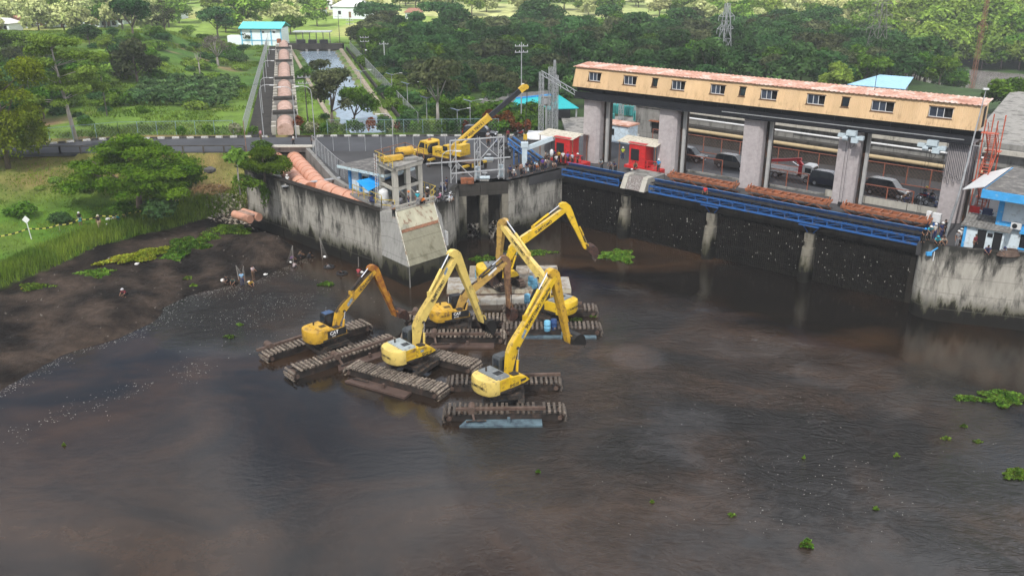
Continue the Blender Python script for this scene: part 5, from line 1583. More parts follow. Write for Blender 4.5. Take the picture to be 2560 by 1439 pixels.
for i in range(9):
 a = i * 0.7 + 0.2
 limbs.append(([V((0.2, 0, 1.7)), V((math.cos(a) * 2.2, math.sin(a) * 2.0, 3.6)), V((math.cos(a) * 5.2, math.sin(a) * 4.6, 5.3 + 0.4 * math.sin(i * 2)))], 0.17, 0.05))
custom_tree("rain_tree", "big spreading umbrella tree on the grassy bank", (-46.2, 107.6, gz(-46.2, 107.6)), bl, 36000, 0.17, 3, L_RAIN, limbs, flat=0.8, shell=0.35)
rs = random.Random(4)
bl = [(rs.uniform(-4.5, 5.2), rs.uniform(-3, 3), rs.uniform(2.5, 13.5), rs.uniform(1.5, 2.5), rs.uniform(1.5, 2.4), rs.uniform(1.0, 1.7)) for i in range(27)]
limbs = [([V((0, 0, -0.5)), V((0.2, 0, 4)), V((0.5, 0, 8)), V((0, 0, 12))], 0.35, 0.1)] + [([V((0.2, 0, 3 + i)), V((b_[0] * 0.5, b_[1] * 0.5, b_[2] * 0.8 + 0.6)), V(b_[:3])], 0.12, 0.03) for i, b_ in enumerate(bl[:8])]
custom_tree("yellow_tree", "yellowish green leafy tree cut by the photo's edge above the road", (-66.5, 116.5, 6.2), bl, 20000, 0.19, 5, L_YEL, limbs, shell=0.4)
rs = random.Random(14)
bl = []
for i in range(34):
 a, z = rs.uniform(0, 6.283), rs.uniform(5.0, 14.6)
 rr = rs.uniform(1.2, 6.3) * (1.0 if z < 12 else (15.6 - z) / 3.6)
 bl.append((rr * math.cos(a) - 1.2, rr * math.sin(a), z, rs.uniform(1.1, 1.9), rs.uniform(1.1, 1.9), rs.uniform(0.4, 0.8)))
limbs = [([V((0, 0, -0.3)), V((-0.5, 0, 5)), V((-1.0, 0, 10)), V((-1.4, 0, 15))], 0.33, 0.06)] + [([V((-0.1 * b_[2], 0, b_[2] - 1.2)), V((b_[0] * 0.5, b_[1] * 0.5, b_[2] - 0.3)), V(b_[:3])], 0.07, 0.02) for b_ in bl[:22]]
custom_tree("tall_tree", "tall slim tree with airy light crown beside the road", tuple(on_ground(191, 352)), bl, 26000, 0.18, 6, L_FRESH, limbs, M_BARKP, shell=0.3)
def single(name, label, u, v, h, cr, ch, leafm, seed, z0=7.0, **kw):
 p = on_ground(u, v, z0)
 return place_tree(name, label, "tree", p, auto_tree(h, cr, ch, kw.pop("tr", 0.25), seed, leafm=leafm, **kw), rz=seed)
single("brown_tree", "rounded brownish olive tree halfway up the hill", 345, 215, 9.0, 4.6, 7.2, L_OLIVE, 21, n=3200, size=0.33)
single("dark_tree", "dark dense tree standing on the hill crest", 335, 96, 9.6, 4.3, 8.2, L_DEEP, 22, n=3600, size=0.34)
single("bare_tree", "half bare brown tree beside the dark tree on the crest", 415, 94, 11.5, 3.6, 8.5, L_OLIVE, 23, n=900, size=0.3, shell=0.2)
single("dark_tree", "dark spreading tree on the crest next to the white and turquoise building", 545, 96, 9.0, 5.4, 6.0, L_DEEP, 24, n=3400, size=0.36, flatness=0.5)
single("umbrella_tree", "light green flat-topped tree behind the dark spreading one", 625, 86, 10.5, 6.5, 3.2, L_MID, 25, n=2600, size=0.36, flatness=0.4)
single("dead_tree", "leafless grey tree on the hill slope under the spreading tree", 545, 165, 7.5, 3.2, 5.5, L_GREY, 26, n=1500, size=0.14, shell=0.15, bark=M_BARKP, nl=7)
single("dead_tree", "small bare white forked tree on the slope", 500, 185, 5.0, 1.4, 2.4, L_GREY, 27, n=60, size=0.1, bark=M_BARKP, tr=0.14)
single("bush_tree", "leafy bush behind the blackened end wall", 662, 452, 4.6, 3.2, 3.8, L_RAIN, 28, n=9000, size=0.15, z0=5.0, tr=0.15, flatness=0.45)
single("papaya_tree", "thin papaya-like tree with a tufted top on the bank", 600, 475, 4.8, 1.3, 1.4, L_FRESH, 29, n=700, size=0.28, z0=4.0, tr=0.09, bark=M_BARKP)
single("canal_tree", "tall dark ragged tree in front of the canal", 832, 322, 10.5, 3.2, 8.6, L_OLIVE, 30, n=4200, size=0.26, shell=0.25, nblob=11)
single("canal_tree", "leaning bright leaved tree overhanging the canal", 878, 326, 7.5, 3.4, 4.6, L_MID, 31, n=3000, size=0.26, lean=(1.8, 0), shell=0.3, tr=0.2)
single("canal_tree", "young drooping tree on the strip between pipe and canal", 805, 222, 6.5, 2.2, 5.2, L_OLIVE, 32, n=1500, size=0.28)
single("white_trunk_tree", "grey leaved tree with twisted white trunk behind the crane", 1095, 316, 11.5, 3.9, 7.0, L_OLIVE, 33, n=3200, size=0.3, bark=M_BARKP, shell=0.35)
single("umbrella_tree", "dark flat-topped tree on the edge of the far wood, left one", 945, 78, 8.5, 7.0, 4.0, L_DEEP, 34, n=3000, size=0.42, flatness=0.42)
single("umbrella_tree", "dark flat-topped tree on the edge of the far wood, right one", 1105, 86, 9.5, 6.8, 3.6, L_DEEP, 35, n=3000, size=0.42, flatness=0.36)
single("field_clump_tree", "wide dark tree clump at the bright meadow's edge", 1345, 92, 10.5, 8.0, 8.0, L_DEEP, 36, n=4200, size=0.45)
single("field_clump_tree", "small rounded brownish tree at the bright meadow's edge", 1425, 92, 6.5, 4.2, 5.5, L_OLIVE, 37, n=1800, size=0.38)
single("field_clump_tree", "lone light tree on the dark slope below the meadow", 1556, 112, 8.5, 4.6, 5.0, L_MID, 38, n=1900, size=0.36)
single("round_tree", "clipped rounded bright tree behind the gate house roof", 2087, 232, 6.0, 3.4, 5.0, L_FRESH, 39, n=2500, size=0.28)
single("river_tree", "bushy tree at the river beside the grey concrete slope", 2512, 288, 6.3, 4.2, 5.0, L_MID, 40, n=4200, size=0.32, z0=2.0)
HILLT = [auto_tree(6.5, 3.4, 5.2, 0.16, 60 + k_, leafm=lm, n=1900, size=0.26, nl=3) for k_, lm in enumerate((L_DEEP, L_MID, L_FRESH, L_OLIVE))]
rs = random.Random(61)
for i in range(46):
 if i < 32:
  u, v = rs.uniform(-40, 290) if i % 3 else rs.uniform(-40, 110), rs.uniform(110, 325)
  if v > 290 and u > 120: v -= 70
  lb, gp = "leafy tree in the dense growth around the tall airy tree", "trees in the dense growth on the left"
 else:
  u, v = rs.uniform(250, 690), rs.uniform(88, 140)
  lb, gp = "small leafy tree near the hill crest", "small trees near the hill crest"
 p = on_ground(u, v, 8.0)
 if p.x > pipe_x(p.y) - 9: continue
 sc = rs.uniform(0.55, 1.05) * (1.0 if i < 32 else 0.6)
 place_tree("slope_bush_tree", lb, "tree", p, HILLT[rs.choice([0, 0, 1, 1, 2, 3])], rs.uniform(0, 6.28), gp, (sc * 1.15, sc * 1.15, sc))
CASS = leaf_mesh("cassava", [(0, 0, 0.85, 0.6, 0.6, 0.45)], 110, 0.22, 12, leaf_mat("leaf_cassava", (0.075, 0.150, 0.050), (0.125, 0.215, 0.075)))
for i in range(7):
 for j in range(15):
  p = on_ground(330 + j * 17 + i * 6 + rs.uniform(-5, 5), 262 - i * 9 + j * 0.5 + rs.uniform(-2, 2), 7.5)
  if p.x > pipe_x(p.y) - 9: continue
  o = put("crop_plant", CASS, None, p, (0, 0, rs.uniform(0, 6)), (rs.uniform(1.1, 1.7),) * 3); tag(o, "bluish green crop plant in the planted rows on the hill slope", "crop plant", "crop rows on the hill slope")
KINDS_W = []
for k_, (h, cr, ch, lm, n_) in enumerate(((7.5, 4.2, 6.2, L_DEEP, 1500), (8.5, 4.6, 6.8, L_DEEP, 1600), (6.5, 3.8, 5.4, L_MID, 1400), (7.8, 4.4, 6.0, L_OLIVE, 1500), (9.5, 4.6, 7.8, L_DEEP, 1700), (6.8, 4.8, 4.6, L_DEEP, 1500))):
 KINDS_W.append(auto_tree(h, cr, ch, 0.22, 50 + k_, leafm=lm, n=n_, size=0.40, nl=3))
WOOD = [(-41, 243), (-32, 212), (-15, 168), (-9, 152), (-2, 143), (8, 150), (14, 158), (24, 166), (50, 172), (86, 186), (102, 200), (103, 262), (84, 290), (30, 268), (-6, 272), (-40, 268)]
rs = random.Random(77)
placed = []
tries = 0
while len(placed) < 262 and tries < 9000:
 tries += 1
 x, y = rs.uniform(-45, 105), rs.uniform(155, 292)
 if not inpoly(np.array([x]), np.array([y]), WOOD)[0]:
  continue
 if any((x - a) ** 2 + (y - b_) ** 2 < 5.6 ** 2 for a, b_ in placed):
  continue
 placed.append((x, y))
for x, y in placed:
 k_ = rs.choice([0, 0, 1, 1, 2, 3, 3, 4, 5])
 sc = rs.uniform(0.75, 1.15) * (0.72 if y < 185 and x < 20 else 1.0)
 place_tree("wood_tree", "dark green tree in the dense wood beyond the canal", "tree", (x, y, gz(x, y)), KINDS_W[k_], rs.uniform(0, 6.28), "trees of the dense wood beyond the canal", (sc, sc, sc * rs.uniform(0.85, 1.1)))
KINDS_F = []
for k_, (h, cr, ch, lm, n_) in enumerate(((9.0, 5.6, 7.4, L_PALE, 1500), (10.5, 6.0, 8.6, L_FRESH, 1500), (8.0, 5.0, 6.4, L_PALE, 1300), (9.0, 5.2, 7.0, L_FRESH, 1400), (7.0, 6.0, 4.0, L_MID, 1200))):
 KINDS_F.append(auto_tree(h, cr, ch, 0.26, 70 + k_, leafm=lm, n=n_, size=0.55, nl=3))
rs = random.Random(99)
def scatter(n, box_, gap, test, ks, name, label, group, s0, s1):
 got = []
 tr = 0
 while len(got) < n and tr < n * 40:
  tr += 1
  x, y = rs.uniform(box_[0], box_[1]), rs.uniform(box_[2], box_[3])
  if not test(x, y) or any((x - a) ** 2 + (y - b_) ** 2 < gap * gap for a, b_ in got):
   continue
  got.append((x, y))
 for x, y in got:
  sc = rs.uniform(s0, s1)
  place_tree(name, label, "tree", (x, y, gz(x, y)), KINDS_F[rs.choice(ks)], rs.uniform(0, 6.28), group, (sc, sc, sc * rs.uniform(0.85, 1.15)))
def infr(x, y, m=0.61): return abs(x) < m * y + 4
scatter(74, (66, 235), 9999 and (235), 7.5, lambda x, y: infr(x, y), [0, 0, 1, 1, 2, 3], "a", "b", "c", 1, 1) if False else None
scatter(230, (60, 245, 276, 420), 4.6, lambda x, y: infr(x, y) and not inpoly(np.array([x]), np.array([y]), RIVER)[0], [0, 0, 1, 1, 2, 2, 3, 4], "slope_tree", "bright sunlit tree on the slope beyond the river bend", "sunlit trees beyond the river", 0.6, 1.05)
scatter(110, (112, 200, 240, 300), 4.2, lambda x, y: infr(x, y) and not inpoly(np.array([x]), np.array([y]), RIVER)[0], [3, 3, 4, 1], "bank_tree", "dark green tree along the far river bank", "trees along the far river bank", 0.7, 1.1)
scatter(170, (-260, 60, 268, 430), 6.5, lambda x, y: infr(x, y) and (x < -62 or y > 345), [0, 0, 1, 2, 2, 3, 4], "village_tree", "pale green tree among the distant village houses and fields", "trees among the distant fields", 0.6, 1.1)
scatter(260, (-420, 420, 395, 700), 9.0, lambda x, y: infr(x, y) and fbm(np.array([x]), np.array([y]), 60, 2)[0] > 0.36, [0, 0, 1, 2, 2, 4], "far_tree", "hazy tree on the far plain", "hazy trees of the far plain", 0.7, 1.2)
rs2 = np.random.RandomState(12)
co_, q_, c_ = [], [], []
for i in range(420):
 y = rs2.uniform(560, 1500); x = rs2.uniform(-0.62, 0.62) * y
 if fbm(np.array([x]), np.array([y]), 110, 2)[0] < 0.45: continue
 r_ = rs2.uniform(5, 9)
 a, b_, c = leaves([(x, y, gz(x, y) + r_ * 0.6, r_, r_, r_ * 0.6)], 60, 2.4, i)
 q_.append(b_ + 4 * sum(len(z) // 4 for z in co_)); co_.append(a); c_.append(c)
link("treeline", mesh_np("treeline", np.concatenate(co_), np.concatenate(q_), L_MID, np.concatenate(c_), smooth_=False), kind="stuff")
BUSH = [leaf_mesh("bush", [(0, 0, 0.5, 1.0, 1.0, 0.7), (0.6, 0.3, 0.4, 0.7, 0.7, 0.5), (-0.6, -0.2, 0.4, 0.7, 0.6, 0.5)], 800, 0.13, 5, L_DEEP),
  leaf_mesh("bush", [(0, 0, 0.6, 0.9, 1.0, 0.8), (0.7, -0.3, 0.4, 0.8, 0.6, 0.5)], 760, 0.14, 6, L_MID),
  leaf_mesh("bush", [(0, 0, 0.5, 1.2, 1.1, 0.55), (-0.8, 0.3, 0.4, 0.7, 0.7, 0.45)], 760, 0.14, 7, L_FRESH)]
rs = random.Random(31)
for i in range(130):
 if i < 95:
  x, y = rs.uniform(-105, -40), rs.uniform(134, 225)
  if x > pipe_x(y) - 8: x -= 26
  lab, grp = "leafy bush on the hill slope above the road", "bushes on the hill slope"
 else:
  x, y = rs.uniform(-45, -16), rs.uniform(136, 235)
  if not (pipe_x(y) + 3.5 < x < -25.5 - (y - 139) * 0.294 - 1) and not (x > -19.9 - (y - 139) * 0.2576 + 4): continue
  lab, grp = "low bush on the banks of the canal", "bushes along the canal"
 s = rs.uniform(0.7, 2.2)
 b_ = put("bush", BUSH[rs.randrange(3)], None, (x, y, gz(x, y) - 0.1), (0, 0, rs.uniform(0, 6)), (s, s, s * rs.uniform(0.7, 1.1)))
 tag(b_, lab, "bush", grp)
for (u, v, s, k_) in ((60, 540, 1.5, 1), (150, 555, 1.2, 0), (175, 420, 1.0, 2), (140, 455, 0.8, 2), (100, 475, 0.6, 2), (225, 470, 1.5, 1), (400, 535, 2.0, 0), (440, 470, 2.4, 0), (610, 470, 1.4, 1), (590, 415, 1.2, 2), (655, 380, 1.4, 1), (310, 535, 1.4, 1)):
 p = on_ground(u, v, 4)
 b_ = put("bush", BUSH[k_], None, p, (0, 0, u), (s, s, s * 0.8)); tag(b_, "low leafy bush on the grassy bank", "bush", "bushes on the grassy bank")
rs = random.Random(91)
for i in range(150):
 u, v = rs.uniform(850, 1330), rs.uniform(150, 322)
 p = on_ground(u, v, 6.9)
 if p.x < -19.9 - (p.y - 139) * 0.2576 + 3.6 or p.y < 135.5 or p.x > 4: continue
 s = rs.uniform(0.8, 2.3)
 b_ = put("bush", BUSH[rs.choice([0, 0, 1, 1, 2])], None, p, (0, 0, i), (s, s, s * rs.uniform(0.7, 1.1))); tag(b_, "bush in the scrub between the canal and the dense wood", "bush", "scrub between canal and wood")
SHR = [leaf_mesh("shrub", [(0, 0, 0.75, 0.7, 0.7, 0.65)], 260, 0.16, 8, L_MID), leaf_mesh("shrub", [(0, 0, 0.9, 0.55, 0.55, 0.8)], 240, 0.16, 9, L_RED), leaf_mesh("shrub", [(0, 0, 0.8, 0.75, 0.7, 0.6)], 260, 0.16, 10, leaf_mat("leaf_cream", (0.34, 0.36, 0.19), (0.52, 0.52, 0.36))), leaf_mesh("shrub", [(0, 0, 0.9, 0.8, 0.75, 0.85)], 280, 0.18, 11, L_DEEP)]
WHAT = ["green clipped shrub at the fence behind the road kerb", "red leaved shrub at the fence behind the road kerb", "cream variegated shrub at the road kerb", "dark green shrub at the fence behind the road kerb"]
rs = random.Random(41)
spots = [(622 - 590, 0)] and []
for u in range(750, 1352, 22):
 spots.append((u + rs.uniform(-6, 6), 333 + rs.uniform(-3, 2), rs.choice([0, 1, 0, 3, 1]), rs.uniform(0.9, 1.5)))
spots += [(590, 340, 2, 1.3), (780, 336, 2, 1.3), (635, 340, 0, 1.0), (520, 338, 0, 1.1), (455, 340, 0, 1.0), (1223, 328, 1, 1.9), (1245, 328, 1, 1.4), (1268, 328, 1, 1.8)]
for u, v, k_, s in spots:
 p = on_ground(u, v, 6.9)
 b_ = put("shrub", SHR[k_], None, p, (0, 0, u), (s, s, s)); tag(b_, WHAT[k_], "shrub", "shrubs planted behind the kerb")
for i in range(26):
 u, v = rs.uniform(1225, 1350), rs.uniform(292, 325)
 p = on_ground(u, v, 6.9); s = rs.uniform(1.4, 2.6)
 b_ = put("bush", BUSH[rs.choice([0, 1, 1])], None, p, (0, 0, i), (s, s, s)); tag(b_, "full green bush in front of the turquoise roofed shed", "bush", "bushes by the turquoise roofed shed")
def blades(pts, hs, n_each, spread, wid, seed, lean=0.35):
 r_ = np.random.RandomState(seed)
 N = len(pts) * n_each
 base = np.repeat(pts, n_each, 0) + np.concatenate([r_.normal(size=(N, 2)) * spread, np.zeros((N, 1))], 1)
 h = np.repeat(hs, n_each) * (0.6 + 0.7 * r_.rand(N))
 a = r_.rand(N) * 6.283
 d = np.stack([np.cos(a), np.sin(a), np.zeros(N)], 1)
 s = np.stack([-np.sin(a), np.cos(a), np.zeros(N)], 1) * (wid * (0.6 + 0.8 * r_.rand(N)))[:, None]
 l = lean * (0.3 + r_.rand(N))
 tip = base + d * (h * l)[:, None] + np.array((0, 0, 1.0)) * (h * 0.9)[:, None]
 co = np.stack([base - s, base + s, tip], 1).reshape(-1, 3)
 return co, np.arange(N * 3).reshape(N, 3), np.repeat(0.55 + 0.8 * r_.rand(N), 3)[:, None] * np.ones((1, 3))
def grass(name, pts, hs, n_each, spread, wid, seed, m=L_GRASS, **kw):
 co, q, c = blades(np.asarray(pts), np.asarray(hs), n_each, spread, wid, seed, **kw)
 return link(name, mesh_np(name, co, q, m, c, smooth_=False, vper=3), kind="stuff")
rr = np.random.RandomState(17)
P_, Hh = [], []
x = rr.uniform(-75, -32, 60000); y = rr.uniform(62, 120, 60000)
lg = inpoly(x, y, LANDG); dgg = distline(x, y, GRASSEDGE)
keep = lg & ((dgg < 4.2) & (rr.rand(60000) < 0.95) | (rr.rand(60000) < 0.16 + 0.35 * (fbm(x, y, 6, 3) > 0.55)))
x, y, dgg = x[keep], y[keep], dgg[keep]
z = height(x, y)
hh = np.where(dgg < 4.2, 1.15 * (1 - dgg / 8) * (0.6 + 0.8 * fbm(x, y, 3, 3)), 0.26)
grass("bank_grass", np.stack([x, y, z - 0.03], 1), hh, 3, 0.14, 0.045, 3)
x = rr.uniform(-135, -20, 60000); y = rr.uniform(132.5, 262, 60000)
ok = (x < pipe_x(y) - 5) | ((x > pipe_x(y) + 3) & (x < -26.5 - (y - 139) * 0.294)) | ((x > -18 - (y - 139) * 0.2576) & (x < 0))
ok &= fbm(x, y, 10, 3) > 0.47
x, y = x[ok], y[ok]
grass("hill_grass", np.stack([x, y, height(x, y) - 0.05], 1), 0.22 + 0.55 * fbm(x + 9, y, 8, 3), 3, 0.35, 0.10, 4)
def hyacinth(label, cx, cy, rx, ry, n, seed, z=0.0, size=0.16, h=0.28, m=L_HYA, rz=0.0):
 n = int(n * 1.7); size = size * 0.8
 r_ = np.random.RandomState(seed)
 a, rad = r_.rand(n) * 6.283, np.sqrt(r_.rand(n))
 wob = 0.75 + 0.35 * np.sin(a * 3 + seed) * 0.6 + 0.2 * np.sin(a * 7 + seed * 2)
 px, py = rad * wob * rx * np.cos(a), rad * wob * ry * np.sin(a)
 c_, s_ = math.cos(rz), math.sin(rz)
 px, py = px * c_ - py * s_, px * s_ + py * c_
 pz = 0.02 + r_.rand(n) * h * (1.1 - rad)
 p = np.stack([px, py, pz], 1)
 nr = r_.normal(size=(n, 3)) * 0.5 + np.array((0, 0, 0.8)); nr /= np.linalg.norm(nr, axis=1)[:, None]
 t = np.cross(nr, r_.normal(size=(n, 3))); t /= np.linalg.norm(t, axis=1)[:, None]
 b = np.cross(nr, t)
 s = size * (0.5 + r_.rand(n))[:, None]
 co = np.stack([p - t * s, p - b * s * 0.7, p + t * s, p + b * s * 0.7], 1).reshape(-1, 3)
 o = link("water_hyacinth", mesh_np("water_hyacinth", co, np.arange(4 * n).reshape(n, 4), m, np.repeat(0.4 + 1.0 * r_.rand(n), 4)[:, None] * np.where(np.repeat(r_.rand(n) < 0.10, 4)[:, None], np.array((1.05, 0.62, 0.7)), np.ones((1, 3))), smooth_=False))
 o.location = (cx, cy, z)
 tag(o, label, "water plants", "rafts of water hyacinth")
def hy(label, u, v, rx, ry, n, seed, **kw):
 p = pix(u, v, 0.0)
 z = max(0.0, gz(p.x, p.y))
 p = pix(u, v, z)
 hyacinth(label, p.x, p.y, rx, ry, n, seed, z=max(0.0, gz(p.x, p.y)), **kw)
hy("large mound of leafy water hyacinth stranded on the mud below the umbrella tree", 462, 616, 2.9, 4.3, 3400, 1, h=0.9)
hy("hyacinth fringe reaching right from the large mound on the mud", 520, 588, 1.9, 1.9, 900, 2, h=0.45)
hy("long fringe of hyacinth along the bank below the orange pontoon", 565, 555, 3.6, 2.4, 2200, 3, h=0.6)
hy("hyacinth clump on the mud just below the large mound", 432, 645, 1.6, 1.3, 520, 4, h=0.4)
hy("sparse hyacinth patch on the mud left of the white bag", 240, 682, 2.2, 1.5, 700, 5, h=0.4)
hy("yellow green grass mat along the foot of the bank", 345, 638, 4.6, 2.1, 3600, 6, h=0.4, m=leaf_mat("mat_yellow_green", (0.17, 0.24, 0.018), (0.28, 0.33, 0.035)), rz=0.75)
hy("scattered hyacinth at the bank foot near the photo's edge", 85, 698, 2.0, 1.2, 420, 7)
hy("tiny hyacinth tuft on the mud above the crouching net fishers", 468, 692, 0.5, 0.5, 80, 8)
hy("tiny hyacinth tuft at the muddy waterline", 484, 716, 0.4, 0.3, 50, 9)
hy("small bright hyacinth raft left of the boom with black side panel", 817, 711, 0.95, 0.55, 260, 10, h=0.35)
hy("oval bright hyacinth raft in front of the black dam face", 1545, 640, 2.4, 2.6, 1700, 11, h=0.5)
hy("ragged hyacinth raft behind the barge excavator, left part", 1208, 650, 1.6, 2.0, 420, 12)
hy("thin hyacinth raft in the shadow behind the barge", 1325, 632, 3.2, 1.4, 420, 13)
hy("large grassy hyacinth raft floating at the right edge of the pool", 2512, 996, 2.1, 1.5, 1900, 14, h=0.7, size=0.13)
hy("thin trailing hyacinth raft left of the large grassy one", 2425, 997, 1.5, 0.6, 420, 15, rz=-0.2, size=0.11)
hy("leafy hyacinth raft low at the right edge of the photo", 2545, 1188, 1.2, 0.8, 800, 16, h=0.6, size=0.11)
hy("single rosette of hyacinth alone on the dark water near the lower edge", 2017, 1362, 0.45, 0.40, 110, 17, h=0.6, size=0.12)
for i, (u, v, r_) in enumerate(((2410, 1066, 0.3), (2365, 1097, 0.4), (2445, 1105, 0.35), (1828, 1288, 0.28), (2240, 1140, 0.22), (2190, 1272, 0.2), (2010, 1145, 0.12), (575, 842, 0.6), (600, 812, 0.4), (1630, 1255, 0.14), (160, 1113, 0.12), (1345, 1180, 0.18), (1440, 800, 0.8), (1420, 745, 0.5), (1480, 790, 0.5))):
 p = pix(u, v, 0)
 hyacinth("scrap of green water plant drifting on the brown water", p.x, p.y, r_, r_ * 0.6, int(40 + 60 * r_), 30 + i, size=0.09 if r_ < 0.5 else 0.13)
def flecks(name, pts, size, m, seed, zoff=0.012, tilt=0.0):
 r_ = np.random.RandomState(seed)
 n = len(pts)
 p = np.asarray(pts, float) + np.array((0, 0, zoff))
 a = r_.rand(n) * 6.283
 s = size * (0.3 + 1.2 * r_.rand(n) ** 2)
 t = np.stack([np.cos(a), np.sin(a), r_.normal(size=n) * tilt], 1) * s[:, None]
 b = np.stack([-np.sin(a), np.cos(a), r_.normal(size=n) * tilt], 1) * (s * (0.25 + 0.4 * r_.rand(n)))[:, None]
 co = np.stack([p - t, p - b, p + t, p + b], 1).reshape(-1, 3)
 return link(name, mesh_np(name, co, np.arange(4 * n).reshape(n, 4), m, None, smooth_=False), kind="stuff")
M_FOAM = mat("foam", (0.25, 0.245, 0.225), 0.7, var=0.3, scale=2)
rr = np.random.RandomState(23)
pts = []
for i in range(4600):
 k_ = rr.rand()
 if k_ < 0.25:                                # along the muddy waterline
  j = rr.randint(1, len(WATERLINE) - 5); f = rr.rand()
  x = WATERLINE[j][0] * (1 - f) + WATERLINE[j + 1][0] * f + abs(rr.normal()) * 0.8 + 0.05; y = WATERLINE[j][1] * (1 - f) + WATERLINE[j + 1][1] * f - abs(rr.normal()) * 0.35
 elif k_ < 0.72:                              # drift between mud and dredgers
  x, y = -26 + rr.normal() * 4.6, 85 + rr.normal() * 5.5
  if fbm(np.array([x]), np.array([y]), 3.0, 3)[0] < 0.46: continue
 else:                                        # drifting band to the lower left
  f = rr.rand(); x, y = -38 + 13 * f + rr.normal() * 1.1, 57 + 13 * f + rr.normal() * 1.3
  if fbm(np.array([x]), np.array([y]), 2.0, 3)[0] < 0.47: continue
 if inpoly(np.array([x]), np.array([y]), LANDW)[0]: continue
 if k_ > 0.72 and rr.rand() < 0.55: continue
 if -24 < x < -9 and 64 < y < 79 and abs((x + 16) * math.sin(R(41)) - (y - 72.1) * math.cos(R(41))) < 3.3: continue
 pts.append((x, y, 0))
flecks("foam_flecks", pts, 0.062, M_FOAM, 4)
M_LITTER = mat("litter_pale", (0.27, 0.255, 0.225), 0.7, var=0.6, scale=4, rand=0.2)
pts = []
for i in range(210):
 s_ = rr.uniform(0.8, 43); z = rr.choice([rr.uniform(0.2, 4.8), 3.4 + rr.normal() * 0.35, 1.6 + rr.normal() * 0.4])
 pts.append(tuple(dam(s_, 0.02, min(5.2, max(0.1, z)))))
r_ = np.random.RandomState(6)
co = []
for p in pts:
 w, h = r_.uniform(0.02, 0.07), r_.uniform(0.03, 0.16) * r_.choice([0.5, 1.0, 1.4])
 e, n_ = Vector((math.cos(DA), math.sin(DA), r_.normal() * 0.6)), Vector((0.64, 0.77, 0))
 P0 = Vector(p) - n_ * 0.1
 co += [P0 - e * w, P0 + e * w, P0 + e * w * 0.6 + Vector((0, 0, h)), P0 - e * w * 0.8 + Vector((0, 0, h))]
link("rack_litter", mesh_np("rack_litter", np.array([tuple(c) for c in co]), np.arange(len(co)).reshape(-1, 4), M_LITTER, None, smooth_=False), kind="stuff")
pts = []
for k0, k1 in ((0.17, 0.41), (0.6, 0.84)):
 for i in range(110):
  p = bx(k0 + (k1 - k0) * rr.rand()) + bn * rr.uniform(0.3, 1.1)
  pts.append((p.x, p.y, rr.uniform(0.1, 1.9)))
flecks("sluice_litter", pts, 0.22, mat("litter_dark", (0.13, 0.115, 0.095), 0.7, var=0.8, scale=2, dirt=(0.45, 0.43, 0.38), dirtamt=0.3), 8, tilt=0.8)
pts = []
for i in range(900):
 u, v = 575 + rr.normal() * 26, 507 + rr.normal() * 8
 p = on_ground(u, v, 3.0) if i < 1 else pix(u, v, 2.6)
 pts.append((p.x, p.y, gz(p.x, p.y) + abs(rr.normal()) * 0.25))
flecks("debris_pile", pts, 0.28, mat("debris", (0.30, 0.25, 0.19), 0.8, var=0.7, scale=3, dirt=(0.55, 0.53, 0.48), dirtamt=0.3), 9, tilt=0.6)
pts = [(rr.uniform(5, 36), rr.uniform(44, 66), 0) for i in range(260)] + [(rr.uniform(14, 26) , rr.uniform(47, 55), 0) for i in range(200)]
mp = []
while len(mp) < 420:
 x, y = rr.uniform(-52, -26), rr.uniform(62, 106)
 if inpoly(np.array([x]), np.array([y]), LANDW)[0] and not inpoly(np.array([x]), np.array([y]), LANDG)[0]: mp.append((x, y, gz(x, y)))
flecks("mud_litter", mp, 0.13, mat("mud_litter", (0.10, 0.085, 0.07), 0.8, var=0.8, scale=3, dirt=(0.36, 0.34, 0.30), dirtamt=0.2), 12, tilt=0.5)
flecks("drift_specks", pts, 0.045, M_FOAM, 10)
# ---------------------------------------------------------------- penstock pipes
M_PIPE = mat("pipe_orange", (0.60, 0.305, 0.205), 0.55, var=0.14, scale=0.8, dirt=(0.60, 0.36, 0.26), dirtamt=0.35)
M_PIPEF = mat("pipe_faded", (0.47, 0.315, 0.255), 0.7, var=0.14, scale=0.8, dirt=(0.30, 0.18, 0.13), dirtamt=0.3, rand=0.10)
M_RING = mat("pipe_ring", (0.45, 0.19, 0.11), 0.65, var=0.3)
def pipeline(label, pts, r, seg, m, mring, group=None):
 t = thing("penstock_pipe", label, "pipe", pts[0], 0, group)
 P0 = [Vector(p) for p in pts]
 dist = [0]
 for a, b_ in zip(P0[:-1], P0[1:]): dist.append(dist[-1] + (b_ - a).length)
 def at(s):
  for i in range(len(P0) - 1):
   if s <= dist[i + 1] or i == len(P0) - 2:
    return P0[i].lerp(P0[i + 1], (s - dist[i]) / (dist[i + 1] - dist[i]))
 n = max(1, round(dist[-1] / seg))
 for i in range(n):
  a, b_ = at(dist[-1] * i / n), at(dist[-1] * (i + 1) / n)
  MB().path([a, a.lerp(b_, 0.5), b_], r, 20).build("pipe_segment", m, t, smooth=True, auto=40, world=True)
  d = (b_ - a).normalized() * 0.06
  MB().path([b_ - d, b_ + d], r * 1.035, 20).build("flange", mring, t, world=True)
 return t
pipeline("left orange pipe in the trench behind the streaked wall", [(-32.6, 122.6, 5.6), (-25.4, 105.4, 6.2), (-23.9, 103.6, 6.2)], 0.98, 2.1, M_PIPE, M_RING, "orange pipes in the trench")
pipeline("right orange pipe in the trench, bending towards the intake tower", [(-30.2, 122.8, 5.7), (-22.9, 104.9, 6.25), (-20.6, 101.6, 6.3), (-17.8, 98.9, 6.25), (-15.4, 96.9, 6.2)], 0.98, 2.1, M_PIPE, M_RING, "orange pipes in the trench")
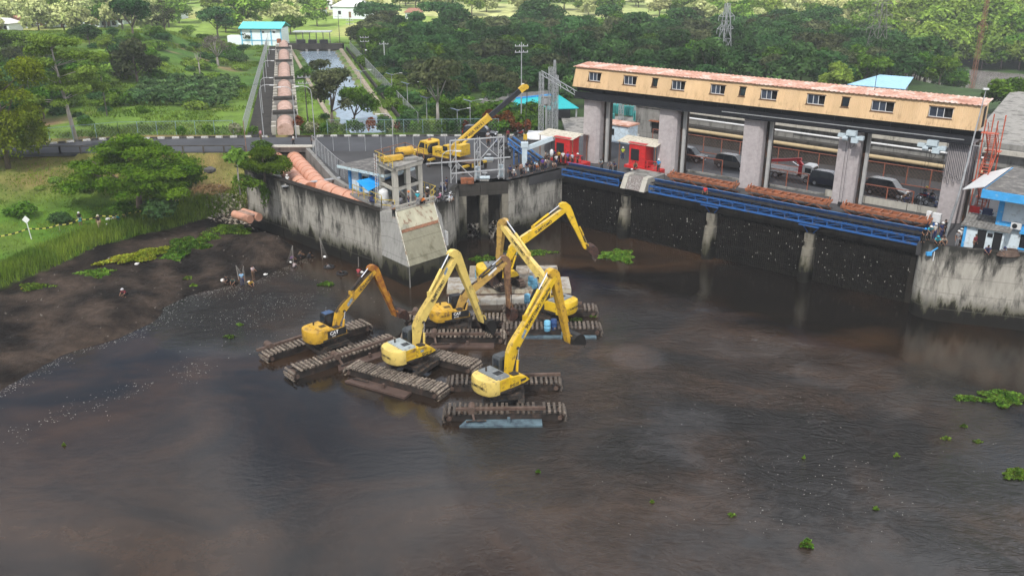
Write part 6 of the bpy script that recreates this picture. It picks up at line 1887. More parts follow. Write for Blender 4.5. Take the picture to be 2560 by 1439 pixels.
wall_line("trench_wall", "concrete wall on the yard side of the pipe trench", [(-17.9, 100.0), (-21.35, 106.1), (-28.0, 122.5)], 3.5, 7.3, 0.5, M_GREYC, 5.5)
wall_line("trench_wall", "low concrete wall on the bank side of the pipe trench", [(-33.2, 121.9), (-28.0, 105.6)], 3.5, 6.7, 0.45, M_GREYC, 6)
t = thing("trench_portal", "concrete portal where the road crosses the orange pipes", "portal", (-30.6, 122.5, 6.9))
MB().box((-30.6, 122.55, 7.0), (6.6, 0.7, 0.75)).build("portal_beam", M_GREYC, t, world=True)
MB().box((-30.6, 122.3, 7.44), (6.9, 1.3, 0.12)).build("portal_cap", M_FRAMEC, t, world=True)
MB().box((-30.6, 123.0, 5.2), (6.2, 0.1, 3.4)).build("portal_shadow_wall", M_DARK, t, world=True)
t = thing("foot_plank", "grey plank walkway laid across the orange pipes", "plank", (-23.5, 104, 6.8))
MB().bar((-27.2, 103.4, 6.75), (-20.6, 105.4, 7.28), 0.6, 0.1).build("plank", M_GALV, t, world=True)
seg = []
for (y0, y1, lb) in ((132.9, 139.2, "faded pipe length nearest the road"), (142.2, 152.6, "second faded pipe length up the corridor"), (155.0, 176.5, "third and longest faded pipe length"), (178.6, 203.0, "fourth faded pipe length"), (205.0, 228.0, "fifth faded pipe length"), (230.0, 249.0, "faded pipe length at the turquoise roofed building")):
 pipeline(lb + ", between black anchor blocks", [(pipe_x(y0), y0, 7.35), (pipe_x(y1), y1, 7.4)], 1.22, 3.4, M_PIPEF, M_PIPEF, "faded pipe lengths in the corridor")
for k, y in enumerate((140.7, 153.8, 177.5, 204.0, 229.0)):
 a = math.atan2(1, -0.2385) - math.pi / 2
 t = thing("anchor_block", ["black topped concrete block on the pipe, nearest the road", "second black topped block up the pipe", "third black topped block up the pipe", "fourth black topped block up the pipe", "farthest black topped block up the pipe"][k], "anchor block", (pipe_x(y), y, 6.6), a, "anchor blocks on the pipe")
 MB().box((0, 0, 1.0), (3.9 if k == 0 else 3.4, 2.4 if k < 2 else 1.6, 2.0)).build("block", M_GREYC, t)
 MB().box((0, 0, 2.2), (3.6, 2.0 if k < 2 else 1.3, 0.45)).build("cap", M_SOOT, t)
sad = MB().prism([(-0.35, -0.5), (0.35, -0.5), (0.35, 0.5), (-0.35, 0.5)], 0, 1.25).mesh("saddle", M_FRAMEC)
t = thing("pipe_saddles", "rows of pale concrete saddle posts either side of the faded pipe", "supports", (-33, 133, 6.6))
y = 134.5
while y < 248:
 for sx in (-1.75, 1.75):
  put("saddle_post", sad, t, (pipe_x(y) + sx + 33, y - 133, 0), (0, 0, 0.23))
 y += 3.4
o = MB().prism([(-39.0, 131.6), (-35.4, 131.6), (pipe_x(250) - 1.9, 250), (pipe_x(250) - 3.9, 250)], 6.4, 6.95).build("corridor_paving", M_SOOT); struct(o)
for lb, ln, sx in (("left", CANAL_L, -1), ("right", CANAL_R, 1)):
 t = thing("canal_wall", "pale concrete lining along the %s side of the canal" % lb, "canal wall", (*ln[0], 5))
 (x1, y1), (x2, y2) = ln
 for i in range(14):
  a = Vector((x1 + (x2 - x1) * i / 14, y1 + (y2 - y1) * i / 14, 0)); b_ = Vector((x1 + (x2 - x1) * (i + 0.985) / 14, y1 + (y2 - y1) * (i + 0.985) / 14, 0))
  MB().add([(a.x, a.y, 4.4), (b_.x, b_.y, 4.4), (b_.x + sx * 1.6, b_.y, 6.9), (a.x + sx * 1.6, a.y, 6.9), (a.x + sx * 2.3, a.y, 6.9), (b_.x + sx * 2.3, b_.y, 6.9), (a.x + sx * 2.4, a.y, 5), (b_.x + sx * 2.4, b_.y, 5)], [(0, 1, 2, 3), (3, 2, 5, 4), (4, 5, 7, 6)]).build("lining_panel", mat("canal_lining", (0.36, 0.30, 0.22), 0.9, var=0.2, dirt=(0.12, 0.11, 0.09), dirtamt=0.4), t, world=True)
 if sx > 0:
  for i in range(9):
   a = Vector((x1 + (x2 - x1) * i / 9, y1 + (y2 - y1) * i / 9, 0)); b_ = Vector((x1 + (x2 - x1) * (i + 0.98) / 9, y1 + (y2 - y1) * (i + 0.98) / 9, 0))
   MB().bar((a.x + 3.4, a.y, 7.0), (b_.x + 3.4, b_.y, 7.0), 0.4, 0.7).build("parapet", M_SOOT, t, world=True)
t = thing("canal_gate", "dark gate bridge with a flat canopy at the head of the canal", "gate", (-53, 247, 6.6))
MB().box((0, 0, 0.6), (16, 2.6, 1.4)).build("deck", M_SOOT, t)
MB().box((0, 0.6, 4.4), (10, 3.0, 0.25)).build("canopy", mat("canopy_grey", (0.35, 0.38, 0.38), 0.6), t)
for i in range(6):
 MB().box((-4.5 + 1.8 * i, 0.6, 2.8), (0.2, 0.2, 3.2)).build("post", M_GREYC, t)
for i in range(3):
 MB().box((-3 + 3 * i, -0.4, 1.9), (2.2, 0.4, 1.0)).build("gate_winch", M_BLACKST, t)
for i in range(4):
 MB().box((-4.5 + 3 * i, -1.4, -0.8), (0.6, 0.6, 1.6)).build("pier", M_GREYC, t)
MB().bar((-9, -1.2, 1.9), (9, -1.2, 1.9), 0.06).bar((-9, -1.2, 1.6), (9, -1.2, 1.6), 0.05).build("railing", M_SOOT, t)
MB().box((-9.3, 1.2, 1.9), (1.0, 1.0, 1.1)).build("orange_tank", M_ORANGE, t)
# ---------------------------------------------------------------- lamps, poles, pylons, fences
M_POLE = mat("pole_grey", (0.36, 0.37, 0.38), 0.5, 0.3, var=0.15)
M_POLED = mat("pole_dark", (0.07, 0.062, 0.055), 0.8, var=0.3)
M_SOLAR = mat("solar_panel", (0.10, 0.14, 0.20), 0.25, var=0.2)
def lamp(kind, u, v, h, label, az=0.0, z=None, group="street lamps"):
 p = on_ground(u, v, 6.95) if z is None else pix(u, v, z)
 t = thing("solar_lamp" if kind == "solar" else "street_lamp", label, "street lamp", p, az, group)
 MB().tube((0, 0, -0.2), (0, 0, h - (0.0 if kind == "solar" else 1.0)), 0.08, 0.05, 8).build("pole", M_POLE, t)
 if kind == "solar":
  M_ = Matrix.Rotation(R(18), 3, "Y")
  MB().box((-0.35, 0, h + 0.15), (1.3, 0.7, 0.05), M=M_).build("solar_panel", M_SOLAR, t)
  MB().bar((0, 0, h), (1.7, 0, h + 0.28), 0.05).build("arm", M_POLE, t)
  MB().box((1.75, 0, h + 0.27), (0.55, 0.2, 0.08)).build("lamp_head", M_ALU, t)
 else:
  MB().path([(0, 0, h - 1.05), (0.1, 0, h - 0.4), (0.5, 0, h - 0.05), (1.1, 0, h + 0.05), (1.6, 0, h + 0.02)], 0.045, 6).build("arm", M_POLE, t)
  MB().box((1.85, 0, h), (0.6, 0.22, 0.12)).build("lamp_head", M_ALU, t)
 return t
for u, v, h, az, lb in ((660, 345, 7.6, 0, "curved street lamp left of the pipe corridor"), (741, 347, 7.4, 180, "curved street lamp at the right of the pipe corridor gate"), (792, 402, 9.6, 180, "curved street lamp beside the trench fence"), (985, 403, 6.2, 180, "curved street lamp behind the flat roofed hut")):
 lamp("curve", u, v, h, lb, R(az))
for u, v, h, lb in ((905, 256, 5.6, "solar lamp on the canal embankment, highest of the row"), (981, 240, 3.9, "solar lamp in the grass beside the wood edge"), (1020, 273, 4.3, "solar lamp on the grass slope above the kerb"), (1068, 316, 4.4, "solar lamp beside the white trunked tree"), (1144, 332, 3.4, "low solar lamp above the black parked car"), (1176, 326, 4.4, "tall solar lamp left of the crane boom")):
 lamp("solar", u, v, h, lb, R(10), group="solar lamps")
for k, y in enumerate((150, 172, 190, 208, 232)):
 t = lamp("curve", 0, 0, 6.0, ["nearest", "second", "third", "fourth", "farthest"][k] + " small lamp along the pipe corridor fence", R(8), z=0.0)
 t.location = (pipe_x(y) - 3.7, y, 6.7); t["group"] = "corridor lamps"
def utility(u, v, h, label, arms=1, m=M_POLED, z=None, lampbox=False, r=0.11):
 p = on_ground(u, v, 6.9) if z is None else pix(u, v, z)
 t = thing("utility_pole", label, "utility pole", p, R(8), "utility poles")
 MB().tube((0, 0, -0.3), (0, 0, h), r, r * 0.6, 8).build("pole", m, t)
 for k in range(arms):
  MB().box((0, 0, h - 0.6 - 0.9 * k), (2.0, 0.1, 0.12)).build("crossarm", M_POLE, t)
  for x_ in (-0.9, -0.3, 0.3, 0.9):
   MB().tube((x_, 0, h - 0.55 - 0.9 * k), (x_, 0, h - 0.33 - 0.9 * k), 0.05, n=6).build("insulator", M_ALU, t)
 if lampbox:
  MB().ball((0.2, -0.2, h * 0.52), (0.28, 0.28, 0.2), 8, 4).build("lamp_globe", M_ALU, t)
 return t
utility(87, 302, 7.0, "pole with crossarm and white lamp above the yellow leaved tree", 1, lampbox=True)
utility(771, 322, 8.4, "dark pole with two crossarms on the strip right of the pipe", 2)
utility(963, 178, 6.4, "tall white pole at the wood edge", 1, M_ALU)
utility(915, 166, 7.0, "dark pole with white lamp at the wood edge", 2, lampbox=True)
utility(878, 118, 7.5, "thin dark pole near the canal gate", 2)
utility(850, 112, 8.0, "thin dark pole right of the canal gate", 1)
utility(1303, 322, 13.0, "tall pole with a bright floodlight behind the crane hook", 2, M_POLE, lampbox=True)
utility(618, 395, 5.0, "thin rusty pole beside the leafy bush", 0, M_RUST, z=6.4, r=0.06)
utility(268, 290, 6.5, "thin dark pole leaning on the hill slope", 0)
def lattice(name, label, cat, p, h, w0, w1, arms, m=M_POLE, bay=3.0, th=0.09, rz=0.4):
 t = thing(name, label, cat, p, rz)
 n = max(3, int(h / bay))
 rad = lambda z: w0 + (w1 - w0) * z / h
 cor = ((1, 1), (-1, 1), (-1, -1), (1, -1))
 for i, j in cor:
  MB().bar((i * w0, j * w0, -0.3), (i * w1, j * w1, h), th * 1.3).build("leg", m, t)
 br = MB()
 for k in range(n):
  z0, z1 = h * k / n, h * (k + 1) / n
  a, b_ = rad(z0), rad(z1)
  for (i, j), (i2, j2) in zip(cor, cor[1:] + cor[:1]):
   br.bar((i * a, j * a, z0), (i2 * b_, j2 * b_, z1), th * 0.7); br.bar((i2 * a, j2 * a, z0), (i * b_, j * b_, z1), th * 0.7)
   br.bar((i * b_, j * b_, z1), (i2 * b_, j2 * b_, z1), th * 0.6)
 br.build("lattice_bracing", m, t)
 for z, L in arms:
  ar = MB()
  for sx in (-1, 1):
   for jy in (-1, 1):
    ar.bar((sx * rad(z), jy * rad(z), z), (sx * L, 0, z + 0.1), th); ar.bar((sx * rad(z + 1), jy * rad(z + 1), min(h, z + 1.0)), (sx * L, 0, z + 0.1), th * 0.7)
   ar.tube((sx * L, 0, z), (sx * L, 0, z - 0.9), 0.07, n=5)
  ar.build("cross_arm", m, t)
 return t
lattice("pylon", "grey lattice pylon in front of the bright slope behind the gate house", "pylon", on_ground(1805, 182, 6.6), 14.5, 1.5, 0.35, ((9.2, 2.2), (11.8, 2.0)))
lattice("pylon", "wide armed lattice pylon beyond the blue roof", "pylon", on_ground(2182, 182, 6.6), 16.5, 2.0, 0.4, ((9.5, 3.4), (12.0, 3.2), (14.4, 2.8)), mat("pylon_dull", (0.16, 0.155, 0.14), 0.7), th=0.07)
lattice("radio_mast", "tall thin rust red radio mast at the river bend", "mast", on_ground(2425, 240, 3.0), 31, 0.42, 0.28, ((16.5, 1.6),), M_RUST, 1.4, 0.05)
lattice("aerial_mast", "slim grey lattice aerial behind the turquoise roofed shed", "mast", pix(1384, 330, 7.0), 10.5, 0.45, 0.1, ((7.2, 1.0),), M_POLE, 1.0, 0.05)
def wire(name, label, a, b_, sag, r=0.02):
 a, b_ = Vector(a), Vector(b_)
 t = tag(MB().path([a.lerp(b_, i / 12) - Vector((0, 0, sag * 4 * (i / 12) * (1 - i / 12))) for i in range(13)], r, 4, caps=False).build(name, M_BLACKST), label, "wire")
wire("power_wire", "sagging black wire across the green hill slope", (-76.0, 143.5, 13.0), (-31.2, 137.2, 14.6), 1.6)
wire("power_wire", "black wire from the pipe side pole over the canal", (-31.2, 137.2, 14.0), (1.3, 137.2, 19.0), 1.2)
wire("power_wire", "thin wire along the edge of the dark wood", (-27.7, 200.5, 12.4), (8, 230, 14), 1.0)
M_NET = mat("fence_wire", (0.30, 0.32, 0.33), 0.6, 0.3, var=0.2)
def fence(name, label, pts, h, step, m=M_POLE, net=True, rails=(1.0,), th=0.06, mnet=None, netstep=0.35):
 t = thing(name, label, "fence", pts[0])
 for a, b_ in zip(pts[:-1], pts[1:]):
  a, b_ = Vector(a), Vector(b_)
  n = max(1, round((b_ - a).length / step))
  up = Vector((0, 0, h))
  for i in range(n + 1):
   p = a.lerp(b_, i / n)
   MB().bar(p - Vector((0, 0, 0.1)), p + up, th).build("post", m, t, world=True)
  for q in rails:
   MB().bar(a + up * q, b_ + up * q, th * 0.8).build("rail", m, t, world=True)
  if net:
   nb = MB(); L = (b_ - a).length; k = int(L / netstep) + 1; w = h / L
   for i in range(-int(h / netstep) - 1, k + 1):
    s0, s1 = i * netstep, i * netstep + h
    for (x0, z0, x1, z1) in ((s0, 0, s1, h), (s0, h, s1, 0)):
     if x0 < 0: z0 += (z1 - z0) * (-x0) / (x1 - x0); x0 = 0
     if x1 > L: z1 -= (z1 - z0) * (x1 - L) / (x1 - x0); x1 = L
     if x1 - x0 > 0.05: nb.bar(a.lerp(b_, x0 / L) + Vector((0, 0, z0)), a.lerp(b_, x1 / L) + Vector((0, 0, z1)), 0.012)
   nb.build("netting", mnet or M_NET, t, world=True, kind="stuff")
 return t
M_TEALRAIL = mat("rail_teal", (0.20, 0.30, 0.33), 0.6, var=0.2)
fence("mesh_fence", "wire fence behind the kerb from the corridor to the crane", [(-27.5, 133.6, 6.9), (-2, 134.6, 6.9)], 2.0, 2.9, M_TEALRAIL, netstep=0.5)
fence("mesh_fence", "wire fence with teal rail along the road below the hill", [(-66, 127.5, 6.9), (-58, 132.0, 6.9), (-41.4, 133.2, 6.9)], 2.0, 2.9, M_TEALRAIL, netstep=0.5)
fence("mesh_fence", "long wire fence along the left side of the pipe corridor", [(-39.6, 132.4, 6.9), (pipe_x(250) - 4.4, 250, 6.9)], 2.3, 3.0, M_POLE, netstep=0.6)
fence("mesh_fence", "wire fence along the right bank of the canal", [(-14.6, 140, 6.8), (-42.5, 243, 6.8)], 2.0, 3.0, M_POLE, netstep=0.6)
fence("mesh_fence", "fence of thin pale posts along the near side of the road", [(-26.5, 121.2, 7.0), (4, 121.2, 7.0)], 2.1, 2.15, M_POLE, net=False, rails=())
fence("mesh_fence", "wire fence between the pipe trench and the yard", [(-27.2, 121.5, 7.0), (-21.0, 107.2, 7.0), (-19.4, 104.4, 7.0), (-17.9, 103.8, 7.0)], 2.1, 2.0, M_POLE, netstep=0.4)
t = thing("guard_rail", "dark rail on posts along the near edge of the road", "guard rail", (-50, 120.2, 7))
for a, b_ in (((-69.0, 118.9, 7.95), (-61.0, 119.9, 7.95)), ((-61.0, 119.9, 7.95), (-36.2, 120.3, 7.95))):
 MB().bar(a, b_, 0.10, 0.14).build("rail", M_POLED, t, world=True)
 a, b_ = Vector(a), Vector(b_)
 n = round((b_ - a).length / 2.9)
 for i in range(n + 1):
  p = a.lerp(b_, i / n); MB().box((p.x, p.y, 7.4), (0.2, 0.2, 1.0)).build("post", M_POLED, t, world=True)
# ---------------------------------------------------------------- intake tower, platform and hut
t = thing("platform_slab", "pale concrete platform round the intake tower", "platform", (-13, 96, 7))
MB().prism([(-18.3, 98.6), (-14.0, 93.3), (-13.95, 91.7), (-12.3, 91.45), (-8.75, 95.2), (-8.4, 97.4), (-13.5, 101.6), (-17.0, 101.2)], 6.85, 7.2).build("slab", M_SLAB, t, world=True)
t = thing("intake_tower", "white concrete frame tower above the sloping intake gate", "tower", (-12.5, 96.6, 7.2))
c4 = [Vector((-14.3, 96.3, 0)), Vector((-12.45, 93.4, 0)), Vector((-10.2, 96.7, 0)), Vector((-12.1, 99.6, 0))]
ptsC = [c4[0], c4[1], c4[2], c4[3], (c4[0] + c4[3]) / 2, (c4[1] + c4[2]) / 2]
for p in ptsC:
 MB().box((p.x, p.y, 9.2), (0.52, 0.52, 4.0), R(33)).build("column", M_FRAMEC, t, world=True)
def ring_beam(z, w, h, grow=0.0):
 cen = sum(c4, Vector()) / 4
 q = [c + (c - cen).normalized() * grow for c in c4]
 for a, b_ in zip(q, q[1:] + q[:1]):
  MB().bar((a.x, a.y, z), (b_.x, b_.y, z), w, h).build("beam", M_FRAMEC, t, world=True)
ring_beam(9.0, 0.4, 0.3); ring_beam(11.25, 0.45, 0.35, 0.25)
cen = sum(c4, Vector()) / 4
big = [cen + (c - cen) * 1.28 for c in c4]
MB().prism([xy(b_) for b_ in (big[0], big[1], big[2], big[3])], 11.43, 11.58).build("deck", M_SLAB, t, world=True)
mid4 = [cen + (c - cen) * 0.98 for c in c4]
MB().prism([xy(b_) for b_ in mid4], 9.16, 9.24).build("floor_plate", M_SOOT, t, world=True)
MB().bar((-12.3, 94.0, 9.0), (-11.2, 95.6, 7.25), 0.12).build("brace", M_FRAMEC, t, world=True)
MB().bar((-11.3, 95.2, 9.0), (-10.3, 96.6, 7.25), 0.12).build("brace", M_FRAMEC, t, world=True)
M_YRAIL = mat("rail_yellow", (0.50, 0.37, 0.06), 0.6, var=0.2, dirt=(0.3, 0.2, 0.08), dirtamt=0.3)
def railing(name, label, pts, h, m, step=1.2, mids=(0.5,)):
 t = thing(name, label, "railing", pts[0])
 for a, b_ in zip(pts[:-1], pts[1:]):
  a, b_ = Vector(a), Vector(b_); n = max(1, round((b_ - a).length / step)); up = Vector((0, 0, h))
  for i in range(n + 1):
   p = a.lerp(b_, i / n); MB().bar(p, p + up, 0.07).build("post", m, t, world=True)
  for q in (1.0,) + tuple(mids):
   MB().bar(a + up * q, b_ + up * q, 0.06).build("rail", m, t, world=True)
 return t
railing("railing", "yellow railing round the intake platform", [(-17.9, 98.2, 7.2), (-14.0, 93.5, 7.2), (-13.8, 91.9, 7.2), (-12.35, 91.55, 7.2)], 1.15, M_YRAIL)
railing("railing", "yellow railing at the sluice side of the intake platform", [(-8.85, 95.3, 7.2), (-8.5, 97.4, 7.2), (-10.6, 100.0, 7.2)], 1.15, M_YRAIL)
railing("railing", "yellow railing around the tower top", [xy(big[0]) + (11.58,), xy(big[1]) + (11.58,)], 1.0, M_YRAIL, 1.0)
railing("railing", "rusty railing on the far side of the tower top", [xy(big[0]) + (11.58,), xy(big[3]) + (11.58,), xy(big[2]) + (11.58,)], 1.0, M_RUST, 1.3)
t = thing("gate_winch", "yellow winch and round yellow tank on top of the intake tower", "winch", tuple(xy(cen)) + (11.58,), R(33))
MB().box((-1.0, -0.3, 0.35), (2.4, 0.8, 0.5)).build("winch_frame", P_CAT, t)
MB().tube((0.2, 0.9, 0.62), (2.0, 0.9, 0.62), 0.5, n=16).build("tank", P_CAT, t, smooth=True, auto=40)
MB().tube((-0.3, 0.4, 0.4), (0.6, 0.4, 0.4), 0.3, n=10).build("motor", M_BLACKST, t)
MB().box((0.9, -0.8, 0.15), (1.6, 0.8, 0.25)).build("gearbox", M_GREYC, t)
t = thing("ladder", "red and white ladder leaning up the tower side", "ladder", (-14.6, 95.6, 7.2))
for s in (-0.22, 0.22):
 MB().bar((-14.75 + s * 0.6, 95.3 - s, 7.2), (-14.75 + s * 0.6, 95.6 - s, 12.4), 0.06).build("stile", M_ALU, t, world=True)
for i in range(15):
 z = 7.4 + i * 0.33
 MB().bar((-14.88, 95.55, z), (-14.62, 95.1, z), 0.05).build("rung", M_RUST, t, world=True)
t = thing("gate_lifting_beam", "pale lattice lifting beam lying along the platform edge", "beam", tuple(face_pt(0.5, 1.0)), 0)
for dz in (0.12, 0.55):
 MB().bar(tuple(face_pt(0.02, 1.0) + Vector((0.1, 0.15, dz))), tuple(face_pt(0.98, 1.0) + Vector((0.1, 0.15, dz))), 0.14).build("chord", M_FRAMEC, t, world=True)
for i in range(7):
 a, b_ = face_pt(0.05 + 0.13 * i, 1.0), face_pt(0.05 + 0.13 * (i + 1), 1.0)
 MB().bar(a + Vector((0.1, 0.15, 0.12 if i % 2 else 0.55)), b_ + Vector((0.1, 0.15, 0.55 if i % 2 else 0.12)), 0.08).build("brace", M_FRAMEC, t, world=True)
t = thing("tarpaulin", "bright blue tarpaulin slung beside the intake tower", "tarpaulin", (-16, 97.5, 8.5))
m_ = mat("tarp_blue", (0.015, 0.30, 0.72), 0.5, var=0.12)
tp = [pix(890, 452, 9.0), pix(938, 441, 9.3), pix(975, 431, 9.5), pix(978, 447, 9.2), pix(950, 462, 8.7), pix(921, 478, 8.4)]
mid_ = sum(tp, Vector()) / 6 - Vector((0, 0, 0.25))
MB().add(tp + [mid_] + [p - Vector((0, 0, 0.02)) for p in tp], [(i, (i + 1) % 6, 6) for i in range(6)]).build("sheet", m_, t, world=True)
for p in (tp[0], tp[5]):
 MB().tube(p, (p.x, p.y, 7.2), 0.03, n=5).build("prop", M_POLE, t, world=True)
t = thing("water_tank", "white plastic tank standing at the foot of the intake tower", "tank", pix(960, 505, 7.2))
MB().loft([[Vector((r_ * math.cos(a), r_ * math.sin(a), z)) for a in [2 * math.pi * i / 14 for i in range(14)]] for r_, z in ((0.5, 0), (0.55, 0.1), (0.55, 1.2), (0.45, 1.35), (0.2, 1.45))]).build("tank_shell", M_ALU, t, smooth=True, auto=50)
MB().tube((0, 0, 1.45), (0, 0, 1.52), 0.22, n=10).build("lid", M_ALU, t)
M_HUTW = mat("hut_blue_white", (0.55, 0.66, 0.74), 0.7, var=0.1, dirt=(0.35, 0.36, 0.35), dirtamt=0.25)
M_FASCIA = mat("fascia_pale_blue", (0.50, 0.62, 0.66), 0.6, var=0.12, dirt=(0.3, 0.3, 0.28), dirtamt=0.3)
M_FLATR = mat("flat_roof_dark", (0.105, 0.10, 0.095), 0.9, var=0.3, scale=0.8, dirt=(0.24, 0.23, 0.21), dirtamt=0.35)
M_BLUEP = mat("paint_blue", (0.030, 0.23, 0.55), 0.55, var=0.12, dirt=(0.25, 0.4, 0.5), dirtamt=0.2)
t = thing("flat_roof_hut", "small pale blue hut with dark flat roof behind the intake tower", "hut", (-15.6, 100.2, 7))
rp = [(-19.9, 100.3), (-13.9, 95.6), (-10.9, 99.2), (-16.4, 104.0)]
MB().prism(rp, 9.75, 10.05).build("roof_fascia", M_FASCIA, t, world=True)
MB().prism([(x * 0.97 + -15.3 * 0.03, y * 0.97 + 99.8 * 0.03) for x, y in rp], 10.052, 10.10).build("roof", M_FLATR, t, world=True)
wp_ = [(-18.6, 100.6), (-14.4, 97.4), (-12.1, 99.7), (-16.3, 103.0)]
MB().prism(wp_, 7.0, 9.75).build("wall", M_HUTW, t, world=True)
for q in (0.04, 0.36, 0.68, 0.97):
 a = Vector((*wp_[0], 0)).lerp(Vector((*wp_[1], 0)), q); MB().box((a.x - 0.05, a.y - 0.07, 8.37), (0.3, 0.3, 2.74), R(-37)).build("column", M_BLUEP, t, world=True)
a = Vector((*wp_[0], 0)).lerp(Vector((*wp_[1], 0)), 0.5)
MB().box((a.x - 0.02, a.y - 0.03, 8.6), (0.9, 0.06, 0.9), R(-37)).build("window", M_DARK, t, world=True)
lamp("curve", 1107, 500, 5.5, "slim pole with globe lamp at the sluice side of the platform", R(0), z=7.0)
# ---------------------------------------------------------------- galvanised gantry over the sluice
t = thing("gantry", "galvanised lattice gantry over the sluice bays", "gantry", (-4, 104.6, 7))
gp = [Vector((-6.9, 103.9, 7)), Vector((-4.1, 104.9, 7)), Vector((-1.3, 105.9, 7))]
for p in gp:
 for dx, dy in ((-0.32, 0), (0.32, 0.05)):
  MB().bar((p.x + dx, p.y + dy, 7), (p.x + dx, p.y + dy, 12.1), 0.13).build("post", M_GALV, t, world=True)
 for k in range(5):
  MB().bar((p.x - 0.32, p.y, 7.3 + k), (p.x + 0.32, p.y + 0.05, 8.3 + k), 0.06).build("brace", M_GALV, t, world=True)
for z, x0, x1 in ((12.1, -7.2, -0.9), (9.6, -10.0, -0.2), (8.2, -7.2, -0.9)):
 MB().bar((x0, 103.8 + (x0 + 7) * 0.36, z), (x1, 103.8 + (x1 + 7) * 0.36, z), 0.14).build("beam", M_GALV, t, world=True)
MB().bar((-6.6, 104, 9.6), (-4.4, 104.8, 7.2), 0.09).bar((-3.8, 105, 9.6), (-1.6, 105.8, 12), 0.09).bar((-4.0, 105, 12), (-1.5, 105.9, 9.6), 0.08).build("brace", M_GALV, t, world=True)
for k, (u, v, lb) in enumerate(((1195, 448, "pale blue grey pressure cylinder at the gantry's middle post"), (1252, 443, "pale blue grey pressure cylinder at the gantry's right post"))):
 p = pix(u, v, 7.0); t = thing("pressure_cylinder", lb, "cylinder", p, 0, "pressure cylinders under the gantry")
 MB().tube((0, 0, 0.15), (0, 0, 1.55), 0.36, n=14).build("cylinder_shell", M_PALEBLUE, t, smooth=True, auto=40)
 MB().tube((0, 0, 1.55), (0, 0, 3.4), 0.09, n=8).tube((0, 0, 3.0), (0, 0, 3.35), 0.22, n=10).build("stem", M_GALV, t)
 MB().box((0, 0, 0.07), (0.9, 0.7, 0.14)).build("base_plate", M_GALV, t)
for k, u in enumerate((1160, 1176)):
 p = pix(u, 458, 7.02); t = thing("crate", ["orange crate left of its twin under the gantry", "orange crate right of its twin under the gantry"][k], "crate", p, R(8), "orange crates")
 MB().box((0, 0, 0.3), (0.75, 0.7, 0.58)).build("crate_body", M_ORANGE, t)
 MB().box((0, 0, 0.61), (0.8, 0.75, 0.06)).build("crate_lid", M_ORANGE, t)
for (u, v, lb) in ((1052 + 160, 452, "grey valve set on the deck between the gantry posts"), (1222, 405, "grey flange cluster beyond the gantry")):
 p = pix(u, v, 7); t = thing("valve", lb, "valve", p)
 MB().tube((-0.6, 0, 0.4), (0.6, 0, 0.4), 0.22, n=10).build("valve_body", M_PALEBLUE, t)
 MB().tube((0, 0, 0.4), (0, 0, 0.95), 0.1, n=8).tube((0, 0, 0.95), (0, 0, 1.02), 0.32, n=12).build("hand_wheel", M_GALV, t)
 MB().box((0, 0, 0.1), (1.0, 0.5, 0.2)).build("base", M_GREYC, t)
p = pix(1311, 425, 7.0)
t = thing("davit_crane", "light grey davit crane with raised square arm", "crane", p)
MB().box((0, 0, 0.1), (1.1, 1.1, 0.2)).build("base_plate", M_PALEBLUE, t)
MB().box((0, 0, 1.6), (0.65, 0.65, 2.9)).build("column", M_PALEBLUE, t)
MB().box((0, 0, 3.2), (0.9, 0.8, 0.6)).build("head", M_PALEBLUE, t)
MB().bar((0.1, 0, 2.7), (3.5, 0.5, 3.9), 0.45, 0.5).build("arm", M_PALEBLUE, t)
MB().tube((3.4, 0.5, 3.8), (3.4, 0.5, 2.4), 0.04, n=5).build("hook_rope", M_BELT, t)
MB().ball((3.4, 0.5, 2.1), (0.25, 0.25, 0.45)).build("hook_block", M_ALU, t)
a, b_ = Vector(pix(1352, 412, 7.3)), Vector(pix(1276, 357, 9.6))
t = thing("inclined_conveyor", "blue inclined conveyor truss beside the parked motorbikes", "conveyor", (a.x, a.y, 7))
side = (b_ - a).cross(Vector((0, 0, 1))).normalized() * 0.6
for s_ in (-1, 1):
 for dz in (0, 0.7):
  MB().bar(a + side * s_ + Vector((0, 0, dz)), b_ + side * s_ + Vector((0, 0, dz)), 0.14).build("chord", M_BLUE2, t, world=True)
 for i in range(8):
  p0, p1 = a.lerp(b_, i / 8) + side * s_, a.lerp(b_, (i + 1) / 8) + side * s_
  MB().bar(p0, p1 + Vector((0, 0, 0.7)), 0.08).build("brace", M_BLUE, t, world=True)
MB().bar(a + Vector((0, 0, 0.5)), b_ + Vector((0, 0, 0.5)), 1.0, 0.06).build("belt", M_BELT, t, world=True)
for s_ in (-1, 1):
 p0 = a.lerp(b_, 0.8) + side * s_; MB().bar(p0, (p0.x, p0.y, 7.0), 0.14).build("leg", M_BLUE, t, world=True)
for (u, v, lb) in ((1263, 395, "heap of black coiled hose beside the blue inclined conveyor"),):
 p = pix(u, v, 7); t = thing("hose_heap", lb, "hose", p)
 for i in range(7):
  MB().path([(0.75 * math.cos(a) * (1 - i * 0.06), 0.75 * math.sin(a) * (1 - i * 0.05), 0.12 + i * 0.16 + 0.05 * math.sin(3 * a)) for a in [k * 0.45 for k in range(15)]], 0.08, 5).build("hose_coil", M_BELT, t)
t = thing("shed", "small grey shed with white lean-to roof beside the red booth", "shed", pix(1330, 400, 7), R(-12))
MB().box((1.0, 2.6, 1.2), (3.6, 2.6, 2.4)).build("wall", mat("shed_grey", (0.22, 0.22, 0.22), 0.8, var=0.15), t)
MB().add([(-1.3, 1.0, 2.45), (3.2, 1.0, 2.45), (3.2, 4.3, 2.9), (-1.3, 4.3, 2.9), (-1.3, 1.0, 2.55), (3.2, 1.0, 2.55), (3.2, 4.3, 3.0), (-1.3, 4.3, 3.0)], MB.BF).build("roof", M_ALU, t)
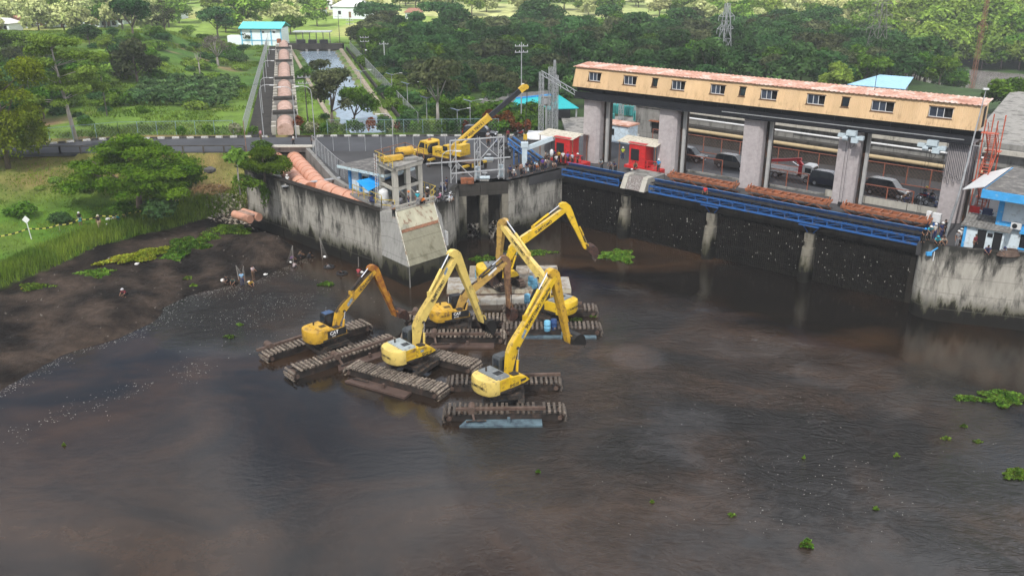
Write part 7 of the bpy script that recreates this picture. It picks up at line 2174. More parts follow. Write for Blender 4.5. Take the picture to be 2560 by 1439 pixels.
M_BRED = mat("booth_red", (0.52, 0.022, 0.022), 0.5, var=0.12, dirt=(0.25, 0.03, 0.03), dirtamt=0.25)
M_AWN = mat("awning_cream", (0.55, 0.51, 0.42), 0.7, var=0.12, dirt=(0.30, 0.27, 0.2), dirtamt=0.3)
for k, (s, d, lb, lba) in enumerate(((-1.2, 2.2, "red control booth beside the first grey column with people crowding in front", "cream sheet awning over the booth beside the first column"), (8.0, 5.3, "red control booth between the first two columns above the pale chute", "cream sheet awning over the booth above the chute"))):
 t = thing("control_booth", lb, "booth", dam(s, d, 7.0), DA, "red control booths")
 t.scale = (1.22, 1.15, 1.12)
 MB().box((0, 0, 0.55), (2.6, 2.0, 0.3)).build("floor_frame", M_BRED, t)
 MB().box((0.1, 0, 1.9), (1.9, 1.7, 2.5)).build("booth_wall", M_BRED, t)
 MB().box((-0.15, -0.87, 1.95), (0.95, 0.05, 1.25)).build("window", M_DARK, t)
 MB().box((-0.88, 0, 1.95), (0.05, 0.9, 1.2)).build("side_window", M_DARK, t)
 MB().box((0.75, -0.88, 1.7), (0.4, 0.05, 0.25)).box((0.75, -0.88, 2.4), (0.4, 0.05, 0.25)).build("control_panel", M_BRED, t)
 MB().box((0.1, 0, 3.2), (2.1, 1.9, 0.12)).build("roof", M_BRED, t)
 for x_ in (1.5, 2.6):
  MB().bar((x_, -1.1, 0), (x_, -1.1, 1.6), 0.09).build("post", M_BRED, t)
 for z in (0.6, 1.1, 1.6):
  MB().bar((1.1, -1.1, z), (2.9, -1.1, z), 0.07).build("rail", M_BRED, t)
 MB().box((2.0, -0.4, 0.35), (1.8, 1.6, 0.7)).build("machine_box", M_BRED, t)
 aw = thing("awning", lba, "awning", dam(s - (0.9 if k == 0 else -0.1), d + 0.6, 10.5), DA, "cream awnings")
 for i in range(5):
  x0 = -2.9 + i * 1.12
  MB().add([(x0, -1.7, 0.0), (x0 + 1.1, -1.7, 0.0), (x0 + 1.1, 0.6, 0.42), (x0, 0.6, 0.42), (x0, -1.7, 0.05), (x0 + 1.1, -1.7, 0.05), (x0 + 1.1, 0.6, 0.47), (x0, 0.6, 0.47)], MB.BF).build("roof_sheet", M_AWN, aw)
  MB().add([(x0, 0.6, 0.42), (x0 + 1.1, 0.6, 0.42), (x0 + 1.1, 1.9, 0.1), (x0, 1.9, 0.1), (x0, 0.6, 0.47), (x0 + 1.1, 0.6, 0.47), (x0 + 1.1, 1.9, 0.15), (x0, 1.9, 0.15)], MB.BF).build("roof_sheet", M_AWN, aw)
 for x_ in (-2.7, 2.5):
  for y_ in (-1.4, 1.7):
   MB().bar((x_, y_, -3.5), (x_, y_, 0.05), 0.09).build("post", M_RUST, aw)
# ---------------------------------------------------------------- road on the dam: fences, walls, pipes, roofs behind
M_FRED = mat("fence_red", (0.26, 0.085, 0.05), 0.7, var=0.25, dirt=(0.12, 0.06, 0.04), dirtamt=0.3)
M_NRED = mat("netting_red", (0.15, 0.075, 0.055), 0.8, var=0.2)
for lb, s0, s1 in (("low red framed fence in front of the dark cars", 9.5, 17.2), ("low red framed fence in front of the crane truck", 20.4, 28.0), ("low red framed fence on the concrete kerb at the last opening", 31.4, 39.6)):
 fence("framed_fence", lb, [tuple(dam(s0, 9.2, 7.0)), tuple(dam(s1, 9.2, 7.0))], 2.0, 2.5, M_FRED, rails=(0.02, 1.0), th=0.1, mnet=M_NRED, netstep=0.5)
fence("framed_fence", "long red framed fence behind the cars", [tuple(dam(1, 19.5, 7.0)), tuple(dam(41, 19.5, 7.0))], 2.2, 2.6, M_FRED, rails=(0.03, 1.0), th=0.1, mnet=M_NRED, netstep=0.45)
t = thing("road_kerb_wall", "stained low concrete wall along the front of the dam road", "wall", dam(20, 8.9, 7), DA)
for i in range(8):
 MB().box((-10 + 4.5 * i, 0, 0.25 if i > 4 else 0.1), (4.42, 0.3, 0.9 if i > 4 else 0.22)).build("wall_panel", M_FRAMEC if i > 4 else M_GREYC, t)
o = MB().prism([xy(dam(s, d, 0)) for s, d in ((-8, 9.4), (60, 9.4), (60, 18.8), (-8, 18.8))], 6.9, 7.012).build("dam_road", M_ASPH); struct(o)
t = thing("powerhouse_wall", "long blackened concrete wall behind the dam road with pale beams on top", "wall", dam(22, 24, 7), DA)
for i in range(9):
 MB().box((-23 + 6.0 * i, 0, 1.1), (5.96, 1.2, 2.9)).build("wall_panel", M_SOOT, t)
for i in range(6):
 MB().box((-19 + 8.0 * i, 5.0, 2.2), (7.95, 1.0, 4.6)).build("beam_wall", M_GREYC, t)
 MB().box((-19 + 8.0 * i, 3.8, 3.6), (7.95, 0.5, 0.5)).build("ledge", M_FRAMEC, t)
M_YPIPE = mat("pipe_buff", (0.40, 0.31, 0.18), 0.6, var=0.12)
t = thing("buff_pipe", "buff yellow pipe along the blackened wall", "pipe", dam(3, 23.0, 9.0), DA)
for i in range(8):
 MB().tube((i * 5.0, 0, 0), (i * 5.0 + 4.96, 0, 0), 0.26, n=10).build("pipe_segment", M_YPIPE, t, smooth=True, auto=40)
MB().path([(-0.2, 0, 0), (-0.8, -0.6, 0), (-0.8, -0.9, -1.8)], 0.2, 8).build("elbow", M_YPIPE, t)
t = thing("white_pipe", "white handrail pipe above the buff one", "pipe", dam(4, 24.2, 10.4), DA)
for i in range(7):
 MB().tube((i * 5.5, 0, 0), (i * 5.5 + 5.45, 0, 0), 0.12, n=8).build("pipe_segment", M_ALU, t)
t = thing("flat_roof", "pale flat concrete roof behind the second column gap", "roof", dam(8, 34, 10.5), DA)
MB().box((0, 0, 0.6), (20, 12, 0.5)).build("roof_slab", M_FRAMEC, t); MB().box((0, 0, -1.6), (19.4, 11.4, 3.9)).build("wall", M_GREYC, t)
M_BROOF = mat("roof_light_blue", (0.26, 0.48, 0.66), 0.5, var=0.08, dirt=(0.35, 0.52, 0.62), dirtamt=0.3)
t = thing("blue_roof_strip", "light blue sheet roof seen through the middle opening", "roof", dam(21.5, 31.5, 10.6), DA)
for i in range(12):
 MB().add([(-6.4 + i * 1.1, -1.6, 0), (-5.32 + i * 1.1, -1.6, 0), (-5.32 + i * 1.1, 1.6, 0.5), (-6.4 + i * 1.1, 1.6, 0.5), (-6.4 + i * 1.1, -1.6, 0.06), (-5.32 + i * 1.1, -1.6, 0.06), (-5.32 + i * 1.1, 1.6, 0.56), (-6.4 + i * 1.1, 1.6, 0.56)], MB.BF).build("roof_sheet", M_BROOF, t)
MB().box((0, 0.2, -1.9), (12.6, 2.6, 3.7)).build("wall", M_GREYC, t)
t = thing("concrete_slope", "huge stained grey concrete slope behind the gate house end", "slab", dam(42, 50, 8))
MB().add([tuple(dam(s, d, z)) for s, d, z in ((38, 31.5, 9.2), (75, 31.5, 9.2), (75, 76, 11.0), (33.5, 76, 11.0), (38, 31.5, 6), (75, 31.5, 6), (75, 76, 6), (33.5, 76, 6))], [(0, 1, 2, 3), (4, 5, 1, 0), (7, 4, 0, 3), (5, 6, 2, 1), (6, 7, 3, 2)]).build("slab", M_SLAB, t, world=True)
MB().bar(dam(37, 31.1, 7.9), dam(76, 31.1, 7.9), 0.7, 0.9).build("edge_beam", M_GREYC, t, world=True)
t = thing("blue_roof_hall", "light blue sloping roof of a hall beyond the gate house roof", "hall", pix(2205, 215, 6.6))
qa, qb, qc, qd = (Vector(pix(*q)) for q in ((2118, 211, 9.0), (2264, 223, 9.0), (2284, 193, 9.9), (2200, 187, 9.9)))
for i in range(12):
 a, b_ = i / 12, (i + 0.985) / 12
 p4 = [qa.lerp(qb, a), qa.lerp(qb, b_), qd.lerp(qc, b_), qd.lerp(qc, a)]
 MB().loft([[p - Vector((0, 0, 0.1)) for p in p4], p4]).build("roof_sheet", M_BROOF, t, world=True)
p4 = [qa.lerp(qc, 0.06), qb.lerp(qd, 0.06), qc.lerp(qa, 0.06), qd.lerp(qb, 0.06)]
MB().prism([xy(p) for p in p4], 5.5, 8.7).build("wall", M_GREYC, t, world=True)
M_TEAL = mat("transformer_teal", (0.05, 0.30, 0.29), 0.55, var=0.2)
for k, (u, v) in enumerate(((1540, 285), (1572, 290), (1605, 288), (1520, 310), (1600, 305))):
 t = thing("transformer", ["teal transformer far left in the first opening", "teal transformer with three bushings left of centre in the first opening", "teal transformer right of the others near the concrete house", "small teal transformer above the pale blue cabin", "small teal transformer against the second column"][k], "transformer", pix(u, v, 7), DA, "transformers in the switchyard")
 MB().box((0, 0, 0.9), (1.7, 1.1, 1.5)).build("tank", M_TEAL, t)
 for i in range(5):
  MB().box((-0.7 + 0.35 * i, -0.72, 0.9), (0.08, 0.35, 1.2)).build("cooling_fin", M_TEAL, t)
 for i in range(3):
  MB().tube((-0.5 + 0.5 * i, 0, 1.65), (-0.5 + 0.5 * i, 0, 2.5), 0.09, 0.05, 8).build("bushing", M_RUST, t)
for k, (u, v, h) in enumerate(((1375, 330, 9.5), (1388, 322, 8.0), (1552, 300, 6.5), (1590, 300, 6.8), (1625, 300, 6.0), (1352, 335, 9.0))):
 lattice("lattice_post", ["grey lattice post left of the slim aerial", "grey lattice post in front of the turquoise roof", "thin lattice post in the first opening above the pale blue cabin", "thin lattice post in the middle of the first opening", "thin lattice post beside the second column", "tall grey lattice post carrying a beam to the gate house"][k], "lattice post", pix(u, v, 7), h, 0.3, 0.25, (), M_GALV, 1.2, 0.05)
p0, p1 = Vector(pix(1352, 335, 7)), gate(-24.4, 2.2, 15.6)
t = thing("lattice_beam", "grey lattice beam running to the left end of the gate house", "beam", (p0.x, p0.y, 15.4))
a, b_ = Vector((p0.x, p0.y, 15.6)), Vector((p1.x, p1.y, 15.3))
for dz in (0, 0.6):
 MB().bar(a + Vector((0, 0, dz)), b_ + Vector((0, 0, dz)), 0.09).build("chord", M_GALV, t, world=True)
for i in range(10):
 MB().bar(a.lerp(b_, i / 10) + Vector((0, 0, 0.6 * (i % 2))), a.lerp(b_, (i + 1) / 10) + Vector((0, 0, 0.6 * ((i + 1) % 2))), 0.06).build("brace", M_GALV, t, world=True)
t = thing("grey_cabinet", "grey cabinets and panels on the lattice frame by the turquoise roof", "cabinet", pix(1365, 322, 7))
MB().box((0, 0, 4.2), (1.6, 0.6, 1.4)).build("panel_box", M_GREYC, t); MB().box((0.0, -0.33, 4.2), (0.9, 0.05, 0.8)).build("panel_face", M_POLE, t); MB().box((0, 0, 1.7), (0.3, 0.3, 3.5)).build("stand", M_GALV, t)
t = thing("site_cabin", "pale blue cabin with rusty flat roof between the first two columns", "cabin", pix(1538, 357, 7), DA)
MB().box((0, 1.2, 1.25), (4.2, 2.4, 2.5)).build("wall", M_HUTW, t)
MB().box((0, 1.2, 2.6), (4.6, 2.8, 0.2)).build("roof", M_RUSTROOF, t)
MB().box((-0.6, -0.02, 1.5), (0.7, 0.06, 0.9)).build("window", M_DARK, t)
MB().box((1.1, -0.02, 1.0), (0.8, 0.06, 1.9)).build("door", M_HUTW, t)
t = thing("concrete_house", "plain grey concrete house behind the second column", "house", pix(1625, 345, 7), DA)
MB().box((0, 2.5, 2.2), (5.6, 4.5, 4.4)).build("wall", M_GREYC, t); MB().box((0, 2.5, 4.48), (6.0, 5.0, 0.2)).build("roof", M_FRAMEC, t)
MB().box((0.7, 0.2, 1.6), (1.3, 0.1, 1.6)).build("door", M_DARK, t); MB().box((0.7, 0.0, 2.55), (1.7, 0.9, 0.1)).build("door_canopy", M_ORANGE, t)
M_TURQ = mat("roof_turquoise", (0.010, 0.38, 0.40), 0.5, var=0.10)
ef = [pix(1264, 276, 8.5), pix(1447, 270, 8.5)]
t = thing("turquoise_shed", "open shed with long turquoise fascia roof behind the shrubs", "shed", (ef[0].x, ef[0].y, 7))
A1, B1, R1, R2 = Vector(ef[0]), Vector(ef[1]), Vector(pix(1290, 247, 9.4)), Vector(pix(1386, 237, 9.6))
def slab(pts, th, name, m, t):
 pts = [Vector(p) for p in pts]; k = len(pts)
 MB().add(pts + [p - Vector((0, 0, th)) for p in pts], [tuple(range(k)), tuple(reversed(range(k, 2 * k)))] + [(i, k + i, k + (i + 1) % k, (i + 1) % k) for i in range(k)]).build(name, m, t, world=True)
c_ = A1.lerp(B1, 0.62)
slab([A1, c_, R2, R1], 0.12, "roof_slope", M_TURQ, t)
slab([c_ + Vector((0.02, 0, 0)), B1, R2 + Vector((0.6, 0.8, 0))], 0.12, "roof_slope", M_TURQ, t)
slab([A1 - Vector((4.2, -6.5, -0.2)), A1 + Vector((0, 0.3, 0.1)), R1 + Vector((0, 0.2, 0.02)), R2 + Vector((0, 0.4, 0.02)), R2 + Vector((-1, 7, -0.4)), R1 + Vector((-5, 7, -0.6))], 0.12, "roof_back", M_FLATR, t)
MB().bar(R1 + Vector((0, 0, 0.06)), R2 + Vector((0, 0, 0.06)), 0.3, 0.3).build("ridge_cap", M_BLUEP, t, world=True)
for q in (0.02, 0.35, 0.62, 0.97):
 p = A1.lerp(B1, q); MB().box((p.x, p.y + 0.5, 7.7), (0.25, 0.25, 1.7)).build("post", M_GALV, t, world=True)
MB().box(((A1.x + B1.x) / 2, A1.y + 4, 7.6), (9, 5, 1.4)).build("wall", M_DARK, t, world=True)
t = thing("pump_house", "white and turquoise building at the far end of the pipe corridor", "building", (-68.6, 254.5, 6.6), R(-4))
M_WHITEW = mat("white_wall", (0.62, 0.68, 0.70), 0.8, var=0.06)
M_LBLUE = mat("trim_sky_blue", (0.12, 0.42, 0.62), 0.7, var=0.1)
MB().box((0, 3.5, 2.2), (11.0, 7.0, 4.6)).build("wall", M_WHITEW, t)
for i in range(5):
 MB().box((-5.5 + 2.75 * i, -0.05, 2.2), (0.28, 0.12, 4.6)).build("pilaster", M_LBLUE, t)
for z in (1.4, 4.4):
 MB().box((0, -0.06, z), (11.1, 0.1, 0.22)).build("band", M_LBLUE, t)
for x_ in (-2.8, 0.6, 3.6):
 MB().box((x_, -0.04, 3.6), (0.6, 0.1, 0.4)).build("vent", M_DARK, t)
for sy, n_ in ((0, "roof_slope"), (1, "roof_slope")):
 for i in range(6):
  x0 = -6 + i * 2
  MB().add([(x0, -0.8 if sy == 0 else 7.8, 4.5), (x0 + 1.98, -0.8 if sy == 0 else 7.8, 4.5), (x0 + 1.98, 3.5, 5.9), (x0, 3.5, 5.9), (x0, -0.8 if sy == 0 else 7.8, 4.62), (x0 + 1.98, -0.8 if sy == 0 else 7.8, 4.62), (x0 + 1.98, 3.5, 6.02), (x0, 3.5, 6.02)], MB.BF).build("roof_sheet", M_TURQ if False else mat("roof_aqua", (0.10, 0.50, 0.54), 0.5, var=0.1), t)
MB().box((-7.6, 1.5, 1.2), (4.0, 3.0, 2.6)).build("annex_wall", M_WHITEW, t)
M_TILE = mat("roof_tile_red", (0.30, 0.15, 0.10), 0.8, var=0.25, rand=0.25)
M_ZINC = mat("roof_zinc", (0.58, 0.58, 0.57), 0.5, var=0.12, rand=0.15)
HP = [(20, 78, 1), (48, 70, 0), (110, 62, 0), (150, 58, 1), (165, 66, 1), (185, 60, 1), (212, 62, 0), (245, 66, 2), (275, 66, 2), (300, 60, 0), (405, 44, 2), (440, 48, 2), (800, 40, 0), (815, 15, 1), (885, 46, 1), (925, 32, 1), (845, 24, 1), (1035, 46, 0), (700, 8, 1), (250, 12, 1), (330, 8, 1), (2232, 66, 2), (2262, 70, 0), (2398, 62, 1), (2545, 70, 2), (1660, 10, 2)]
rs = random.Random(55)
for k, (u, v, kind) in enumerate(HP):
 p = on_ground(u, v, 6.6)
 lab = {0: "small distant village house with weathered tile roof", 1: "small distant village house with pale metal roof", 2: "small distant village house with red tile roof"}[kind]
 if (u, v) == (885, 46): lab = "long white distant building with bright roof beyond the canal"
 t = thing("village_house", lab, "house", p, rs.uniform(-0.5, 0.5), "distant village houses")
 w, d, h = (13, 7, 4.2) if u == 885 else (rs.uniform(4.5, 7.5), rs.uniform(4.5, 5.5), rs.uniform(2.0, 2.6))
 MB().box((0, 0, h / 2), (w, d, h)).build("wall", M_WHITEW, t)
 MB().loft([[Vector((i * (w / 2 + 0.5), j * (d / 2 + 0.5), h)) for i, j in ((-1, -1), (1, -1), (1, 1), (-1, 1))], [Vector((i * w * 0.28, j * 0.12, h + d * 0.30)) for i, j in ((-1, -1), (1, -1), (1, 1), (-1, 1))]]).build("roof", M_ZINC if kind == 1 else M_TILE, t)
 for x_ in (-w * 0.3, w * 0.3):
  MB().box((x_, -d / 2, h * 0.5), (1.1, 0.1, 1.2)).build("window", M_DARK, t)
 MB().box((0, -d / 2, h * 0.35), (0.9, 0.1, 2.0)).build("door", M_RECESS, t)
t = thing("control_building", "blue and white two-storey building on the round abutment", "building", dam(54, 4, 7), DA)
o0 = dam(54, 4, 7)
def Q(s, d, z): return (s - 54, d - 4, z - 7)
M_WBL = mat("wall_pale_blue", (0.60, 0.68, 0.72), 0.7, var=0.07, dirt=(0.42, 0.46, 0.47), dirtamt=0.2)
M_SKYB = mat("band_sky_blue", (0.055, 0.34, 0.70), 0.6, var=0.12, dirt=(0.35, 0.55, 0.68), dirtamt=0.15)
MB().box(Q(55.5, 4.6, 9.6), (11.6, 8.0, 5.2)).build("wall", M_WBL, t)
MB().box(Q(55.3, 4.0, 12.55), (14.0, 11.0, 0.75)).build("roof_fascia", M_SKYB, t)
MB().box(Q(55.3, 4.0, 12.95), (13.7, 10.7, 0.06)).build("roof", M_FLATR, t)
MB().add([Q(*q) for q in ((48.4, 8.5, 13.1), (48.4, -1.2, 13.1), (46.3, 0.2, 12.2), (46.3, 8.2, 12.2), (48.4, 8.5, 13.18), (48.4, -1.2, 13.18), (46.3, 0.2, 12.28), (46.3, 8.2, 12.28))], MB.BF).build("side_awning", M_ALU, t)
for s in (49.75, 61.0):
 MB().box(Q(s, 0.52, 9.8), (0.45, 0.2, 5.0)).build("pilaster", M_SKYB, t)
MB().box(Q(55.5, 0.5, 9.55), (11.4, 0.2, 0.55)).build("band", M_SKYB, t)
MB().box(Q(54.6, 0.53, 11.1), (4.4, 0.14, 1.9)).build("window", M_GLASS, t)
for x_ in (52.5, 54.0, 55.4, 56.7):
 MB().box(Q(x_, 0.45, 11.1), (0.09, 0.1, 1.9)).build("window_frame", M_RECESS, t)
w_ = MB().box(Q(53.6, 0.53, 8.35), (3.6, 0.14, 1.35)).build("window", M_DARK, t)
MB().box(Q(53.6, 0.42, 7.6), (3.7, 0.12, 0.14)).build("sill", M_SKYB, w_)
MB().box(Q(53.6, 0.4, 9.15), (3.9, 0.25, 0.28)).build("head_band", M_SKYB, w_)
MB().box(Q(56.4, 0.52, 8.2), (0.5, 0.16, 2.6)).build("pilaster", M_SKYB, t)
MB().box(Q(48.2, 3.2, 9.2), (2.8, 3.2, 0.4)).build("balcony", M_WBL, t)
ac = MB().box(Q(51.3, 0.28, 9.7), (0.85, 0.35, 0.6)).build("air_conditioner", M_ALU, t)
MB().tube(Q(51.2, 0.1, 9.7), Q(51.2, 0.06, 9.7), 0.22, n=12).build("fan_grille", M_BLACKST, ac)
t = thing("annex", "low pale blue lean-to with grey corrugated roof in front of the control building", "annex", dam(48.6, -0.3, 7), DA)
def Q2(s, d, z): return (s - 48.6, d + 0.3, z - 7)
MB().box(Q2(48.9, 0.35, 8.05), (3.4, 1.3, 2.1)).build("wall", M_WBL, t)
MB().box(Q2(48.75, -0.33, 8.1), (0.75, 0.06, 2.0)).build("door", M_DARK, t)
MB().box(Q2(50.1, -0.33, 8.0), (0.7, 0.06, 2.0)).build("door", M_DARK, t)
MB().box(Q2(49.45, -0.33, 8.55), (0.45, 0.06, 0.35)).build("window", M_DARK, t)
MB().box(Q2(47.3, -0.3, 8.05), (0.22, 0.22, 2.1)).build("post", M_SKYB, t)
MB().box(Q2(48.9, -0.35, 9.02), (4.0, 0.1, 0.16)).build("fascia", M_FASCIA, t)
n = 14
for i in range(n):
 x0 = 46.9 + i * 0.3
 MB().add([Q2(x0, -0.6, 9.1), Q2(x0 + 0.29, -0.6, 9.1), Q2(x0 + 0.29, 1.7, 9.75), Q2(x0, 1.7, 9.75), Q2(x0, -0.6, 9.15), Q2(x0 + 0.29, -0.6, 9.19), Q2(x0 + 0.29, 1.7, 9.84), Q2(x0, 1.7, 9.80)], MB.BF).build("roof_sheet", mat("fibre_cement", (0.16, 0.155, 0.145), 0.9, var=0.25, dirt=(0.32, 0.31, 0.29), dirtamt=0.3), t)
for k, (s, m, lb) in enumerate(((47.3, M_BRED, "red seat on the balcony beside the stair"), (48.4, mat("seat_navy", (0.02, 0.035, 0.10), 0.6), "navy seat on the balcony beside the red one"))):
 t = thing("seat", lb, "chair", dam(s, 2.2, 9.4), DA)
 MB().box((0, 0, 0.45), (0.85, 0.6, 0.12)).build("seat_pad", m, t); MB().box((0, -0.3, 0.75), (0.85, 0.1, 0.6)).build("backrest", m, t)
 for sx in (-0.35, 0.35):
  MB().bar((sx, 0, 0), (sx, 0, 0.4), 0.06).build("leg", M_CHROME, t)
t = thing("floodlight", "blue and white floodlight bracket hanging over the abutment edge", "floodlight", dam(45.8, -4.2, 6.6))
p = Vector(pix(2345, 618, 7.2)); q = Vector(pix(2322, 634, 6.5))
MB().bar(p, q, 0.12).build("arm", M_SKYB, t, world=True); MB().box(q, (0.45, 0.35, 0.3)).build("lamp_head", M_SKYB, t, world=True)
MB().box(pix(2311, 664, 0.0) * 0 + Vector((q.x + 0.45, q.y - 0.1, 6.3)), (0.08, 0.08, 0.9)).build("stay", M_ALU, t, world=True)
for k, (s, d, w, lb) in enumerate(((43.7, 3.5, 0.8, "white switch cabinet at the foot of the last column, right one"), (42.9, 3.7, 0.45, "white switch cabinet at the foot of the last column, left one"))):
 t = thing("switch_cabinet", lb, "cabinet", dam(s, d, 7), DA)
 MB().box((0, 0, 1.25), (w, 0.4, 0.9)).build("cabinet_body", M_ALU, t); MB().box((0, -0.21, 1.25), (w * 0.85, 0.03, 0.78)).build("cabinet_door", M_ALU, t); MB().box((0, 0, 0.4), (w * 0.6, 0.25, 0.8)).build("stand", M_BLUE, t)
# ---------------------------------------------------------------- things on the bank
def pontoon_float(u, v, rz, label, z0=None):
 p = on_ground(u, v, 2.0)
 t = thing("pontoon_float", label, "pontoon", p, rz, "orange steel floats on the bank")
 for sy in (-0.62, 0.62):
  MB().tube((-1.7, sy, 0.5), (1.7, sy, 0.5), 0.5, n=14).build("cylinder", M_PIPE, t, smooth=True, auto=40)
 MB().box((0, 0, 0.86), (3.0, 1.0, 0.1)).build("deck_plate", M_PIPEF, t)
 for x_ in (-1.2, 1.2):
  MB().box((x_, 0, 0.5), (0.15, 0.6, 0.3)).build("tie", M_RUST, t)
pontoon_float(420, 512, R(-28), "orange double float half hidden under the umbrella tree")
pontoon_float(618, 549, R(-42), "orange double float at the foot of the streaked wall")
p = on_ground(79, 598, 2.5)
t = thing("diamond_sign", "blank white diamond sign on a white post in the grass", "sign", p)
MB().tube((0, 0, -0.2), (-0.18, 0, 2.2), 0.05, n=6).build("post", M_ALU, t)
MB().box((-0.2, 0, 2.3), (0.62, 0.03, 0.62), M=Matrix.Rotation(R(45), 3, "Y")).build("sign_plate", mat("sign_white", (0.78, 0.78, 0.76), 0.5, var=0.03), t)
tape = [on_ground(u, v, 2.5) + Vector((0, 0, h)) for u, v, h in ((-30, 613, 0.9), (75, 592, 1.0), (150, 577, 0.75), (200, 566, 0.9), (250, 557, 0.9), (330, 545, 0.7), (440, 516, 0.8), (520, 499, 0.7), (590, 480, 0.8))]
mb = MB()
k = 0
for a, b_ in zip(tape[:-1], tape[1:]):
 n = int((b_ - a).length / 0.35)
 for i in range(n):
  sag = lambda q: Vector((0, 0, -0.9 * q * (1 - q)))
  mb.bar(a.lerp(b_, i / n) + sag(i / n), a.lerp(b_, (i + 1) / n) + sag((i + 1) / n), 0.02, 0.14, mi=k % 2); k += 1
t = thing("safety_tape", "yellow and black striped safety tape strung along the bank", "tape", tape[0])
mb.build("tape_strip", [mat("tape_yellow", (0.62, 0.55, 0.12), 0.6, var=0.05), M_LETTER], t, world=True)
for p in tape[2:8:2]:
 MB().tube(p + Vector((0, 0, 0.1)), (p.x, p.y, p.z - 1.1), 0.025, n=5).build("stake", M_BARKP, t, world=True)
M_SACK = mat("sack_white", (0.66, 0.65, 0.62), 0.8, var=0.1, dirt=(0.4, 0.36, 0.3), dirtamt=0.2)
def sack(u, v, s, label, m=M_SACK, z=None, grp="white sacks"):
 p = on_ground(u, v, 1.5) if z is None else pix(u, v, z)
 t = thing("sack", label, "sack", p, u * 0.37, grp)
 s = s * 0.62
 rings = []
 for q, r_ in ((0, 0.12), (0.08, 0.34), (0.35, 0.42), (0.65, 0.36), (0.86, 0.16), (0.95, 0.12), (1.05, 0.2)):
  rings.append([Vector((s * 1.2 * (q - 0.5), s * r_ * math.cos(a) * 1.2, s * (0.3 + r_ * math.sin(a) * (0.8 if math.sin(a) > 0 else 0.6)))) for a in [2 * math.pi * i / 10 for i in range(10)]])
 MB().loft(rings).build("sack_body", m, t, smooth=True)
for u, v, s, lb in ((343, 662, 0.7, "white sack lying alone on the dark mud"), (272, 551, 0.9, "white sack beside the crouching man in the grass, left one"), (285, 549, 0.9, "white sack beside the crouching man in the grass, right one"), (268, 562, 0.5, "flat white bag in the grass below the two sacks"),
     (557, 704, 0.8, "upright white sack at the left of the net fishers"), (622, 706, 0.5, "white bag floating beside the yellow shirted fisher"), (664, 688, 0.6, "white bag drifting right of the net fishers"), (812, 644, 0.5, "white bag under the raised net by the long wall"), (727, 657, 0.5, "white bag beside the purple shirted fisher"), (905, 682, 0.5, "white bag beside the fisher at the intake block")):
 sack(u, v, s, lb)
for u, v, lb in ((503, 390, "dark boulder nearest the road above the bank"), (520, 402, "flat dark boulder on the dry bank"), (525, 388, "small dark boulder beside the road edge"), (545, 409, "small grey boulder on the dry bank"), (588, 405, "pale grey boulder under the thin papaya-like tree"), (525, 428, "pointed dark stone on the dry bank")):
 p = on_ground(u, v, 5.5)
 t = tag(MB().ball((0, 0, 0.15), (0.75, 0.5, 0.42), 9, 6).build("boulder", mat("boulder", (0.10, 0.095, 0.09), 0.9, var=0.35, rand=0.35)), lb, "boulder", "boulders on the dry bank")
 for v_ in t.data.vertices: v_.co += Vector((rng.uniform(-.1, .1), rng.uniform(-.1, .1), rng.uniform(-.08, .08)))
 t.location = p; t.rotation_euler = (0, 0, u)
t = thing("brush_pile", "brown heap of dry brushwood beside the debris at the wall", "brush pile", on_ground(528, 480, 3.5))
put("twigs", leaf_mesh("twigs", [(0, 0, 0.3, 2.2, 1.0, 0.5)], 700, 0.22, 77, leaf_mat("dry_twig", (0.17, 0.10, 0.05), (0.27, 0.17, 0.09)), aspect=0.15), t)
put("creeper_leaves", leaf_mesh("creeper_leaves", [(0, 0, -1.0, 0.5, 0.3, 1.6)], 400, 0.14, 78, L_MID), tag(thing("ivy", "green creeper hanging on the streaked wall", "creeper", (-29.9, 105.6, 6.0))))
put("creeper_leaves", leaf_mesh("creeper_leaves", [(0, 0, 0, 0.5, 0.4, 0.5)], 160, 0.14, 79, L_MID), tag(thing("ivy", "small green creeper tuft near the end wall", "creeper", (-31.7, 107.4, 6.2))))
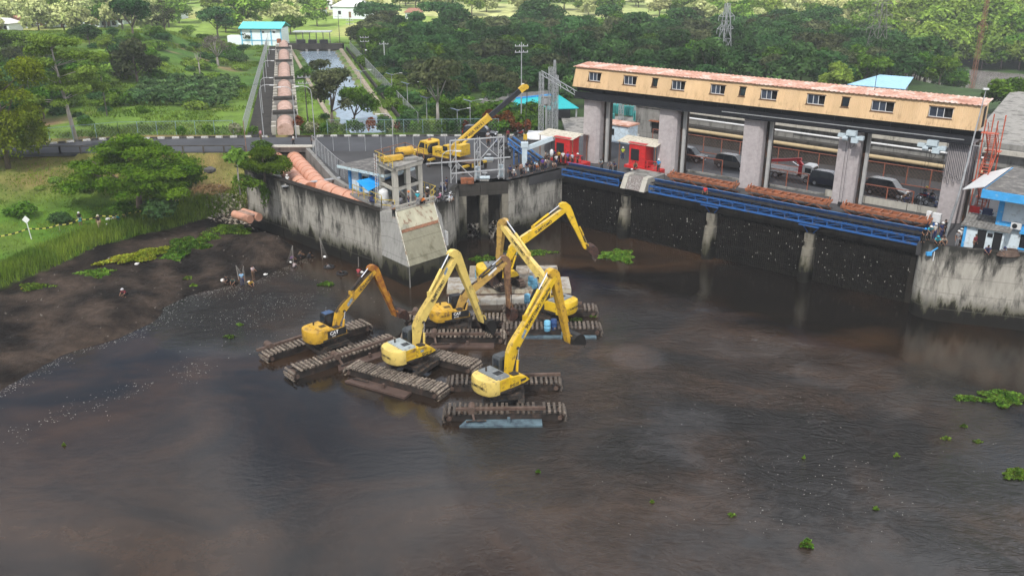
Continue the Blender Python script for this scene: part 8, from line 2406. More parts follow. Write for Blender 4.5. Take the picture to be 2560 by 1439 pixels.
# ---------------------------------------------------------------- vehicles
M_TYRE = mat("tyre", (0.018, 0.018, 0.019), 0.85, var=0.3)
M_RIM = mat("rim", (0.42, 0.43, 0.44), 0.35, 0.6, var=0.1)
M_CARGL = mat("car_glass", (0.016, 0.020, 0.025), 0.12, var=0.3, spec=0.35)
M_HEAD = mat("headlight", (0.70, 0.72, 0.74), 0.15, var=0.1)
M_TAIL = mat("taillight", (0.40, 0.015, 0.012), 0.25, var=0.1)
def wheel(t, x, y, r, w):
 tw = MB().tube((x, y - w / 2, r), (x, y + w / 2, r), r, n=16).build("wheel", M_TYRE, t, smooth=True, auto=40)
 MB().tube((x, y - w / 2 - 0.012, r), (x, y + w / 2 + 0.012, r), r * 0.58, n=12).build("rim", M_RIM, tw)
 return tw
def mpv(label, loc, rz, paintm, L=4.5, Wd=1.72, Ht=1.72):
 t = thing("parked_car", label, "car", loc, rz, "cars on the dam road")
 h = L / 2
 low = [(-h, 0.30), (h - 0.05, 0.28), (h, 0.55), (h - 0.12, 0.80), (h - 1.0, 0.98), (-h + 0.05, 1.0), (-h - 0.02, 0.7)]
 ring = lambda s, dz=0: None
 mb = MB()
 secs = []
 for x, w, z0, z1 in ((-h, 0.74, 0.42, 0.90), (-h + 0.12, 0.83, 0.30, 1.0), (-1.2, 0.86, 0.26, 1.02), (0.6, 0.86, 0.26, 1.0), (h - 1.05, 0.85, 0.27, 0.96), (h - 0.35, 0.82, 0.28, 0.82), (h - 0.05, 0.72, 0.34, 0.70)):
  w *= Wd / 1.72
  secs.append([Vector((x, -w * 0.94, z0)), Vector((x, -w, (z0 + z1) / 2)), Vector((x, -w * 0.96, z1)), Vector((x, 0, z1 + 0.03)), Vector((x, w * 0.96, z1)), Vector((x, w, (z0 + z1) / 2)), Vector((x, w * 0.94, z0))])
 mb.loft(secs)
 mb.build("body", paintm, t, smooth=True, auto=35)
 k = Wd / 1.72
 gb = [(-h + 0.08, 0.99), (h - 1.0, 0.95), (h - 1.75, Ht - 0.06), (h - 2.2, Ht), (-h + 0.7, Ht), (-h + 0.28, Ht - 0.12)]
 n = len(gb)
 lowr = [Vector((x, 0, z)) for x, z in gb]
 ww = lambda z: (0.80 - 0.17 * (z - 0.97) / (Ht - 0.97)) * k
 mb = MB().add([(x, -ww(z), z) for x, z in gb] + [(x, ww(z), z) for x, z in gb], [tuple(range(n)), tuple(reversed(range(n, 2 * n)))] + [(i, n + i, n + (i + 1) % n, (i + 1) % n) for i in range(n)])
 mb.build("cabin", M_CARGL, t, smooth=True, auto=30)
 rf = [(h - 1.8, Ht - 0.06), (h - 2.2, Ht + 0.012), (-h + 0.7, Ht + 0.012), (-h + 0.26, Ht - 0.10)]
 mb = MB().loft([[Vector((x, -ww(z) - 0.012, z - 0.06)), Vector((x, -ww(z) * 0.9, z + 0.035)), Vector((x, ww(z) * 0.9, z + 0.035)), Vector((x, ww(z) + 0.012, z - 0.06))] for x, z in rf])
 mb.build("roof", paintm, t, smooth=True, auto=40)
 for sy in (-1, 1):
  for x0, z0, x1, z1 in ((h - 1.02, 0.96, h - 1.78, Ht - 0.07), (0.25, 1.0, 0.12, Ht - 0.03), (-0.95, 1.0, -1.0, Ht - 0.03), (-h + 0.15, 1.0, -h + 0.35, Ht - 0.1)):
   MB().bar((x0, sy * (ww(z0) + 0.012), z0), (x1, sy * (ww(z1) + 0.012), z1), 0.03, 0.09).build("pillar_trim", paintm, t)
  MB().box((h - 1.35, sy * (ww(1.0) + 0.14), 1.06), (0.12, 0.2, 0.13)).build("mirror", paintm, t)
  MB().box((h - 0.17, sy * 0.60 * k, 0.72), (0.25, 0.34, 0.13)).build("headlight", M_HEAD, t)
  MB().box((-h + 0.02, sy * 0.68 * k, 0.92), (0.12, 0.16, 0.34)).build("taillight", M_TAIL, t)
  for x in (h - 0.85, -h + 0.8):
   wheel(t, x, sy * (0.76 * k), 0.32, 0.2)
 MB().box((h - 0.03, 0, 0.58), (0.08, 0.8, 0.22)).build("grille", M_BLACKST, t)
 MB().box((h, 0, 0.42), (0.06, 0.45, 0.11)).build("number_plate", M_ALU, t)
 return t
def carpaint(name, col): return mat(name, col, 0.22, 0.0, var=0.05, spec=0.6)
CP_BLK, CP_GRY, CP_NVY = carpaint("car_black", (0.012, 0.012, 0.014)), carpaint("car_grey", (0.085, 0.080, 0.076)), carpaint("car_navy", (0.012, 0.016, 0.035))
mpv("black people carrier left of the grey one on the dam road", dam(9.9, 14.2, 7.02), DA + R(4), CP_BLK)
mpv("grey people carrier partly behind the third column", dam(16.3, 13.9, 7.02), DA, CP_GRY, 4.6)
mpv("dark navy car half hidden behind the fourth column", dam(29.0, 13.2, 7.02), DA, CP_NVY, 4.5)
mpv("black off-road car in the last opening behind the red fence", dam(35.6, 13.4, 7.02), DA - R(2), CP_BLK, 4.8, 1.84, 1.84)
mpv("black pick-up parked at the kerb behind the crane boom", (-4.6, 130.0, 7.02), R(-8), CP_BLK, 5.0, 1.8, 1.75)
t = thing("crane_truck", "white small lorry with a folded red crane on the dam road", "truck", dam(24.2, 13.6, 7.02), DA)
M_TW = mat("truck_white", (0.66, 0.66, 0.65), 0.4, var=0.06, dirt=(0.35, 0.3, 0.25), dirtamt=0.2)
M_TRED = mat("truck_crane_red", (0.48, 0.020, 0.030), 0.4, var=0.1)
MB().box((-0.6, 0, 0.62), (5.6, 0.9, 0.22)).build("chassis", M_UNDER, t)
cb = MB().extr([(1.55, 0.5), (3.0, 0.5), (3.05, 1.0), (2.75, 1.95), (2.5, 2.1), (1.65, 2.1), (1.55, 2.0)], lambda x, y, z: Vector((x, y, z)), -0.85, 0.85).build("cab", M_TW, t, smooth=True, auto=30)
MB().add([(3.065, -0.75, 1.08), (3.065, 0.75, 1.08), (2.80, 0.70, 1.88), (2.80, -0.70, 1.88)], [(0, 1, 2, 3)]).build("windscreen", M_CARGL, cb)
for sy in (-1, 1):
 MB().box((2.25, sy * 0.856, 1.5), (0.75, 0.012, 0.6)).build("side_window", M_CARGL, cb)
 MB().box((3.0, sy * 0.6, 0.75), (0.1, 0.3, 0.18)).build("headlight", M_HEAD, cb)
 MB().box((2.85, sy * 1.0, 1.5), (0.08, 0.18, 0.35)).build("mirror", M_BLACKST, cb)
 for x in (2.2, -1.7):
  wheel(t, x, sy * 0.75, 0.4, 0.26)
MB().box((-1.2, 0, 0.82), (4.2, 1.75, 0.12)).build("bed_floor", M_TW, t)
for sy in (-1, 1):
 MB().box((-1.2, sy * 0.86, 1.05), (4.2, 0.06, 0.4)).build("bed_side", M_TW, t)
MB().box((-3.3, 0, 1.05), (0.06, 1.75, 0.4)).build("tail_board", M_TW, t)
MB().box((1.15, 0, 1.3), (0.55, 0.8, 1.0)).build("crane_base", M_TRED, t)
MB().bar((1.2, 0, 1.8), (0.4, 0, 2.5), 0.3, 0.36).build("crane_mast", M_TRED, t)
MB().bar((1.0, 0, 2.55), (-3.2, 0, 1.75), 0.26, 0.32).build("crane_boom", M_TRED, t)
MB().bar((0.9, 0, 1.55), (-0.2, 0, 2.1), 0.14, 0.14).build("crane_cylinder", M_CHROME, t)
def motorbike_build():
 t = thing("motorbike", "x", "motorbike")
 for x in (-0.62, 0.62):
  pts = [(x + 0.27 * math.cos(a), 0, 0.29 + 0.27 * math.sin(a)) for a in [k * 2 * math.pi / 14 for k in range(15)]]
  w = MB().path(pts, 0.055, 6, caps=False).build("wheel", M_TYRE, t)
  MB().tube((x, -0.03, 0.29), (x, 0.03, 0.29), 0.20, n=12).build("rim", M_RIM, w)
 MB().box((0, 0, 0.42), (0.5, 0.22, 0.3)).build("engine", M_UNDER, t)
 MB().extr([(-0.75, 0.72), (-0.2, 0.55), (0.2, 0.55), (0.35, 0.85), (0.05, 0.78), (-0.3, 0.76)], lambda x, y, z: Vector((x, y, z)), -0.11, 0.11).build("body_panel", M_BLACKST, t)
 MB().box((-0.3, 0, 0.8), (0.75, 0.22, 0.09)).build("saddle", M_BELT, t)
 MB().bar((0.62, 0, 0.29), (0.42, 0, 1.0), 0.07).build("fork", M_RIM, t)
 MB().bar((0.40, -0.33, 1.03), (0.40, 0.33, 1.03), 0.035).build("handlebar", M_UNDER, t)
 MB().ball((0.50, 0, 0.92), (0.09, 0.1, 0.1), 8, 5).build("headlight", M_HEAD, t)
 MB().box((0.62, 0, 0.6), (0.35, 0.1, 0.03)).build("mudguard", M_BLACKST, t)
 MB().bar((-0.2, -0.14, 0.3), (-0.85, -0.16, 0.35), 0.08).build("exhaust", M_CHROME, t)
 return t
bike0 = motorbike_build()
BC = [M_BLACKST, carpaint("bike_red", (0.35, 0.02, 0.02)), carpaint("bike_blue", (0.03, 0.08, 0.30)), carpaint("bike_white", (0.6, 0.6, 0.6)), carpaint("bike_pink", (0.62, 0.22, 0.33))]
BK = [(dam(39.3, 11.2, 7.02), -30, 0, "motorbike nearest the red fence in the last opening"), (dam(40.6, 12.6, 7.02), 10, 0, "motorbike behind the kerb fence beside the last column"), (dam(39.6, 13.8, 7.02), -20, 1, "red motorbike in the queue behind the black off-road car"), (dam(38.6, 10.4, 7.02), 150, 0, "motorbike with rider turned across the dam road"), (dam(41.6, 10.6, 7.02), 60, 2, "blue motorbike beside the foot of the last column"),
  (dam(27.0, 12.6, 7.02), -40, 0, "dark motorbike in front of the white truck's cab"), (dam(31.6, 12.6, 7.02), -40, 0, "dark motorbike just right of the fourth column"),
  (pix(1262, 372, 7.02), 20, 0, "black motorbike at the back of the group by the blue inclined conveyor"), (pix(1290, 345, 7.02), 60, 0, "black motorbike parked beyond the top of the blue inclined conveyor"), (pix(1302, 342, 7.02), 50, 1, "red motorbike parked beyond the top of the blue inclined conveyor"), (pix(1285, 382, 7.02), 10, 0, "black motorbike in the middle of the group by the inclined conveyor"), (pix(1300, 392, 7.02), 15, 0, "black motorbike nearest the foot of the inclined conveyor"), (pix(1240, 365, 7.02), 80, 2, "blue and white motorbike left of the parked group"),
  (pix(1107, 485, 7.02), 60, 0, "dark motorbike with a rider at the rounded wall"), (pix(1098, 505, 7.02), 75, 4, "pink motorbike at the rounded wall"), (pix(1122, 502, 7.02), 65, 3, "white motorbike at the rounded wall"),
  (dam(48.2, 10.0, 7.02), 20, 0, "dark motorbike behind the stair tower"), (dam(49.3, 10.8, 7.02), 25, 0, "dark motorbike half behind the control building")]
for k, (p, a, c, lb) in enumerate(BK):
 b_ = bike0 if k == 0 else dup(bike0, p, R(a))
 b_.location = p; b_.rotation_euler = (0, 0, R(a)); b_["label"] = lb; b_["group"] = "motorbikes"
for k, ch_root in enumerate([o for o in scene.objects if o.get("category") == "motorbike"]):
 c = BK[k][2] if k < len(BK) else 0
 for ch in ch_root.children:
  if ch.name.split(".")[0] in ("body_panel", "mudguard"):
   ch.material_slots[0].link = "OBJECT"; ch.material_slots[0].material = BC[c]
t = thing("mobile_crane", "yellow lorry crane with black telescoped boom raised over the yard", "crane", (-8.2, 112.6, 7.02), R(-40))
M_CY = mat("crane_yellow", (0.60, 0.39, 0.035), 0.45, var=0.1, dirt=(0.35, 0.2, 0.06), dirtamt=0.25)
MB().box((0, 0, 0.95), (10.2, 2.0, 0.45)).build("chassis", M_UNDER, t)
MB().box((0.6, 0, 1.22), (8.6, 2.4, 0.1)).build("deck_plate", M_SPUD, t)
MB().box((-5.4, 0, 0.95), (1.5, 2.4, 0.7)).build("front_bumper", M_CY, t)
cb = MB().extr([(-4.4, 1.2), (-2.4, 1.2), (-2.4, 2.75), (-2.6, 2.9), (-3.7, 2.9), (-4.2, 2.0), (-4.4, 1.9)], lambda x, y, z: Vector((x, y, z)), -1.1, 1.1).build("cab", M_CY, t, smooth=True, auto=30)
for sy in (-1, 1):
 MB().add([(x, sy * 1.112, z) for x, z in ((-4.05, 2.02), (-2.95, 2.02), (-2.95, 2.7), (-3.65, 2.7))], [(0, 1, 2, 3) if sy < 0 else (3, 2, 1, 0)]).box((-2.65, sy * 1.105, 2.3), (0.3, 0.015, 0.6)).build("side_window", M_CARGL, cb)
MB().add([(-4.22, 0.95, 2.05), (-4.22, -0.95, 2.05), (-3.74, -0.9, 2.82), (-3.74, 0.9, 2.82)], [(0, 1, 2, 3)]).build("windscreen", M_CARGL, cb)
MB().box((-2.39, 0, 2.3), (0.02, 1.5, 0.6)).build("rear_window", M_CARGL, cb)
MB().ball((-3.1, 0, 2.95), (0.2, 0.3, 0.15), 8, 5).build("beacon", M_ORANGE, cb)
MB().tube((-2.1, -0.95, 2.0), (-1.8, -0.95, 2.0), 0.52, n=16).build("spare_wheel", M_TYRE, t)
for x in (-3.5, -2.1, 1.6, 3.0):
 for sy in (-1, 1):
  wheel(t, x, sy * 1.0, 0.55, 0.4)
MB().box((-0.2, -0.55, 1.85), (2.8, 1.0, 1.1)).build("engine_cover", M_CY, t)
letters("HTC-01", 0.55, (-1.15, -1.055, 1.85), (1, 0, 0), (0, 0, 1), M_LETTER, t, bold=0.03)
MB().tube((0.9, 0, 1.25), (0.9, 0, 1.7), 0.95, n=16).build("turntable", M_UNDER, t)
MB().box((1.6, 0.2, 1.95), (2.6, 1.9, 0.5)).build("slew_deck", M_CY, t)
MB().box((2.6, 0.1, 2.6), (0.9, 1.7, 1.0)).build("counterweight", M_CY, t)
oc = MB().extr([(0.3, 1.9), (1.6, 1.9), (1.6, 3.0), (0.7, 3.0), (0.3, 2.6)], lambda x, y, z: Vector((x, y, z)), -1.35, -0.5).build("operator_cab", M_CY, t)
MB().box((0.95, -1.36, 2.55), (0.8, 0.02, 0.6)).build("side_window", M_CARGL, oc)
for sx in (-1.3, 4.6):
 for sy in (-1, 1):
  MB().box((sx, sy * 1.5, 0.9), (0.3, 1.4, 0.25)).build("outrigger", M_CY, t)
  MB().box((sx, sy * 2.1, 0.45), (0.25, 0.25, 0.9)).build("outrigger_leg", M_UNDER, t)
for i in range(4):
 MB().box((5.15, -0.9 + 0.6 * i, 0.95), (0.03, 0.3, 0.5)).build("warning_stripe", M_LETTER if i % 2 else M_CY, t)
az = R(15) - R(-40)
C0 = Vector((-8.2, 112.6, 7.02)); CL = Vector((-7.2, 114.1, 7))
foot = Vector((-7.2, 114.1, 8.95)); d15 = Vector((math.cos(R(15)), math.sin(R(15)), 0))
foot = foot - d15 * 0.4; midp = Vector((-7.2, 114.1, 12.75)) + d15 * 4.4; tip = Vector((-7.2, 114.1, 15.9)) + d15 * 8.5
bd = (tip - foot).normalized(); foot2 = foot - bd * 1.2
upv = Vector((-bd.x * bd.z, -bd.y * bd.z, bd.x ** 2 + bd.y ** 2)).normalized()
bm = MB().bar(foot2, midp, 0.62, 0.78).build("boom", M_CY, t, world=True)
MB().bar(midp - bd * 0.3, tip, 0.46, 0.58).build("boom_section", mat("boom_black", (0.018, 0.019, 0.024), 0.5, var=0.3), t, world=True)
MB().bar(midp - bd * 0.05, midp + bd * 0.12, 0.72, 0.9).build("boom_collar", M_CY, t, world=True)
MB().bar(tip, tip + bd * 0.9, 0.6, 0.7).build("boom_head", M_CY, t, world=True)
for s_ in (-0.2, 0.2):
 sv = bd.cross(upv).normalized()
 MB().tube(tip + bd * 0.9 + sv * (s_ - 0.06) - upv * 0.15, tip + bd * 0.9 + sv * (s_ + 0.06) - upv * 0.15, 0.32, n=12).build("sheave", M_CY, t, world=True)
 MB().tube(tip + bd * 0.95 + sv * s_ - upv * 0.4, Vector((tip.x + bd.x * 0.95, tip.y + bd.y * 0.95, 10.2)) + sv * s_, 0.025, n=4).build("hoist_rope", M_BELT, t, world=True)
MB().box((tip.x + bd.x * 0.95, tip.y + bd.y * 0.95, 9.9), (0.5, 0.35, 0.7)).build("hook_block", M_CY, t, world=True)
MB().tube(C0 + Vector((1.0, -0.2, 2.0)), foot.lerp(midp, 0.5) - upv * 0.4, 0.16, n=10).build("lift_cylinder", M_CY, t, world=True)
sd_ = d15.cross(Vector((0, 0, 1)))
letters("PERUM JASA TIRTA I", 0.46, foot2.lerp(midp, 0.30) + sd_ * 0.31, bd, upv, M_LETTER, t, world=True, bold=0.03)
# ---------------------------------------------------------------- people
SK = mat("skin", (0.24, 0.125, 0.075), 0.6, var=0.1)
M_HAIR = mat("hair_black", (0.012, 0.010, 0.009), 0.6)
def skin_mesh(name, verts, edges, rad, root, sub=1):
 me = bpy.data.meshes.new(name)
 me.from_pydata(verts, edges, [])
 o = bpy.data.objects.new(name, me)
 COL.objects.link(o)
 m1 = o.modifiers.new("skin", "SKIN"); m1.use_smooth_shade = True
 for i, r_ in enumerate(rad):
  sv = me.skin_vertices[0].data[i]
  sv.radius = (r_, r_) if not isinstance(r_, tuple) else r_
  sv.use_root = (i == root)
 if sub:
  m2 = o.modifiers.new("sub", "SUBSURF"); m2.levels = sub; m2.render_levels = sub
 return o
TMP = []
def lerp(a, b_, t): return tuple(a[i] + (b_[i] - a[i]) * t for i in range(3))
def figure(J, key):
 """one continuous body plus clothes over the same joints"""
 v, e, r = [], [], []
 def add(p, rr, par=None):
  v.append(tuple(p)); r.append(rr)
  if par is not None: e.append((par, len(v) - 1))
  return len(v) - 1
 pel = add(J["pelvis"], 0.125)
 sp = add(lerp(J["pelvis"], J["chest"], 0.5), 0.115, pel)
 ch = add(J["chest"], 0.14, sp)
 nk = add(J["neck"], 0.055, ch)
 hd0 = add(lerp(J["neck"], J["head"], 0.5), 0.062, nk)
 hd = add(J["head"], 0.092, hd0)
 tp = add(J["top"], 0.075, hd)
 f = Vector(J["face"])
 add(Vector(J["head"]) + f * 0.10 - Vector((0, 0, 0.01)), 0.018, hd)           # nose
 ears = f.cross(Vector((0, 0, 1))).normalized()
 for s_ in (-1, 1): add(Vector(J["head"]) + ears * 0.092 * s_, 0.016, hd)
 for s_ in ("L", "R"):
  sh = add(J["sh" + s_], 0.062, ch); el = add(J["el" + s_], 0.042, sh); wr = add(J["wr" + s_], 0.030, el)
  d = (Vector(J["wr" + s_]) - Vector(J["el" + s_])).normalized()
  side = d.cross(Vector((0, 0.3, 1))).normalized()
  pm = add(Vector(J["wr" + s_]) + d * 0.07, 0.034, wr)
  for q, ln in ((-0.030, 0.065), (-0.010, 0.08), (0.012, 0.076), (0.032, 0.06)):
   k1 = add(Vector(J["wr" + s_]) + d * (0.095 + ln * 0.4) + side * q, 0.010, pm); add(Vector(J["wr" + s_]) + d * (0.095 + ln) + side * q * 1.05 - Vector((0, 0, 0.012)), 0.009, k1)
  add(Vector(J["wr" + s_]) + d * 0.075 + side * -0.065, 0.011, pm)          # thumb
  hp = add(J["hip" + s_], 0.088, pel); kn = add(J["kn" + s_], 0.060, hp); cf = add(lerp(J["kn" + s_], J["an" + s_], 0.35), 0.056, kn); an = add(J["an" + s_], 0.038, cf)
  add(J["toe" + s_], 0.034, an)
 body = skin_mesh("body", v, e, r, 0)
 def sub_fig(name, parts, grow, stop):
  v, e, r = [], [], []
  def add(p, rr, par=None):
   v.append(tuple(p)); r.append(rr)
   if par is not None: e.append((par, len(v) - 1))
   return len(v) - 1
  if parts == "shirt":
   a = add(lerp(J["pelvis"], J["chest"], 0.02), 0.145); b_ = add(lerp(J["pelvis"], J["chest"], 0.5), 0.135, a); c = add(J["chest"], 0.158, b_); add(lerp(J["chest"], J["neck"], 0.75), 0.085, c)
   for s_ in ("L", "R"):
    sh = add(J["sh" + s_], 0.078, c); add(lerp(J["sh" + s_], J["el" + s_], stop), 0.064, sh)
  else:
   a = add(J["pelvis"], 0.14)
   for s_ in ("L", "R"):
    hp = add(J["hip" + s_], 0.102, a); kn = add(lerp(J["hip" + s_], J["kn" + s_], min(1, stop)), 0.082, hp)
    if stop > 1: add(lerp(J["kn" + s_], J["an" + s_], stop - 1), 0.062, kn)
  return skin_mesh(name, v, e, r, 0)
 return dict(body=body, shirt=sub_fig("shirt", "shirt", 0, 0.75), long=sub_fig("trousers", "trousers", 0, 1.92), short=sub_fig("shorts", "trousers", 0, 0.95), J=J)
def pose(**kw):
 J = dict(pelvis=(0, 0, 0.92), chest=(0, 0.01, 1.27), neck=(0, 0.01, 1.44), head=(0, 0.03, 1.56), top=(0, 0.02, 1.62), face=(0, 1, 0),
    shL=(0.175, 0, 1.36), shR=(-0.175, 0, 1.36), elL=(0.25, -0.03, 1.10), elR=(-0.25, -0.03, 1.10), wrL=(0.27, 0.06, 0.87), wrR=(-0.27, 0.06, 0.87),
    hipL=(0.09, 0, 0.86), hipR=(-0.09, 0, 0.86), knL=(0.10, 0.03, 0.47), knR=(-0.10, 0.02, 0.47), anL=(0.11, 0, 0.075), anR=(-0.11, -0.02, 0.075), toeL=(0.13, 0.14, 0.035), toeR=(-0.13, 0.12, 0.035))
 J.update(kw)
 return J
POSES = {
 "stand": pose(),
 "reach": pose(elL=(0.22, 0.16, 1.14), wrL=(0.14, 0.36, 1.22), elR=(-0.22, 0.14, 1.12), wrR=(-0.12, 0.36, 1.10)),
 "walk": pose(knL=(0.1, 0.16, 0.48), anL=(0.1, 0.22, 0.08), toeL=(0.11, 0.36, 0.05), knR=(-0.1, -0.02, 0.46), anR=(-0.1, -0.26, 0.12), toeR=(-0.1, -0.14, 0.04), elL=(0.24, -0.14, 1.12), wrL=(0.24, -0.12, 0.88), elR=(-0.24, 0.08, 1.12), wrR=(-0.22, 0.24, 0.94)),
 "lean": pose(chest=(0, 0.20, 1.20), neck=(0, 0.32, 1.34), head=(0, 0.40, 1.43), top=(0, 0.41, 1.50), shL=(0.175, 0.25, 1.27), shR=(-0.175, 0.25, 1.27), elL=(0.23, 0.40, 1.06), elR=(-0.23, 0.40, 1.06), wrL=(0.16, 0.60, 1.00), wrR=(-0.16, 0.60, 1.00)),
 "crouch": pose(pelvis=(0, -0.12, 0.32), chest=(0, 0.10, 0.60), neck=(0, 0.18, 0.75), head=(0, 0.22, 0.86), top=(0, 0.22, 0.93), shL=(0.175, 0.13, 0.68), shR=(-0.175, 0.13, 0.68), elL=(0.26, 0.28, 0.48), elR=(-0.26, 0.28, 0.48), wrL=(0.16, 0.46, 0.40), wrR=(-0.16, 0.46, 0.40),
     hipL=(0.1, -0.10, 0.30), hipR=(-0.1, -0.10, 0.30), knL=(0.18, 0.26, 0.46), knR=(-0.18, 0.26, 0.46), anL=(0.14, 0.06, 0.08), anR=(-0.14, 0.06, 0.08), toeL=(0.16, 0.2, 0.04), toeR=(-0.16, 0.2, 0.04)),
 "ride": pose(pelvis=(0, -0.22, 0.92), chest=(0, -0.10, 1.24), neck=(0, -0.05, 1.40), head=(0, -0.02, 1.52), top=(0, -0.02, 1.59), shL=(0.175, -0.08, 1.33), shR=(-0.175, -0.08, 1.33), elL=(0.30, 0.12, 1.15), elR=(-0.30, 0.12, 1.15), wrL=(0.28, 0.34, 1.05), wrR=(-0.28, 0.34, 1.05),
     hipL=(0.12, -0.18, 0.90), hipR=(-0.12, -0.18, 0.90), knL=(0.24, 0.22, 0.72), knR=(-0.24, 0.22, 0.72), anL=(0.22, 0.02, 0.34), anR=(-0.22, 0.02, 0.34), toeL=(0.22, 0.17, 0.30), toeR=(-0.22, 0.17, 0.30)),
}
FIG = {k: figure(J, k) for k, J in POSES.items()}
dg_ = bpy.context.evaluated_depsgraph_get()
for k, f in FIG.items():
 for part in ("body", "shirt", "long", "short"):
  o = f[part]
  me = bpy.data.meshes.new_from_object(o.evaluated_get(dg_))
  me.name = part
  me.materials.clear(); me.materials.append(SK)
  me.polygons.foreach_set("use_smooth", [True] * len(me.polygons))
  f[part] = me
  TMP.append(o)
for o in TMP:
 m_ = o.data
 bpy.data.objects.remove(o); bpy.data.meshes.remove(m_)
def head_bits(J):
 h, f = Vector(J["head"]), Vector(J["face"])
 s_ = f.cross(Vector((0, 0, 1)))
 hair = MB().ball(h + Vector((0, -0.012, 0.025)), (0.103, 0.108, 0.105), 10, 5, half=True).ball(h - f * 0.035 + Vector((0, 0, -0.01)), (0.095, 0.08, 0.08), 8, 5).mesh("hair", M_HAIR, True)
 hel = MB().ball(h + Vector((0, 0, 0.02)), (0.132, 0.148, 0.135), 12, 6, half=True).loft([[h + Vector((0.17 * math.cos(a) * 0.95, 0.20 * math.sin(a) + 0.02, 0.03)) for a in [k * math.pi / 6 for k in range(12)]], [h + Vector((0.125 * math.cos(a), 0.14 * math.sin(a), 0.05)) for a in [k * math.pi / 6 for k in range(12)]]]).mesh("helmet", M_ALU, True)
 fc = MB()
 for q in (-1, 1):
  fc.box(h + f * 0.088 + s_ * 0.034 * q + Vector((0, 0, 0.018)), (0.024, 0.012, 0.010))
 fc.box(h + f * 0.088 - Vector((0, 0, 0.045)), (0.04, 0.012, 0.010))
 return hair, hel, fc.mesh("face", M_HAIR)
HB = {k: head_bits(J) for k, J in POSES.items()}
PAL = {}
def cloth(c):
 if c not in PAL:
  PAL[c] = mat("cloth_%d" % len(PAL), c, 0.85, var=0.15, scale=4)
 return PAL[c]
WHT, BLK, NVY, TEAL, GRY, RED, MAR, PNK, ORG, YLW, KHK, BRN, SKY, PUR, GRN = (0.62, 0.62, 0.60), (0.015, 0.015, 0.017), (0.02, 0.03, 0.09), (0.03, 0.33, 0.40), (0.20, 0.20, 0.21), (0.48, 0.03, 0.035), (0.17, 0.02, 0.035), (0.50, 0.24, 0.28), (0.55, 0.16, 0.03), (0.58, 0.36, 0.04), (0.34, 0.26, 0.16), (0.13, 0.08, 0.05), (0.22, 0.38, 0.55), (0.17, 0.05, 0.24), (0.10, 0.30, 0.08)
def person(loc, rz, ps, shirt, legs, label, short=False, hat=None, group=None, sc=1.0):
 t = thing("person", label, "person", loc, R(rz), group)
 t.scale = (sc, sc, sc)
 put("body", FIG[ps]["body"], t)
 for nm, me, c in (("shirt", FIG[ps]["shirt"], shirt), ("shorts" if short else "trousers", FIG[ps]["short" if short else "long"], legs)):
  o = put(nm, me, t)
  o.material_slots[0].link = "OBJECT"; o.material_slots[0].material = cloth(c)
 o = put("hair", HB[ps][0], t) if hat is None else put("helmet", HB[ps][1], t)
 if hat is not None:
  o.material_slots[0].link = "OBJECT"; o.material_slots[0].material = cloth(hat)
 put("face", HB[ps][2], t)
 return t
def pp(u, v, z, *a, **kw):
 """feet on the given level under photograph pixel u, v"""
 p = pix(u, v, z) if z is not None else on_ground(u, v, 2.0)
 return person(p, *a, **kw)
def at_dam(s, d, z, *a, **kw): return person(dam(s, d, z), *a, **kw)
pp(202, 564, None, 200, "stand", BLK, TEAL, "man in white cap, black top and teal shorts on the bank grass", short=True, hat=WHT)
pp(249, 571, None, 210, "walk", BLK, KHK, "man in black vest and khaki trousers walking past the white sacks", hat=(0.55, 0.52, 0.40))
pp(297, 553, None, 120, "crouch", TEAL, NVY, "crouching man in teal shirt beside two white sacks", sc=1.0)
pp(313, 548, None, 200, "stand", BRN, KHK, "man with a red hat in the bushes by the white sacks", hat=RED)
pp(313, 742, None, 160, "crouch", MAR, BLK, "crouching man in maroon shirt alone on the mudflat", hat=(0.5, 0.5, 0.52))
for k, (u, v, c, lg, ps, lb, hat) in enumerate(((570, 712, BLK, BLK, "crouch", "fisher in black crouching beside the upright white sack", None), (585, 712, (0.05, 0.09, 0.08), BLK, "crouch", "fisher in dark green bending over the net", None), (606, 712, SKY, NVY, "stand", "fisher in light blue shirt standing in the shallows", None), (626, 712, YLW, BLK, "crouch", "fisher in yellow shirt crouching in the shallows", None), (634, 702, (0.5, 0.4, 0.4), BRN, "reach", "fisher in pale shirt holding a net pole behind the yellow shirted one", None),
             (729, 658, PUR, BLK, "crouch", "fisher in purple shirt below the propped net", None), (749, 648, BRN, BLK, "crouch", "fisher in brown crouching at the mud mound", None), (772, 645, BLK, BLK, "crouch", "fisher in black crouching left of the raised net", None), (735, 668, (0.3, 0.25, 0.25), BLK, "crouch", "fisher low in the water beside the white bag", None), (896, 682, (0.33, 0.05, 0.06), BLK, "crouch", "fisher in dark red at the corner of the intake block", None))):
 p = pix(u, v, 0.0); z = gz(p.x, p.y)
 person((p.x, p.y, max(z, -0.35 if ps == "crouch" else -0.55)), 150 + 23 * k, ps, c, lg, lb, hat=hat, group="net fishers at the waterline")
for k, (u, v, lb) in enumerate(((823, 668, "man lying in a black inner tube off the long wall"), (855, 684, "man in a black inner tube nearer the intake block"))):
 p = pix(u, v, 0.0)
 person((p.x, p.y, -0.42), 90 + 60 * k, "crouch", BLK if k else GRY, BLK, lb, group="net fishers at the waterline")
 tt = thing("inner_tube", ["black inner tube under the man off the long wall", "black inner tube under the man nearer the intake block"][k], "inner tube", (p.x, p.y, 0.06))
 MB().path([(0.5 * math.cos(a), 0.5 * math.sin(a), 0) for a in [i * 2 * math.pi / 16 for i in range(17)]], 0.14, 8, caps=False).build("tube_ring", M_TYRE, tt, smooth=True)
M_NETG = mat("net_grey", (0.20, 0.19, 0.17), 0.8)
